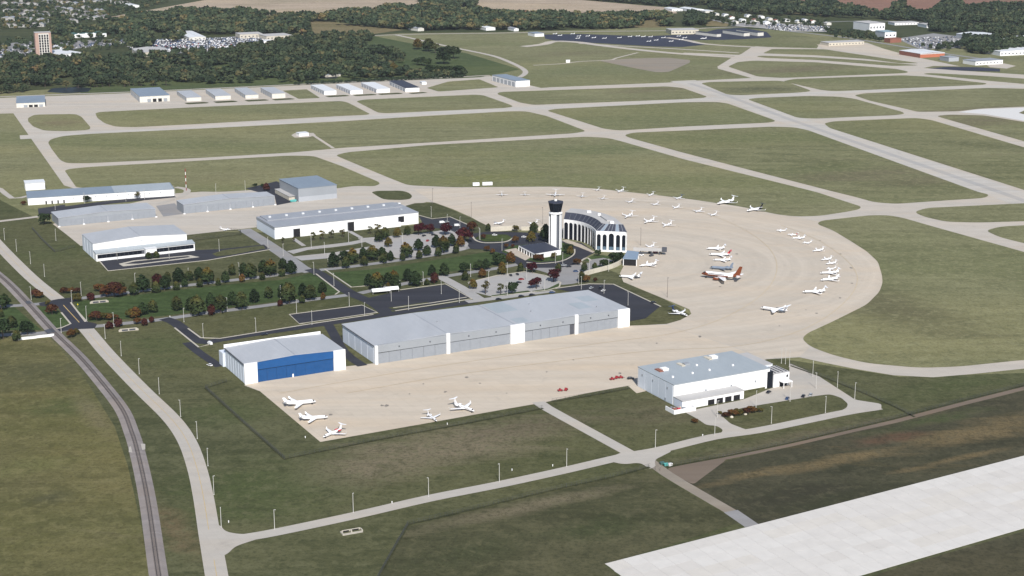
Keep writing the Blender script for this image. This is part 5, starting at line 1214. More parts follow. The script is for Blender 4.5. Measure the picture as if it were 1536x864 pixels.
trees([(508, 437, 72, 'g'), (568, 402, 60, 'b'), (573, 442, 55, 'o'), (612, 417, 78, 't'), (665, 392, 55, 'g'), (672, 427, 48, 'o'), (712, 402, 74, 't'), (768, 377, 48, 'g'), (775, 414, 48, 'o'), (810, 402, 52, 'g'), (878, 402, 37, 'o'), (900, 387, 72, 't'), (962, 347, 60, 'g'), (968, 390, 40, 'o'), (1008, 374, 50, 'g'), (1060, 332, 60, 'g'), (1068, 377, 46, 'o'), (1100, 357, 78, 't'), (1145, 322, 62, 'g'), (1165, 362, 46, 'o'), (1190, 327, 52, 'r')], 'along the car park side of the green', BG, 360, 280, 3.6)
trees([(695, 537, 62, 'g'), (735, 562, 90, 't'), (800, 527, 62, 'g'), (832, 522, 62, 't'), (845, 552, 58, 'g'), (800, 552, 30, 'y'), (905, 512, 64, 'g'), (948, 537, 74, 'g'), (1010, 532, 32, 'o'), (1035, 482, 52, 'g'), (1052, 522, 56, 'k'), (1105, 482, 64, 'g'), (1210, 467, 58, 'b'), (1215, 507, 46, 'o'), (1290, 452, 52, 'b'), (1330, 442, 48, 'g'), (1310, 492, 46, 'r'), (1415, 477, 60, 'y'), (1400, 432, 66, 'b')], 'along the terminal end of the lower boulevard', BG, 360, 280, 3.6)
trees([(232, 307, 30, 'w'), (290, 302, 28, 'w'), (398, 292, 46, 'w'), (447, 287, 50, 'w'), (492, 282, 46, 'w'), (553, 274, 42, 'w'), (702, 257, 42, 'w'), (747, 252, 46, 'w')], 'in front of the long white building', 'young trees by the long white building', 360, 280, 3.6)
trees([(752, 300, 58, 'o'), (785, 287, 62, 'o'), (803, 327, 48, 'y'), (848, 277, 52, 'y'), (905, 264, 46, 'o'), (965, 262, 62, 'm'), (1022, 257, 56, 'm'), (1107, 262, 62, 'm'), (1210, 302, 76, 'm'), (1256, 242, 54, 'p')], 'at the top car park', 'trees round the top car park', 360, 280, 3.6)
trees([(1260, 552, 50, 'y'), (1325, 582, 64, 'w'), (1408, 582, 54, 'w'), (1470, 577, 62, 'b')], 'by the lower car park', 'trees round the lower car park', 360, 280, 3.6)
trees([(617, 552, 102, 'm'), (772, 492, 112, 'm'), (582, 412, 92, 'm'), (1065, 497, 66, 'p'), (1020, 492, 84, 'o'), (980, 342, 62, 'p'), (1040, 402, 74, 'o'), (1135, 387, 64, 'o'), (1225, 362, 78, 'b'), (1300, 332, 104, 'b'), (1355, 312, 84, 'b'), (1165, 262, 56, 'b'), (812, 402, 66, 'o'), (900, 244, 84, 'b'), (920, 250, 70, 'y'), (770, 287, 54, 'p'), (650, 307, 64, 'p'), (612, 302, 60, 'p'), (570, 137, 88, 'y'), (705, 132, 132, 'g'), (595, 60, 90, 'o'), (435, 147, 62, 'p'), (350, 190, 44, 'p'), (410, 190, 36, 'p'), (385, 325, 90, 'r'), (300, 352, 90, 'b'), (475, 402, 74, 'o'), (120, 380, 78, 'b'), (180, 384, 70, 'b'), (290, 300, 60, 'b'), (180, 220, 50, 'p'), (230, 245, 50, 'p'), (1140, 490, 40, 'p'), (150, 110, 44, 'p'), (190, 40, 60, 'o'), (440, 44, 56, 'p')], 'around the terminal drive', 'trees around the terminal drive', 700, 340, 5.908)
trees([(15, 450, 130, 'b'), (55, 430, 100, 'b'), (110, 612, 100, 'o'), (248, 672, 125, 'b'), (30, 712, 165, 'b'), (-60, 716, 150, 'b'), (150, 732, 85, 'o'), (325, 342, 85, 'p'), (365, 344, 60, 'p'), (470, 492, 100, 'p'), (430, 412, 45, 'p'), (640, 702, 80, 'p'), (695, 675, 50, 'p')], 'by the railway crossing', 'trees by the railway crossing', 0, 390, 6)
trees([(580, 302, 60, 'p'), (640, 302, 55, 'p'), (700, 300, 55, 'p'), (695, 377, 65, 'p'), (820, 365, 66, 'k'), (900, 285, 75, 'p'), (960, 330, 90, 'p'), (1030, 335, 130, 'p'), (1100, 330, 90, 'p'), (1090, 270, 70, 'o'), (820, 542, 60, 'p'), (870, 546, 85, 'p'), (930, 544, 70, 'p'), (985, 542, 60, 'p'), (1040, 530, 40, 'p'), (1170, 522, 80, 'p'), (1225, 520, 88, 'r'), (1065, 602, 72, 'k'), (985, 622, 62, 'k'), (1235, 577, 56, 'p'), (1300, 592, 60, 'k'), (1365, 565, 50, 'k')], 'in the beds of the boulevard entrance', 'shrubs at the boulevard entrance', 0, 390, 6, 1.25)
trees([(830, 720, 30, 'p'), (880, 745, 50, 'p'), (940, 735, 60, 'p'), (1000, 728, 55, 'p'), (1060, 720, 60, 'p'), (1110, 705, 60, 'p'), (1180, 700, 40, 'p'), (600, 795, 40, 'p')], 'in the white hangar bed', 'shrubs in front of the white hangar', 940, 500, 5.908, 1.4)
trees([(405, 520, 95, 'b'), (215, 345, 40, 'p'), (495, 318, 34, 'w'), (785, 320, 60, 'b'), (1235, 292, 60, 'w'), (1340, 835, 60, 'o'), (1405, 825, 60, 'o')], 'near the far left buildings', 'trees near the west buildings', 0, 250, 6, 1.2)
trees([(1200, 220, 70, 'k'), (1165, 190, 40, 'b'), (1095, 190, 40, 'b')], 'by the small lot behind the grey hangars', 'trees by the small lot', 200, 250, 6)

# ---- woods: nearest trees singly, the rest as one mass per wood
def inside(x, y, poly):
    c = False; n = len(poly)
    for i in range(n):
        (x1, y1), (x2, y2) = poly[i], poly[i - 1]
        if (y1 > y) != (y2 > y) and x < (x2 - x1) * (y - y1) / (y2 - y1) + x1: c = not c
    return c
def project(x, y):
    zc = y * math.cos(PITCH) + H * math.sin(PITCH)
    return 768 + F * x / zc, 432 - F * (y * math.sin(PITCH) - H * math.cos(PITCH)) / zc
def scatter(poly, step, dens, seed, hi, gap=.0, gsc=.012):
    rng = random.Random(seed); pts = [G(*p) for p in poly]
    xs, ys = [p.x for p in pts], [p.y for p in pts]; gp = [(p.x, p.y) for p in pts]; out = []
    y = min(ys)
    while y < max(ys):
        x = min(xs)
        while x < max(xs):
            px_, py_ = x + rng.uniform(-.5, .5) * step, y + rng.uniform(-.5, .5) * step
            x += step
            if rng.random() > dens or not inside(px_, py_, gp): continue
            if gap and mnoise.noise((px_ * gsc, py_ * gsc, seed)) > gap: continue
            qx, qy = project(px_, py_)
            if qx < -60 or qx > 1600 or qy < -25: continue
            out.append((px_, py_, rng.uniform(*hi)))
        y += step
    return out
PROTO = []
for s in range(10):
    rng = np.random.default_rng(200 + s); PROTO.append(leaf_cloud(rng, broad_lobes(rng), 85, .115, hollow=.55))
def wood(name, label, trs, pal, seed):
    rng = np.random.default_rng(seed); V = []; T = []
    for (x, y, h_) in trs:
        v, t = PROTO[rng.integers(len(PROTO))]; a = rng.random() * 6.28; w = h_ * rng.uniform(.85, 1.25)
        c, s = math.cos(a), math.sin(a)
        V.append(np.stack([(v[:, 0] * c - v[:, 1] * s) * w + x, (v[:, 0] * s + v[:, 1] * c) * w + y, v[:, 2] * h_ - h_ * .06], 1))
        T.append(t + pal[rng.integers(len(pal))] + rng.normal() * .04)
    o = link(name, np_mesh(name, np.concatenate(V), np.concatenate(T), M['leafw']))
    tag(o, label, None, None, 'stuff'); return o
mix_g = [.02, .06, .1, .12, .16, .2, .25, .3, .38, .45, .52]
mix_a = [.0, .04, .08, .12, .18, .22, .28, .34, .4, .46, .54, .62]
park = scatter([(-40, 92), (40, 88), (130, 90), (200, 88), (260, 82), (330, 78), (420, 66), (470, 56), (545, 52), (560, 60), (548, 76), (600, 84), (615, 100), (608, 116), (560, 118), (470, 122), (440, 124), (330, 126), (240, 130), (140, 131), (70, 136), (0, 142), (-60, 146)], 12, .92, 3, (9, 17), .09, .02)
park += scatter([(610, 110), (660, 112), (697, 110), (699, 115), (610, 120)], 9, .95, 8, (7, 13))
park.sort(key=lambda t: t[1])
one = [(516 + 0, 0)]
SINGLE = [(557, 77, 10, 'b'), (572, 79, 12, 'b'), (582, 85, 11, 'b'), (627, 74, 14, 'y'), (643, 77, 18, 'o'), (653, 80, 14, 'w'), (666, 96, 20, 'b'), (664, 84, 14, 'b'), (680, 88, 20, 'b'), (632, 98, 12, 'b'), (640, 99, 11, 'b'), (625, 97, 10, 'b'), (648, 112, 14, 'b'), (660, 112, 14, 'b'), (672, 113, 14, 'b'), (688, 113, 15, 'b'), (581, 115, 9, 'r'), (590, 113, 16, 'y'), (695, 114, 9, 'b')]
cb = 0
for k, (x, y, hp, kd) in enumerate(sorted(SINGLE)):
    cb += kd == 'b'
    lab = {'b': '%s dark green tree from the left in the open park right of the wood' % ORD[max(cb, 1) - 1], 'y': 'golden bushy tree in the open meadow right of the wood' if x > 600 else 'golden tree behind the dark-roofed small hangar', 'o': 'olive tree in the open park beside the golden bushy tree', 'w': 'sparse thin tree right of the golden bushy tree', 'r': 'rust red tree at the right end of the park wood'}[kd]
    tree(x, y, hp, kd, lab, 'trees in the open park', 1.3)
near, rest = sorted(park[:62], key=lambda t: t[0] / t[1]), park[62:]
def ordinal(n):
    if n <= 30: return ORD[n - 1]
    t, u = divmod(n, 10); return ['thirt', 'fort', 'fift', 'sixt'][t - 3] + ('ieth' if u == 0 else 'y-' + ORD[u - 1])
CRF = [broad_crown(300 + k, t_, 260, 'leafw') for k, t_ in enumerate((.04, .12, .2, .3, .42, .58))]
for k, (x, y, h_) in enumerate(near):
    r = empty('tree', (x, y, 0), k * 2.4, ordinal(k + 1) + ' broad tree from the left along the near edge of the park wood', 'tree', 'trees at the near edge of the park wood')
    for nm, me_ in (('trunk', TR_B), ('crown', CRF[k % 6])):
        c = link(nm, me_, r); c.scale = (h_ * 1.1, h_ * 1.1, h_)
wood('park_wood', 'dense park wood of green and yellowing trees behind the small hangars', rest, mix_g + mix_g + [.6], 1)
w2 = scatter([(150, 45), (205, 26), (280, 19), (340, 22), (365, 20), (400, 27), (440, 26), (478, 29), (520, 22), (560, 20), (580, 14), (620, 17), (655, 5), (700, 8), (725, 22), (760, 24), (850, 26), (930, 27), (1000, 25), (1010, 40), (930, 44), (800, 46), (690, 45), (640, 47), (560, 42), (520, 38), (465, 36), (455, 52), (390, 52), (320, 53), (260, 50), (200, 55), (100, 56), (60, 50)], 13, .95, 5, (12, 21), .30)
wood('river_wood', 'long autumn wood between the stubble fields and the airfield', w2, mix_a, 2)
w3 = scatter([(620, -5), (690, -3), (716, 8), (700, 14), (640, 14)], 13, .9, 6, (12, 19)) + scatter([(830, -6), (900, 2), (1010, 11), (1060, 13), (1130, 22), (1180, 24), (1260, 27), (1340, 31), (1460, 36), (1540, 40), (1600, 40), (1600, 8), (1480, 12), (1400, 20), (1325, 25), (1262, 12), (1240, 2), (1200, 9), (1100, -3), (900, -14)], 14, .95, 9, (12, 20), .3)
w3 += scatter([(1385, 34), (1440, 40), (1540, 45), (1540, 57), (1460, 50), (1400, 49)], 12, .95, 10, (11, 17))
w3 += scatter([(1435, 70), (1452, 60), (1500, 62), (1550, 66), (1550, 74), (1500, 82), (1462, 82)], 11, .95, 12, (11, 18))
w3 += scatter([(1330, 24), (1350, 5), (1362, 22)], 14, .8, 13, (14, 22)) + scatter([(1400, 22), (1420, 6), (1440, 6), (1445, 22)], 13, .9, 14, (14, 22))
w3 += scatter([(1025, 40), (1030, 24), (1058, 25), (1060, 38)], 13, .9, 15, (11, 18)) + scatter([(1236, 45), (1300, 50), (1330, 64), (1250, 58)], 12, .55, 16, (7, 11))
w3 += scatter([(1040, 24), (1090, 22), (1200, 30), (1240, 34), (1240, 40), (1160, 40), (1090, 40)], 20, .4, 17, (7, 11)) + scatter([(1370, 70), (1430, 66), (1440, 78), (1400, 78)], 14, .5, 19, (8, 11))
wood('east_wood', 'dark wooded belts beyond the right end of the airfield', w3, [.0, .03, .06, .1, .15, .2, .24, .3, .36, .44], 3)
w4 = scatter([(-60, 48), (60, 43), (160, 32), (190, 20), (260, 3), (150, -8), (-60, -8)], 14, .55, 20, (7, 12)) + scatter([(-60, 66), (60, 58), (190, 52), (200, 70), (130, 80), (40, 90), (-60, 96)], 17, .42, 21, (8, 13))
w4 += scatter([(190, 66), (212, 54), (232, 56), (225, 76), (196, 76)], 13, .8, 22, (12, 20)) + scatter([(240, 58), (268, 48), (280, 56), (262, 64)], 13, .7, 23, (10, 14))
wood('suburb_trees', 'leafy mix of garden trees among the far houses, top left', w4, mix_a, 4)
hedge = scatter([(440, 126.5), (600, 118.5), (697, 114), (697, 116.5), (600, 121), (440, 128)], 5, .95, 30, (3.5, 5.5))
wood('hedge', 'dark hedge along the road behind the small hangars', hedge, [.03, .06, .1], 5)

# ------------------------------------------------------------------ aircraft
def wing_mb(mb, root, tip, axis='y'):
    # root/tip: (x_le, x_te, span, z, thick)
    def sec(q):
        xl, xt, s, z, t = q; xm = xl + (xt - xl) * .35
        pr = [(xl, 0), (xm, t / 2), (xt, 0), (xm, -t / 2)]
        return [(x, s, z + d) if axis == 'y' else (x, d, s) for x, d in pr] if axis == 'y' else [(x, d, s) for x, d in pr]
    return mb.add(sec(root) + sec(tip), [(0, 1, 2, 3), (7, 6, 5, 4)] + [(k, k + 4, (k + 1) % 4 + 4, (k + 1) % 4) for k in range(4)])
JET_CACHE = {}
def jet_proto(kind):
    if kind in JET_CACHE: return JET_CACHE[kind]
    parts = []; L = 20.0; W_ = M['jet']
    spec = dict(biz=dict(R=.97, sp=9.3, sw=3.6, hz=2.0, tail='T', eng='rear'), tri=dict(R=1.2, sp=9.8, sw=4.2, hz=2.1, tail='C', eng='rear3'), liner=dict(R=1.2, sp=10.2, sw=5.0, hz=2.35, tail='L', eng='wing'),
                prop=dict(R=.98, sp=11.0, sw=.7, hz=2.2, tail='T', eng='prop'), grey=dict(R=1.1, sp=7.2, sw=4.6, hz=2.0, tail='L', eng='rear'), tiny=dict(R=1.2, sp=13.0, sw=0.0, hz=2.6, tail='L', eng='nose'))[kind]
    R, sp, sw, hz = spec['R'], spec['sp'], spec['sw'], spec['hz']
    X = lambda t: L / 2 - t * L
    prof = [(0, .04, -.35), (.015, .25, -.3), (.04, .48, -.2), (.08, .74, -.08), (.13, .93, 0), (.18, 1, 0), (.55, 1, 0), (.68, .93, .06), (.80, .70, .25), (.90, .43, .42), (.97, .2, .52), (1, .06, .56)]
    mb = MB(); mb.lathe([(X(t), r * R, oz * R + hz) for t, r, oz in prof], 12, 'x'); parts.append(('fuselage', mb.mesh('fuselage', W_, True)))
    mb = MB(); mb.lathe([(X(t), r * R * 1.02, oz * R + hz) for t, r, oz in ((.055, .60, -.12), (.078, .735, -.05), (.10, .84, .0))], 12, 'x')
    # windscreen: upper half of that band only
    keep = [f for f in mb.f if len(f) == 4 and all(True for _ in f) and sum(mb.v[i][2] for i in f) / 4 > hz + .12 * R]
    mb.f = keep; parts.append(('windscreen', mb.mesh('windscreen', M['jetblack'])))
    mb = MB()
    for s in (-1, 1):
        for k in range(9 if kind != 'liner' else 20):
            n_ = 9 if kind != 'liner' else 20; x = X(.2 + .38 * k / (n_ - 1)); w = .22 if kind != 'liner' else .14
            z0 = hz + .22 * R; y = s * (R * .985)
            mb.box(x - w, y - .02, z0, x + w, y + .05 * 1 if s > 0 else y + .02, z0 + .36)
    if kind not in ('grey', 'tiny'): parts.append(('cabin_window', mb.mesh('cabin_window', M['jetblack']), 'stuff'))
    xw = X(.40) if kind not in ('prop', 'tiny') else X(.34)
    zw = hz - .62 * R if kind != 'tiny' else hz + R
    for s in (-1, 1):
        mb = MB(); wing_mb(mb, (xw, xw - 4.3, s * R * .5, zw, .5), (xw - sw - 1.2, xw - sw - 2.6, s * sp, zw + (.75 if kind != 'tiny' else .1), .16))
        if kind in ('biz', 'tri', 'liner'): wing_mb(mb, (xw - sw - 1.3, xw - sw - 2.6, s * sp, zw + .75, .14), (xw - sw - 2.3, xw - sw - 2.9, s * (sp + .35), zw + 1.9, .08))
        parts.append(('wing', mb.mesh('wing', W_)))
    fh = {'T': 3.0, 'C': 3.1, 'L': 4.2}[spec['tail']]; zf = hz + .75 * R
    mb = MB(); y_ = .17
    x0, x1 = X(.81), X(.955); xt0, xt1 = X(.945), X(1.015)
    mb.hexa([(x0, -y_, zf - .3), (x0, y_, zf - .3), (x1, y_ * .5, zf - .3), (x1, -y_ * .5, zf - .3), (xt0, -.1, zf + fh), (xt0, .1, zf + fh), (xt1, .05, zf + fh), (xt1, -.05, zf + fh)])
    parts.append(('fin', mb.mesh('fin', W_)))
    zt_ = {'T': zf + fh + .05, 'C': zf + fh * .45, 'L': hz + .5 * R}[spec['tail']]; xo = X(.93) if spec['tail'] == 'T' else X(.87)
    for s in (-1, 1):
        mb = MB(); wing_mb(mb, (xo, xo - 2.1, s * .08, zt_, .22), (xo - 1.3, xo - 2.5, s * sp * .40, zt_ + .1, .08)); parts.append(('tailplane', mb.mesh('tailplane', W_)))
    eng = []
    if spec['eng'] in ('rear', 'rear3'): eng = [(X(.70), s * (R + .62), hz + .45 * R, .58, 3.4) for s in (-1, 1)] + ([(X(.80), 0, hz + R * 1.25, .55, 3.2)] if spec['eng'] == 'rear3' else [])
    if spec['eng'] == 'wing': eng = [(X(.355), s * 3.5, hz - R * 1.05, .62, 2.7) for s in (-1, 1)]
    if spec['eng'] == 'prop': eng = [(X(.30), s * 3.4, zw + .3, .45, 3.2) for s in (-1, 1)]
    for ex, ey, ez, er, el in eng:
        mb = MB(); mb.lathe([(ex, er * .80, ez), (ex - .25, er, ez), (ex - el * .6, er, ez), (ex - el, er * .6, ez)], 10, 'x', (0, ey, 0)); 
        parts.append(('engine', mb.mesh('engine', W_, True)))
        mb = MB(); mb.lathe([(ex + .02, er * .74, ez), (ex + .04, er * .7, ez)], 10, 'x', (0, ey, 0)); parts.append(('intake', mb.mesh('intake', M['jetblack'])))
        if spec['eng'] == 'prop':
            mb = MB()
            for k in range(4):
                a = k * math.pi / 2 + .4; c, s_ = math.cos(a), math.sin(a)
                mb.hexa([(ex + .15, ey - s_ * .1, ez + c * .1), (ex + .22, ey + s_ * .1, ez - c * .1), (ex + .22, ey + c * 1.25 + s_ * .1, ez + s_ * 1.25 - c * .1), (ex + .15, ey + c * 1.25 - s_ * .1, ez + s_ * 1.25 + c * .1), (ex + .19, ey - s_ * .1, ez + c * .1), (ex + .26, ey + s_ * .1, ez - c * .1), (ex + .26, ey + c * 1.25 + s_ * .1, ez + s_ * 1.25 - c * .1), (ex + .19, ey + c * 1.25 - s_ * .1, ez + s_ * 1.25 + c * .1)])
            parts.append(('propeller', mb.mesh('propeller', M['jetblack'])))
        if spec['eng'] == 'wing':
            mb = MB(); mb.box(ex - 2.4, ey - .1, ez + er * .8, ex - .8, ey + .1, hz - R * .45); parts.append(('pylon', mb.mesh('pylon', W_)))
    for x, y in ((X(.12), 0), (xw - 2.9, -1.5), (xw - 2.9, 1.5)):
        mb = MB(); mb.tube([(x, y, .4), (x, y, hz - R * .5)], .11, 5); parts.append(('gear_leg', mb.mesh('gear_leg', M['grey'])))
        mb = MB()
        for dy in (-.22, .22):
            pr = [(.42 * math.cos(k * .785), .42 + .42 * math.sin(k * .785)) for k in range(8)]
            mb.prism([(x + a, b) for a, b in pr], (y + dy - .11, y + dy + .11))
        parts.append(('wheel', mb.mesh('wheel', M['tyre']), 'stuff'))
    JET_CACHE[kind] = parts; return parts
def aircraft(kind, nose, tail, Lm, label, group='aircraft parked on the apron', paints=None, at=None):
    n_, t_ = G(*nose), G(*tail); mid = (n_ + t_) / 2 if at is None else G(*at)
    d = n_ - t_
    r = empty('aircraft', (mid.x, mid.y, 0), math.atan2(d.y, d.x), label, 'aircraft', group)
    k = Lm / 20.0; r.scale = (k, k, k)
    cnt = 0
    for p in jet_proto(kind):
        o = link(p[0], p[1], r)
        if len(p) > 2: o['kind'] = 'stuff'
        m_ = (paints or {}).get(p[0])
        if m_:
            o.material_slots[0].link = 'OBJECT'; o.material_slots[0].material = M[m_]
    return r
A = aircraft
A('tri', (474, 606), (425, 611), 20, 'white three-engined business jet, nose right, uppermost of three by the fenced apron corner')
A('tri', (491, 629), (450, 632), 17, 'smaller white business jet, nose right, middle of three by the fenced apron corner')
A('biz', (482, 660), (516, 646), 16, 'white jet with a red belly stripe nearest the apron corner', paints={'engine': 'jetred'})
A('biz', (660, 635), (638, 619), 13.5, 'small white jet facing the near grass edge, left of two', at=(648, 629))
A('biz', (715, 619), (680, 607), 18, 'larger white jet facing the near grass edge, right of two', at=(696, 615))
A('biz', (1136, 464), (1186, 472), 21.5, 'white jet with T-tail, nose left, alone at the lower right of the round apron', paints={'engine': 'jetgrey'})
lin = A('liner', (1051, 416), (1113, 423), 33, 'large white airliner with rust orange nose and tail on the round apron', paints={'fin': 'jetorange', 'engine': 'jetorange'})
def livery(root, x0, x1, zcut, m, R=1.2, hz=2.35, name='livery_band'):
    prof = [(0, .04, -.35), (.015, .25, -.3), (.04, .48, -.2), (.08, .74, -.08), (.13, .93, 0), (.18, 1, 0), (.55, 1, 0), (.68, .93, .06), (.80, .70, .25), (.90, .43, .42), (.97, .2, .52), (1, .06, .56)]
    pr = [(10 - t * 20, (r * 1.015) * R, oz * R + hz) for t, r, oz in prof if x0 <= t <= x1]
    mb = MB(); mb.lathe(pr, 12, 'x'); mb.f = [f for f in mb.f if len(f) == 4 and sum(mb.v[i][2] for i in f) / 4 < zcut * R + hz]
    o = mb.build(name, M[m], root, True); return o
livery(lin, 0, .18, .55, 'jetorange'); livery(lin, .18, .80, -.15, 'jetorange'); livery(lin, .80, 1, 2, 'jetorange'); 
A('grey', (1066, 404), (1098, 406), 19, 'dark blue-grey jet just behind the orange-tailed airliner', paints={p: 'jetgrey' for p in ('fuselage', 'wing', 'fin', 'tailplane', 'engine')})
A('biz', (1060, 375), (1087, 375), 16, 'white jet, nose left, topmost of three stacked above the grey jet')
A('biz', (1064, 384), (1095, 385), 18, 'white jet with a red tail on the round apron', paints={'fin': 'jetred', 'tailplane': 'jetred'})
A('biz', (1070, 392), (1096, 392.5), 15, 'white jet directly below the red-tailed one')
ARCG = [((1165, 347), (1178, 347.5), 9.5, 'prop'), ((1181, 353), (1196, 354), 9.5, 'prop'), ((1189, 359), (1206, 358.5), 12, 'biz'), ((1204, 366), (1217, 365), 9, 'prop'), ((1218, 378.5), (1236, 376), 12, 'biz'), ((1232, 391.5), (1247, 389.5), 11, 'biz'), ((1239, 397.5), (1254, 395.5), 11, 'biz'), ((1240, 405), (1253, 404), 9, 'prop'), ((1231, 412), (1257, 411), 16, 'biz'), ((1232, 422.5), (1257, 420.5), 16, 'tri'), ((1206, 440.5), (1236, 440), 18, 'biz')]
for k, (n_, t_, L_, kd) in enumerate(ARCG):
    A(kd, n_, t_, L_, '%s white aircraft from the top in the curved line at the right apron edge' % ORD[k] if k != 1 else 'red-finned white aircraft in the curved line at the right apron edge', 'aircraft in the curved right-hand line', paints={'fin': 'jetred'} if k == 1 else None)
A('biz', (1071, 309), (1106, 303), 23, 'big white T-tailed jet with its tail over the grass at the top of the apron')
A('biz', (1116, 319.5), (1148, 314), 21, 'white jet with a black tail at the top right edge of the apron', paints={'fin': 'jetblack', 'tailplane': 'jetblack', 'engine': 'jetblack'})
ROW = [('prop', (753, 297), (752.5, 290), 11.5, 'first'), ('prop', (788, 296.5), (787, 290), 9.5, 'second'), ('prop', (831, 299), (835, 289), 17.5, 'third'), ('prop', (871, 299.5), (876, 292), 11, 'fourth')]
for kd, n_, t_, L_, o_ in ROW:
    A(kd, n_, t_, L_, 'white straight-winged aircraft facing the camera, %s from the left in the back row' % o_, 'aircraft in the back row')
MIDG = [((893, 288), (900, 284), 10), ((924, 291), (938, 285.5), 14), ((901, 301.5), (908, 296.5), 10.5), ((941, 306), (951, 302), 11), ((971, 296), (982, 291.5), 11.5), ((978, 309.5), (989, 306), 10.5), ((1012, 300.5), (1025, 296.5), 12), ((1008, 315), (1021, 310.5), 12), ((1041, 320.5), (1055, 316), 12), ((1063, 326), (1078, 321), 11.5), ((934, 330), (952, 322), 17), ((964, 337), (984, 331), 16.5), ((992, 342.5), (1010, 336.5), 15)]
for k, (n_, t_, L_) in enumerate(MIDG):
    A('prop' if k % 3 != 1 and k < 10 else 'biz', n_, t_, L_, '%s small white aircraft from the left on the apron behind the terminal' % ORD[k], 'aircraft behind the terminal', paints={'fin': 'jetblue', 'tailplane': 'jetblue'} if k == 6 else None)
A('prop', (738, 338), (758, 335), 12, 'white and dark aircraft behind the beige wall, left of the other', 'aircraft behind the beige wall', paints={'wing': 'jetgrey'})
A('prop', (790, 339), (810, 334), 12, 'white aircraft behind the beige wall, nearer the tower', 'aircraft behind the beige wall')
A('biz', (960, 401), (984, 398.5), 16, 'white jet by the curved wall, directly below the terminal canopy', 'aircraft by the terminal')
A('biz', (930, 417), (960, 418.5), 17.5, 'white jet on the grass edge below the curved wall', 'aircraft by the terminal', paints={'engine': 'jetblack'})
A('biz', (967, 375), (984, 369), 13, 'white jet just right of the passenger bridge', 'aircraft by the terminal')
A('biz', (1033, 477), (1006, 468), 17, 'white jet with a navy tail at the grass tip beside the long hangar', paints={'fin': 'jetblue', 'tailplane': 'jetblue'})
A('prop', (352, 346.5), (325, 345), 10, 'white light aircraft on the ramp edge beside the ribbon-window hangar', 'aircraft on the west ramp')
for k, (x, y) in enumerate(sorted(((385, 310), (430, 325), (545, 310), (600, 330), (590, 350), (680, 330), (735, 345), (830, 350), (965, 345), (1060, 335), (1180, 335), (1245, 337), (1230, 377), (1295, 367), (1430, 377), (1520, 362), (1552, 345), (1500, 330), (1130, 330), (1360, 345)))):
    px_, py_ = 768 + x / 6, y / 6
    A('tiny', (px_ - 4, py_ + .1), (px_ + 4, py_), 9, '%s tiny white light aircraft from the left on the dark far ramp' % ORD[k], 'light aircraft on the far ramp')
A('biz', (1050, 59), (1060, 58.5), 14, 'white aircraft at the right end of the dark far ramp')
for x, y, l in ((714, 279.5, 'left'), (731, 278.8, 'right')):
    p = G(x, y); e = empty('trailer', (p.x, p.y, 0), UA - .3, 'white box trailer on the top edge of the apron, %s of the pair' % l, 'trailer', 'white trailers at the apron edge')
    box(e, 'body', -3.4 if l == 'left' else -5.2, 3.4 if l == 'left' else 5.2, -1.3, 1.3, .8, 3.9, 'white'); box(e, 'chassis', -3.3, 3.3, -1, 1, .45, .795, 'doorgap')
    for sx in (-2.6, 2.6):
        for sy in (-1.15, 1.15):
            mb = MB(); mb.prism([(sx + .45 * math.cos(k * .785), .45 + .45 * math.sin(k * .785)) for k in range(8)], (sy - .12, sy + .12)); mb.build('wheel', M['tyre'], e)

# ------------------------------------------------------------------ cars and vehicles
def car_proto(paintm, van=False):
    r = []
    hw = .9
    pr = [(-2.25, .35), (2.2, .35), (2.25, .75), (1.2, .95), (-1.9, 1.0), (-2.25, .85)] if not van else [(-2.6, .4), (2.5, .4), (2.55, 1.0), (2.2, 1.15), (-2.6, 1.2)]
    mb = MB(); mb.prism(pr, (-hw, hw)); r.append(('body', mb.mesh('body', M[paintm])))
    cb = [(-1.75, 1.0), (1.15, .96), (.55, 1.42), (-1.35, 1.45)] if not van else [(-2.58, 1.205), (2.1, 1.16), (1.5, 2.1), (-2.55, 2.15)]
    n = len(cb); mb = MB(); t = .16
    zs = max(z for _, z in cb); vs = [(x, -hw + (t if z > 1.2 else .04), z) for x, z in cb] + [(x, hw - (t if z > 1.2 else .04), z) for x, z in cb]
    mb.add(vs, [tuple(range(n)), tuple(range(2 * n - 1, n - 1, -1))] + [(i, i + n, (i + 1) % n + n, (i + 1) % n) for i in range(n)]); r.append(('cabin', mb.mesh('cabin', M['glass' if not van else paintm])))
    (x2, z2), (x3, z3) = cb[2], cb[3]
    mb = MB(); mb.hexa([(x3 + .05, -hw + .2, z2 + .02), (x2 - .05, -hw + .2, z2 + .0), (x2 - .05, hw - .2, z2 + .0), (x3 + .05, hw - .2, z2 + .02), (x3 + .1, -hw + .24, z3 + .06), (x2 - .1, -hw + .24, z2 + .06), (x2 - .1, hw - .24, z2 + .06), (x3 + .1, hw - .24, z3 + .06)]); r.append(('roof', mb.mesh('roof', M[paintm])))
    for x in (-1.4, 1.4):
        for y in (-.8, .8):
            mb = MB(); mb.prism([(x + .33 * math.cos(k * .785), .33 + .33 * math.sin(k * .785)) for k in range(8)], (y - .11, y + .11)); r.append(('wheel', mb.mesh('wheel', M['tyre'])))
    return r
CARP = {k: car_proto(k) for k in ('car_white', 'car_silver', 'car_dark', 'car_red', 'car_blue', 'car_tan')}
CARP['van'] = car_proto('car_white', True)
def car(px, py, c, ang, label, group=None, z=.18):
    p = G(px, py); r = empty('van' if c == 'van' else 'car', (p.x, p.y, z), ang, label, 'van' if c == 'van' else 'car', group)
    for nm, me_ in CARP[c]: link(nm, me_, r)
    return r
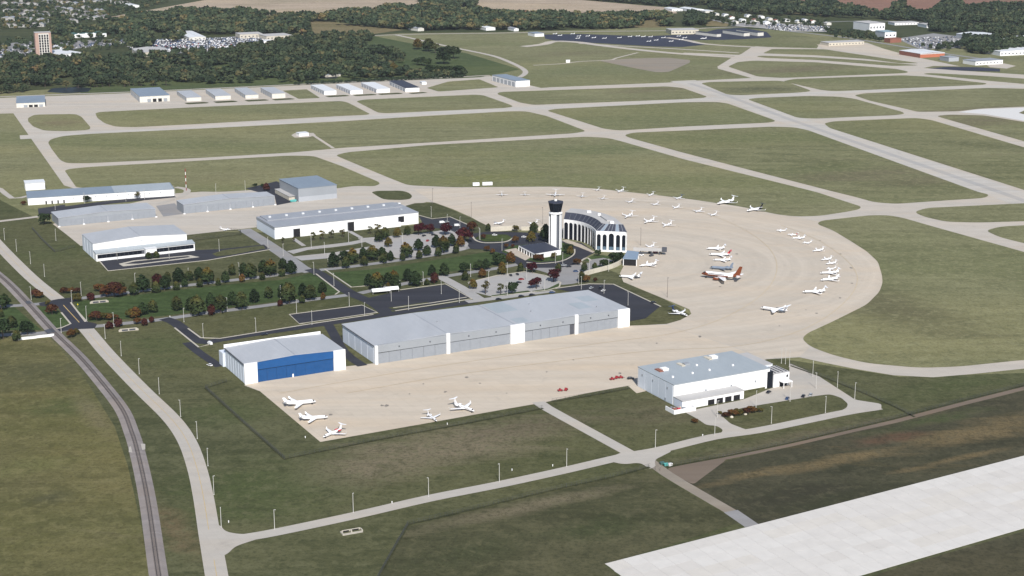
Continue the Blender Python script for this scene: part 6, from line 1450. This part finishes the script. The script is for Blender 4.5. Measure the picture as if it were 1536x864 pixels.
CN = {'car_white': 'white car', 'car_silver': 'silver car', 'car_dark': 'dark car', 'car_red': 'dark red car', 'car_blue': 'dark blue car', 'car_tan': 'tan car', 'van': 'white van'}
NEAR = [(946, 569, 'car_dark', 0, 'at the left corner of the large white hangar'), (1153, 589.5, 'car_dark', 1.0, 'under the large white hangar wall'), (1181, 599, 'car_blue', 1.2, 'nearest the light pole by the white hangar porch'), (1205, 595.5, 'car_dark', 1.2, 'left of the silver one near the white hangar porch'), (1216, 593.5, 'car_silver', 1.2, 'at the lot end near the white hangar porch'), (397, 503, 'car_dark', UA, 'driving on the frontage road behind the blue-door hangar'), (315, 517, 'van', 2.2, 'parked at the back left corner of the blue-door hangar'), (314.5, 549, 'car_white', 2.4, 'on the grass side of the blue-door hangar'),
        (636, 354.5, 'car_dark', 1, 'under the first maroon tree of the top car park'), (650, 353, 'car_dark', 1, 'under the second maroon tree of the top car park'), (641.5, 362, 'car_red', 1.3, 'alone in the top car park'), (685.6, 339.5, 'van', .3, 'at the right end of the dark top lot'), (687, 349, 'car_white', .6, 'below the van of the dark top lot'), (679, 341, 'car_dark', .4, 'beside the van of the dark top lot'), (663, 335, 'van', .5, 'left of two under the light pole in the dark top lot'), (670, 334, 'car_silver', .5, 'under the light pole in the dark top lot'),
        (766, 414, 'car_dark', 1.8, 'left of two at the top edge of the lower car park'), (776, 412.5, 'car_dark', 1.8, 'right of two at the top edge of the lower car park'), (782, 420, 'car_red', .5, 'in the middle of the lower car park'), (778, 425, 'car_dark', .5, 'just below the red one in the lower car park'), (748, 450, 'car_dark', .5, 'leftmost of three behind the long hangar roof'), (782, 445.5, 'car_dark', .5, 'middle of three behind the long hangar roof'), (798, 443.5, 'car_dark', .5, 'rightmost of three behind the long hangar roof'), (828, 440, 'car_blue', .5, 'on the grey road behind the long hangar'),
        (887, 433, 'car_silver', 1, 'in the dark lot by the white end of the long hangar'), (901, 433, 'car_dark', 1, 'right of the silver one in the dark lot'), (905, 437, 'car_white', 1, 'below the dark one in the dark lot'), (853, 401, 'car_dark', .2, 'on the drive below the terminal arches'), (864, 408, 'car_blue', .2, 'on the grey drive right of the maroon tree'), (742, 353.5, 'car_white', 0, 'left of the drive below the beige wall'), (786, 356.5, 'car_white', 0, 'on the drive left of the tower'), (980, 455, 'car_dark', .5, 'at the far corner of the dark lot'), (846, 399, 'car_silver', .2, 'left of the dark one below the terminal arches')]
for x, y, c, a, w in NEAR: car(x, y, c, a, CN[c] + ' ' + w, 'cars near the hangars and terminal')
def cart(px, py, ang, label, m='redp'):
    p = G(px, py); e = empty('fire_cart', (p.x, p.y, .08), ang, label, 'cart', 'red carts on the apron')
    mb = MB(); mb.prism([(-1.5, .45), (1.6, .45), (1.6, 1.0), (.6, 1.1), (.4, 1.8), (-.4, 1.8), (-.5, 1.05), (-1.5, 1.0)], (-.8, .8)); mb.build('body', M[m], e)
    box(e, 'tow_bar', 1.61, 2.8, -.08, .08, .4, .55, 'doorgap')
    for x in (-1, 1):
        for y in (-.75, .75):
            mb = MB(); mb.prism([(x + .38 * math.cos(k * .785), .38 + .38 * math.sin(k * .785)) for k in range(8)], (y - .12, y + .12)); mb.build('wheel', M['tyre'], e)
for x, y, a, l in ((840, 587, .2, 'red cart on the apron near its grass edge, left one'), (849, 586, 1.2, 'red cart on the apron near its grass edge, right one'), (918, 570, .3, 'red cart furthest left of those beside the large white hangar'), (925, 568, 1, 'red cart in the middle of those beside the large white hangar'), (931, 567.5, .1, 'red cart nearest the large white hangar')): cart(x, y, a, l)
# tugs and loaders at the terminal
for k, (x, y, a) in enumerate(((966, 377, .4), (974, 380.5, 1), (983, 379.5, .2), (977, 384.5, .7), (962, 384, .2), (990, 381, .6))):
    p = G(x, y); e = empty('baggage_tug', (p.x, p.y, .09), a, ('beige service tug nearest the passenger bridge', 'dark service tug left of two below the passenger bridge', 'red service tug beyond the terminal canopy', 'dark service tug nearest the white jet by the canopy', 'white service tug right beside the terminal canopy', 'beige service tug furthest right of the terminal canopy')[k], 'tug', 'service tugs by the terminal')
    m_ = ('beige', 'doorgap', 'redp', 'doorgap', 'white', 'beige')[k]
    box(e, 'body', -2, 2, -.9, .9, .5, 1.3, m_); box(e, 'cab', -.4, .9, -.8, .8, 1.305, 2.3, 'doorgap')
    for sx in (-1.3, 1.3):
        for sy in (-.85, .85):
            mb = MB(); mb.prism([(sx + .45 * math.cos(j * .785), .45 + .45 * math.sin(j * .785)) for j in range(8)], (sy - .14, sy + .14)); mb.build('wheel', M['tyre'], e)
# parked cars of the far lots: one mesh each (a few pixels)
rnd = random.Random(21)
far_me = []
for c in ('car_white', 'car_silver', 'car_dark', 'car_dark', 'car_blue', 'car_red', 'car_white'):
    mb = MB(); mb.prism([(-2.3, .3), (2.3, .3), (2.3, .8), (1.2, 1.0), (.6, 1.5), (-1.4, 1.5), (-2.0, 1.0), (-2.3, .9)], (-.9, .9)); far_me.append(mb.mesh('car', M[c]))
n_far = 0
for poly, step, dens in (([(195, 72), (203, 63), (280, 61), (330, 62), (395, 63), (392, 70), (350, 74), (280, 78), (240, 81)], (4.0, 15), .62), ([(320, 58), (360, 60), (380, 61), (360, 63), (320, 62)], (4, 14), .5), ([(122, 68), (190, 60), (188, 66), (130, 72)], (5, 16), .5), ([(0, 78), (45, 66), (50, 76), (0, 88)], (6, 16), .4), ([(1160, 40), (1240, 40), (1240, 45), (1170, 46)], (6, 14), .6), ([(1350, 60), (1440, 57), (1436, 70), (1380, 72)], (7, 18), .45), ([(1245, 70), (1340, 72), (1345, 77), (1290, 74)], (12, 20), .5)):
    pts = [G(*p) for p in poly]; gp = [(p.x, p.y) for p in pts]
    y = min(p[1] for p in gp)
    while y < max(p[1] for p in gp):
        x = min(p[0] for p in gp)
        while x < max(p[0] for p in gp):
            x += step[0]
            if n_far < 265 and inside(x, y, gp) and rnd.random() < dens:
                o = link('car', far_me[rnd.randrange(7)], None, (x, y + rnd.uniform(-.5, .5), .22), math.pi / 2 + rnd.uniform(-.1, .1)); n_far += 1
                tag(o, 'tiny parked car in the far car parks beyond the airfield', 'car', 'cars in the far car parks')
        y += step[1]

# beyond the 300 that show largest: the rest of the parked cars as one mass
rnd = random.Random(33); mbs = {}
for poly, step, dens in (([(195, 74), (203, 61), (280, 58), (330, 57), (430, 53), (436, 62), (392, 71), (350, 75), (280, 79), (240, 82)], (3.1, 9), .6), ([(100, 70), (190, 58), (188, 66), (125, 73)], (4, 12), .5), ([(0, 76), (45, 64), (60, 70), (50, 84), (0, 90)], (5, 12), .45), ([(1130, 34), (1180, 37), (1242, 40), (1240, 47), (1160, 46)], (4, 9), .5), ([(1345, 58), (1440, 55), (1440, 71), (1380, 73)], (5, 12), .45)):
    gp = [(G(*p).x, G(*p).y) for p in poly]; y = min(p[1] for p in gp)
    while y < max(p[1] for p in gp):
        x = min(p[0] for p in gp)
        while x < max(p[0] for p in gp):
            x += step[0]
            if inside(x, y + 4, gp) and rnd.random() < dens:
                k = rnd.choice((0, 0, 1, 2, 2, 2, 3)); mb = mbs.setdefault(k, MB())
                w_ = .95
                mb.prism([(y + 4 - 2.3, .5), (y + 4 + 2.3, .5), (y + 4 + 2.3, 1.0), (y + 4 + 1, 1.65), (y + 4 - 1.5, 1.7), (y + 4 - 2.3, 1.1)], (x - w_, x + w_), 'x')
        y += step[1]
big = MB(); mat_i = []
for k, mb in mbs.items():
    mat_i += [k] * len(mb.f); big.add(mb.v, mb.f)
me = bpy.data.meshes.new('parked_cars'); me.from_pydata(big.v, [], big.f)
for c in ('car_white', 'car_silver', 'car_dark', 'car_blue'): me.materials.append(M[c])
me.polygons.foreach_set('material_index', mat_i); o = link('parked_cars', me); tag(o, 'mass of tiny parked cars filling the far car parks', None, None, 'stuff')
# ------------------------------------------------------------------ light poles and masts
def pole_proto(m='pole', arm=True):
    mb = MB(); mb.tube([(0, 0, 0), (0, 0, .25)], .36, 8); mb.tube([(0, 0, .25), (0, 0, 10.2)], [.17, .13], 7); a = mb.mesh('pole', M[m])
    mb = MB(); mb.box(-.15, -.2, 10.2, .9, .2, 10.36); b = mb.mesh('lamp_head', M['doorgap' if m == 'mast' else 'pole'])
    return a, b
PP = pole_proto(); PM = pole_proto('mast')
def poles(pts, where, group, ht=None, mast=False, ox=0, oy=0, k=1.0):
    pts = sorted(pts)
    for i, q in enumerate(pts):
        p = G(ox + q[0] / k, oy + q[1] / k); r = empty('light_pole', (p.x, p.y, 0), i * 1.3, ('thin dark light mast' if mast else 'pale light pole') + ', %s from the left %s' % (ORD[i], where), 'light pole', group)
        s = (ht or 10.4) / 10.4
        for nm, me_ in zip(('pole', 'lamp_head'), PM if mast else PP): c = link(nm, me_, r); c.scale = (1, 1, s)
poles([(7, 360), (25, 377), (46, 396), (67, 415), (122, 443), (108, 456), (47, 450)], 'along the upper part of the airport road', 'light poles on the airport road')
poles([(92, 499), (130, 480), (158, 508), (171, 490), (182, 534), (209, 561), (239, 591), (271, 625), (296, 658), (312, 699), (321, 742), (332, 791)], 'along the curving lower part of the airport road', 'light poles on the airport road')
poles([(412, 794), (530, 769), (643, 745), (749, 723), (850, 700), (983, 671), (1072, 653), (1157, 635), (1238, 619)], 'along the near perimeter road', 'light poles on the perimeter road')
poles([(1185, 602), (1282, 598), (1256, 581), (1219, 565), (1184, 550), (1134, 611), (1076, 626), (1224, 583), (1178, 546), (1172, 545)], 'around the large white hangar', 'light poles around the white hangar')
poles([(203, 429), (283, 421), (359, 413), (425, 384), (402, 373), (467, 372), (487, 381), (471, 412), (492, 399), (84, 361), (127, 305), (189, 302), (217, 299), (176, 390), (254, 388), (329, 377), (83, 315), (263, 299), (324, 291), (368, 286)], 'between the west hangars and the boulevard', 'light poles of the west side')
poles([(276, 483), (305, 507), (384, 498), (445, 470), (341, 467), (421, 448), (468, 487), (524, 459), (547, 474), (501, 429), (587, 452), (613, 465), (662, 441), (689, 454), (635, 427)], 'around the frontage road and its lots', 'light poles of the frontage road')
poles([(523, 363), (543, 373), (604, 367), (647, 326), (671, 338), (690, 342), (720, 360), (706, 415), (753, 376), (719, 359)], 'around the top car park', 'light poles of the car parks')
poles([(733, 426), (761, 413), (790, 420), (817, 436), (761, 443), (833, 395), (844, 397), (868, 425), (884, 407), (906, 440), (942, 458), (913, 407), (872, 434)], 'around the lower car park and terminal', 'light poles of the car parks')
poles([(649, 306), (707, 328), (814, 336), (961, 368), (1001, 446)], 'at the edge of the round apron', 'dark masts of the apron', 15.5, True)
# red and white banded mast
p = G(279.5, 286); e = empty('weather_mast', (p.x, p.y, 0), 0, 'tall thin red and white banded mast behind the grey hangar', 'mast')
hh = height(p, 253)
for k in range(7):
    mb = MB(); mb.tube([(0, 0, k * hh / 7), (0, 0, (k + 1) * hh / 7 - .01)], .32 if k % 2 else .34, 6); mb.build('band', M['redp' if k % 2 == 0 else 'white'], e)
box(e, 'footing', -.8, .8, -.8, .8, 0, .2, 'kerb')

# ------------------------------------------------------------------ fences
def fence(px, label, ht=2.2, group=None, grassm='long', gw=1.6, n=1):
    pts = smooth([G(*p) for p in px], n) if n > 1 else [G(*p) for p in px]
    r = empty('chain_link_fence', tuple(pts[0]), 0, label, 'fence', group); o0 = pts[0]
    posts = MB(); rails = MB(); wire = MB()
    for a, b in zip(pts[:-1], pts[1:]):
        d = b - a; L = d.length; d.normalize(); s = Vector((-d.y, d.x, 0)); k = 0.0
        while k < L:
            q = a + d * k - o0; posts.box(q.x - .06, q.y - .06, 0, q.x + .06, q.y + .06, ht + .05); k += 3.0
        for z in (ht, ht * .5, .1):
            q0, q1 = a - o0, b - o0; rails.tube([(q0.x, q0.y, z), (q1.x, q1.y, z)], .05, 4)
        m_ = int(L / .45)
        for i in range(m_):                                  # wires of the mesh, leaning both ways
            for sg in (1, -1):
                q = a + d * (i * .45) - o0; q2 = a + d * min(L, max(0, i * .45 + sg * .9)) - o0
                wire.add([(q.x + s.x * .012, q.y + s.y * .012, .1), (q.x - s.x * .012, q.y - s.y * .012, .1), (q2.x - s.x * .012, q2.y - s.y * .012, ht), (q2.x + s.x * .012, q2.y + s.y * .012, ht)], [(0, 1, 2, 3)])
    posts.build('posts', M['mesh'], r, kind='stuff'); rails.build('rails', M['mesh'], r, kind='stuff'); 
    me = bpy.data.meshes.new('wire_mesh'); me.from_pydata(wire.v, [], wire.f); me.materials.append(M['mesh']); o = link('wire_mesh', me, r); o['kind'] = 'stuff'
    strip('unmown_strip', px, gw * .75, .17, grassm, n)
    return r
fence([(340, 573), (308, 582.5), (366, 635), (427, 689), (560, 661.5), (700, 635.5), (815, 613)], 'dark chain-link fence round the lower left corner of the apron', gw=2.6)
fence([(828, 603), (880, 595), (945, 583)], 'dark chain-link fence from the service road to the white hangar', gw=2.2)
fence([(563, 875), (590, 826), (612, 787.5), (671, 774), (761, 752), (850, 731), (920, 716), (975, 701)], 'long dark chain-link fence below the near perimeter road', gw=2.4)
fence([(1000, 701), (1085, 685.5), (1180, 666), (1280, 643), (1340, 629), (1440, 603), (1536, 579), (1700, 540)], 'long dark chain-link fence beside the ditch track', gw=2.6)
fence([(1186, 549), (1240, 568), (1300, 592), (1345, 612), (1372, 626)], 'dark chain-link fence on the slope right of the white hangar', gw=2.2)
fence([(48, 343), (65, 362), (82.5, 378.5), (113, 371)], 'chain-link fence round the square grass plot by the west ramp', gw=2.0)
fence([(292, 361), (362, 352), (360, 347), (340, 345)], 'short chain-link fence behind the ribbon-window hangar', gw=1.5)
# gates and signs
def sign(px, py, w, hgt, ang, label, m='kerb', m2='doorgap'):
    p = G(px, py); e = empty('entrance_sign', (p.x, p.y, 0), ang, label, 'sign', 'entrance walls')
    for s in (-1, 1):
        mb = MB(); mb.prism([(s * w * .5, 0), (s * w * .62, 0), (s * w * .62, hgt * .55), (s * w * .5, hgt)] if s > 0 else [(-w * .62, 0), (-w * .5, 0), (-w * .5, hgt), (-w * .62, hgt * .55)], (-.5, .5)); mb.build('wing_wall', M[m], e)
    mb = MB(); mb.box(-w / 2 + .005, -.4, 0, w / 2 - .005, .4, hgt); mb.build('wall', M[m], e)
    for s in (-1, 1): box(e, 'name_panel', -w * .42 if s < 0 else w * .04, -w * .04 if s < 0 else w * .42, -.5, -.405, hgt * .2, hgt * .8, m2)
sign(149, 454.5, 11, 2.0, .35, 'low white entrance wall with dark panels on the boulevard lawn')
sign(193, 496.5, 11, 2.0, .35, 'low white entrance wall with dark panels below the lower boulevard')
p = G(117, 462); e = empty('road_sign', (p.x, p.y, 0), -.4, 'small yellow road sign at the boulevard junction', 'sign'); mb = MB(); mb.tube([(0, 0, 0), (0, 0, 2.2)], .06, 5); mb.build('post', M['pole'], e); mb = MB(); mb.prism([(0, 2.0), (.75, 2.75), (0, 3.5), (-.75, 2.75)], (-.12, -.065)); 
sg = paint('sign_yellow', (.6, .5, .03), .5); M['sgy'] = sg; mb.build('plate', sg, e)
# white bridge parapets where the boulevard passes the railway
for x, y, w, l in ((41, 509, 12, 'left'), (62, 506.5, 17, 'right')):
    p = G(x, y); e = empty('parapet', (p.x, p.y, 0), UA - .1, 'white parapet beside the railway crossing, %s of two' % l, 'wall', 'parapets by the railway')
    box(e, 'wall', -w / 2, w / 2, -.4, .4, 0, 1.6, 'white'); box(e, 'coping', -w / 2 - .2, w / 2 + .2, -.6, .6, 1.605, 1.85, 'white')
# culvert headwall
p = G(526, 797); e = empty('culvert_headwall', (p.x, p.y, 0), UA - .05, 'pale concrete double culvert headwall in the grass below the perimeter road', 'culvert')
box(e, 'back_wall', -4.4, 5, .3, .7, 0, 1.0, 'kerb'); box(e, 'side_wall', -5.2, -4.45, -3.4, .7, 0, .7, 'kerb'); box(e, 'side_wall', 5.05, 5.6, -2.2, .7, 0, .7, 'kerb'); box(e, 'middle_wall', -.3, .3, -1.5, .295, 0, .9, 'kerb'); box(e, 'pipe_mouth', -3.8, -.8, .2, .295, 0.02, .75, 'black'); box(e, 'pipe_mouth', .8, 4.2, .2, .295, .02, .75, 'black'); box(e, 'apron_slab', -5, 5.2, -3.6, -1.6, 0, .2, 'kerb')
# white tent on the asphalt lot, roll-off bins at the gate
for x, y, s, l in ((571, 440, 1.0, 'long white tent roof at the top left corner of the dark car park'), (588, 437.5, .7, 'shorter white tent right of the long one')):
    p = G(x, y); e = empty('tent', (p.x, p.y, .17), UA - .15, l, 'tent', 'tents by the dark car park')
    L_ = 14 * s; mb = MB(); mb.prism([(-3, 2.3), (0, 4.0), (3, 2.3), (3, 2.0), (-3, 2.0)], (-L_ / 2, L_ / 2), 'x'); mb.build('canopy', M['white'], e)
    for sx in (-1, 1):
        for sy in (-2.8, 2.8): box(e, 'leg', sx * (L_ / 2 - .3) - .08, sx * (L_ / 2 - .3) + .08, sy - .08, sy + .08, 0, 1.995, 'pole')
for x, y, m_, l in ((993, 697, 'greenroof', 'dark green bin left of the gate at the dirt road'), (999, 699, 'tealtarp', 'teal bin in the middle by the gate at the dirt road'), (1005, 699, 'white', 'white bin right of the gate at the dirt road')):
    p = G(x, y); e = empty('bin', (p.x, p.y, .05), .4, l, 'bin', 'bins by the gate'); mb = MB(); mb.hexa([(-1, -.6, .15), (1, -.6, .15), (1, .6, .15), (-1, .6, .15), (-1.2, -.8, 1.4), (1.2, -.8, 1.4), (1.2, .8, 1.4), (-1.2, .8, 1.4)]); mb.build('body', M[m_], e); box(e, 'lid', -1.25, 1.25, -.85, .85, 1.405, 1.52, m_)
for x, y, s_ in ((983, 705, 'left'), (990, 706.5, 'right')):
    p = G(x, y); e = empty('gate_post', (p.x, p.y, 0), 0, s_ + ' thin gate post where the dirt road leaves the perimeter road', 'gate post', 'gate posts at the dirt road'); mb = MB(); mb.tube([(0, 0, 0), (0, 0, 2.6)], .1, 6); mb.build('post', M['mast'], e); mb = MB(); mb.lathe([(2.6, .16), (2.75, .04)], 6); mb.build('cap', M['pole'], e)
# white rocks/markers in the shrub bed, hydrants in the grass
for k, (x, y) in enumerate(((1097.5, 626.5), (1118, 622), (1140, 617))):
    p = G(x, y); mb = MB(); mb.lathe([(0, 1.0), (.4, 1.15), (.9, .8), (1.15, .3)], 7); o = link('boulder', mb.mesh('boulder', M['beige']), None, tuple(p), k); tag(o, 'pale boulder, %s from the left in the shrub bed before the white hangar' % ORD[k], 'boulder', 'boulders in the shrub bed')
for k, (x, y) in enumerate(sorted(((343, 784), (588, 755), (768, 706), (829, 699.5), (255, 476), (1054, 654), (671, 637), (458, 657)))):
    p = G(x, y); mb = MB(); mb.lathe([(0, .22), (.7, .22), (.85, .3), (1.0, .28), (1.2, .08)], 8); o = link('marker_post', mb.mesh('marker_post', M['white']), None, tuple(p)); tag(o, '%s small white marker post from the left in the grass' % ORD[k], 'marker post', 'white marker posts in the grass')
# ------------------------------------------------------------------ haze: one closed box of thin air round everything
HZ = True
if HZ:
    mb = MB(); mb.box(-7200, -2200, -1.2, 7200, 12200, H + 12)
    m = bpy.data.materials.new('haze'); m.use_nodes = True; nt = m.node_tree; nt.nodes.clear()
    out = nt.nodes.new('ShaderNodeOutputMaterial'); pv = nt.nodes.new('ShaderNodeVolumePrincipled')
    pv.inputs['Color'].default_value = (.80, .87, 1.0, 1); pv.inputs['Density'].default_value = 1.9e-5; pv.inputs['Anisotropy'].default_value = 0.0
    nt.links.new(pv.outputs[0], out.inputs['Volume'])
    o = mb.build('haze', m); tag(o, kind='stuff')
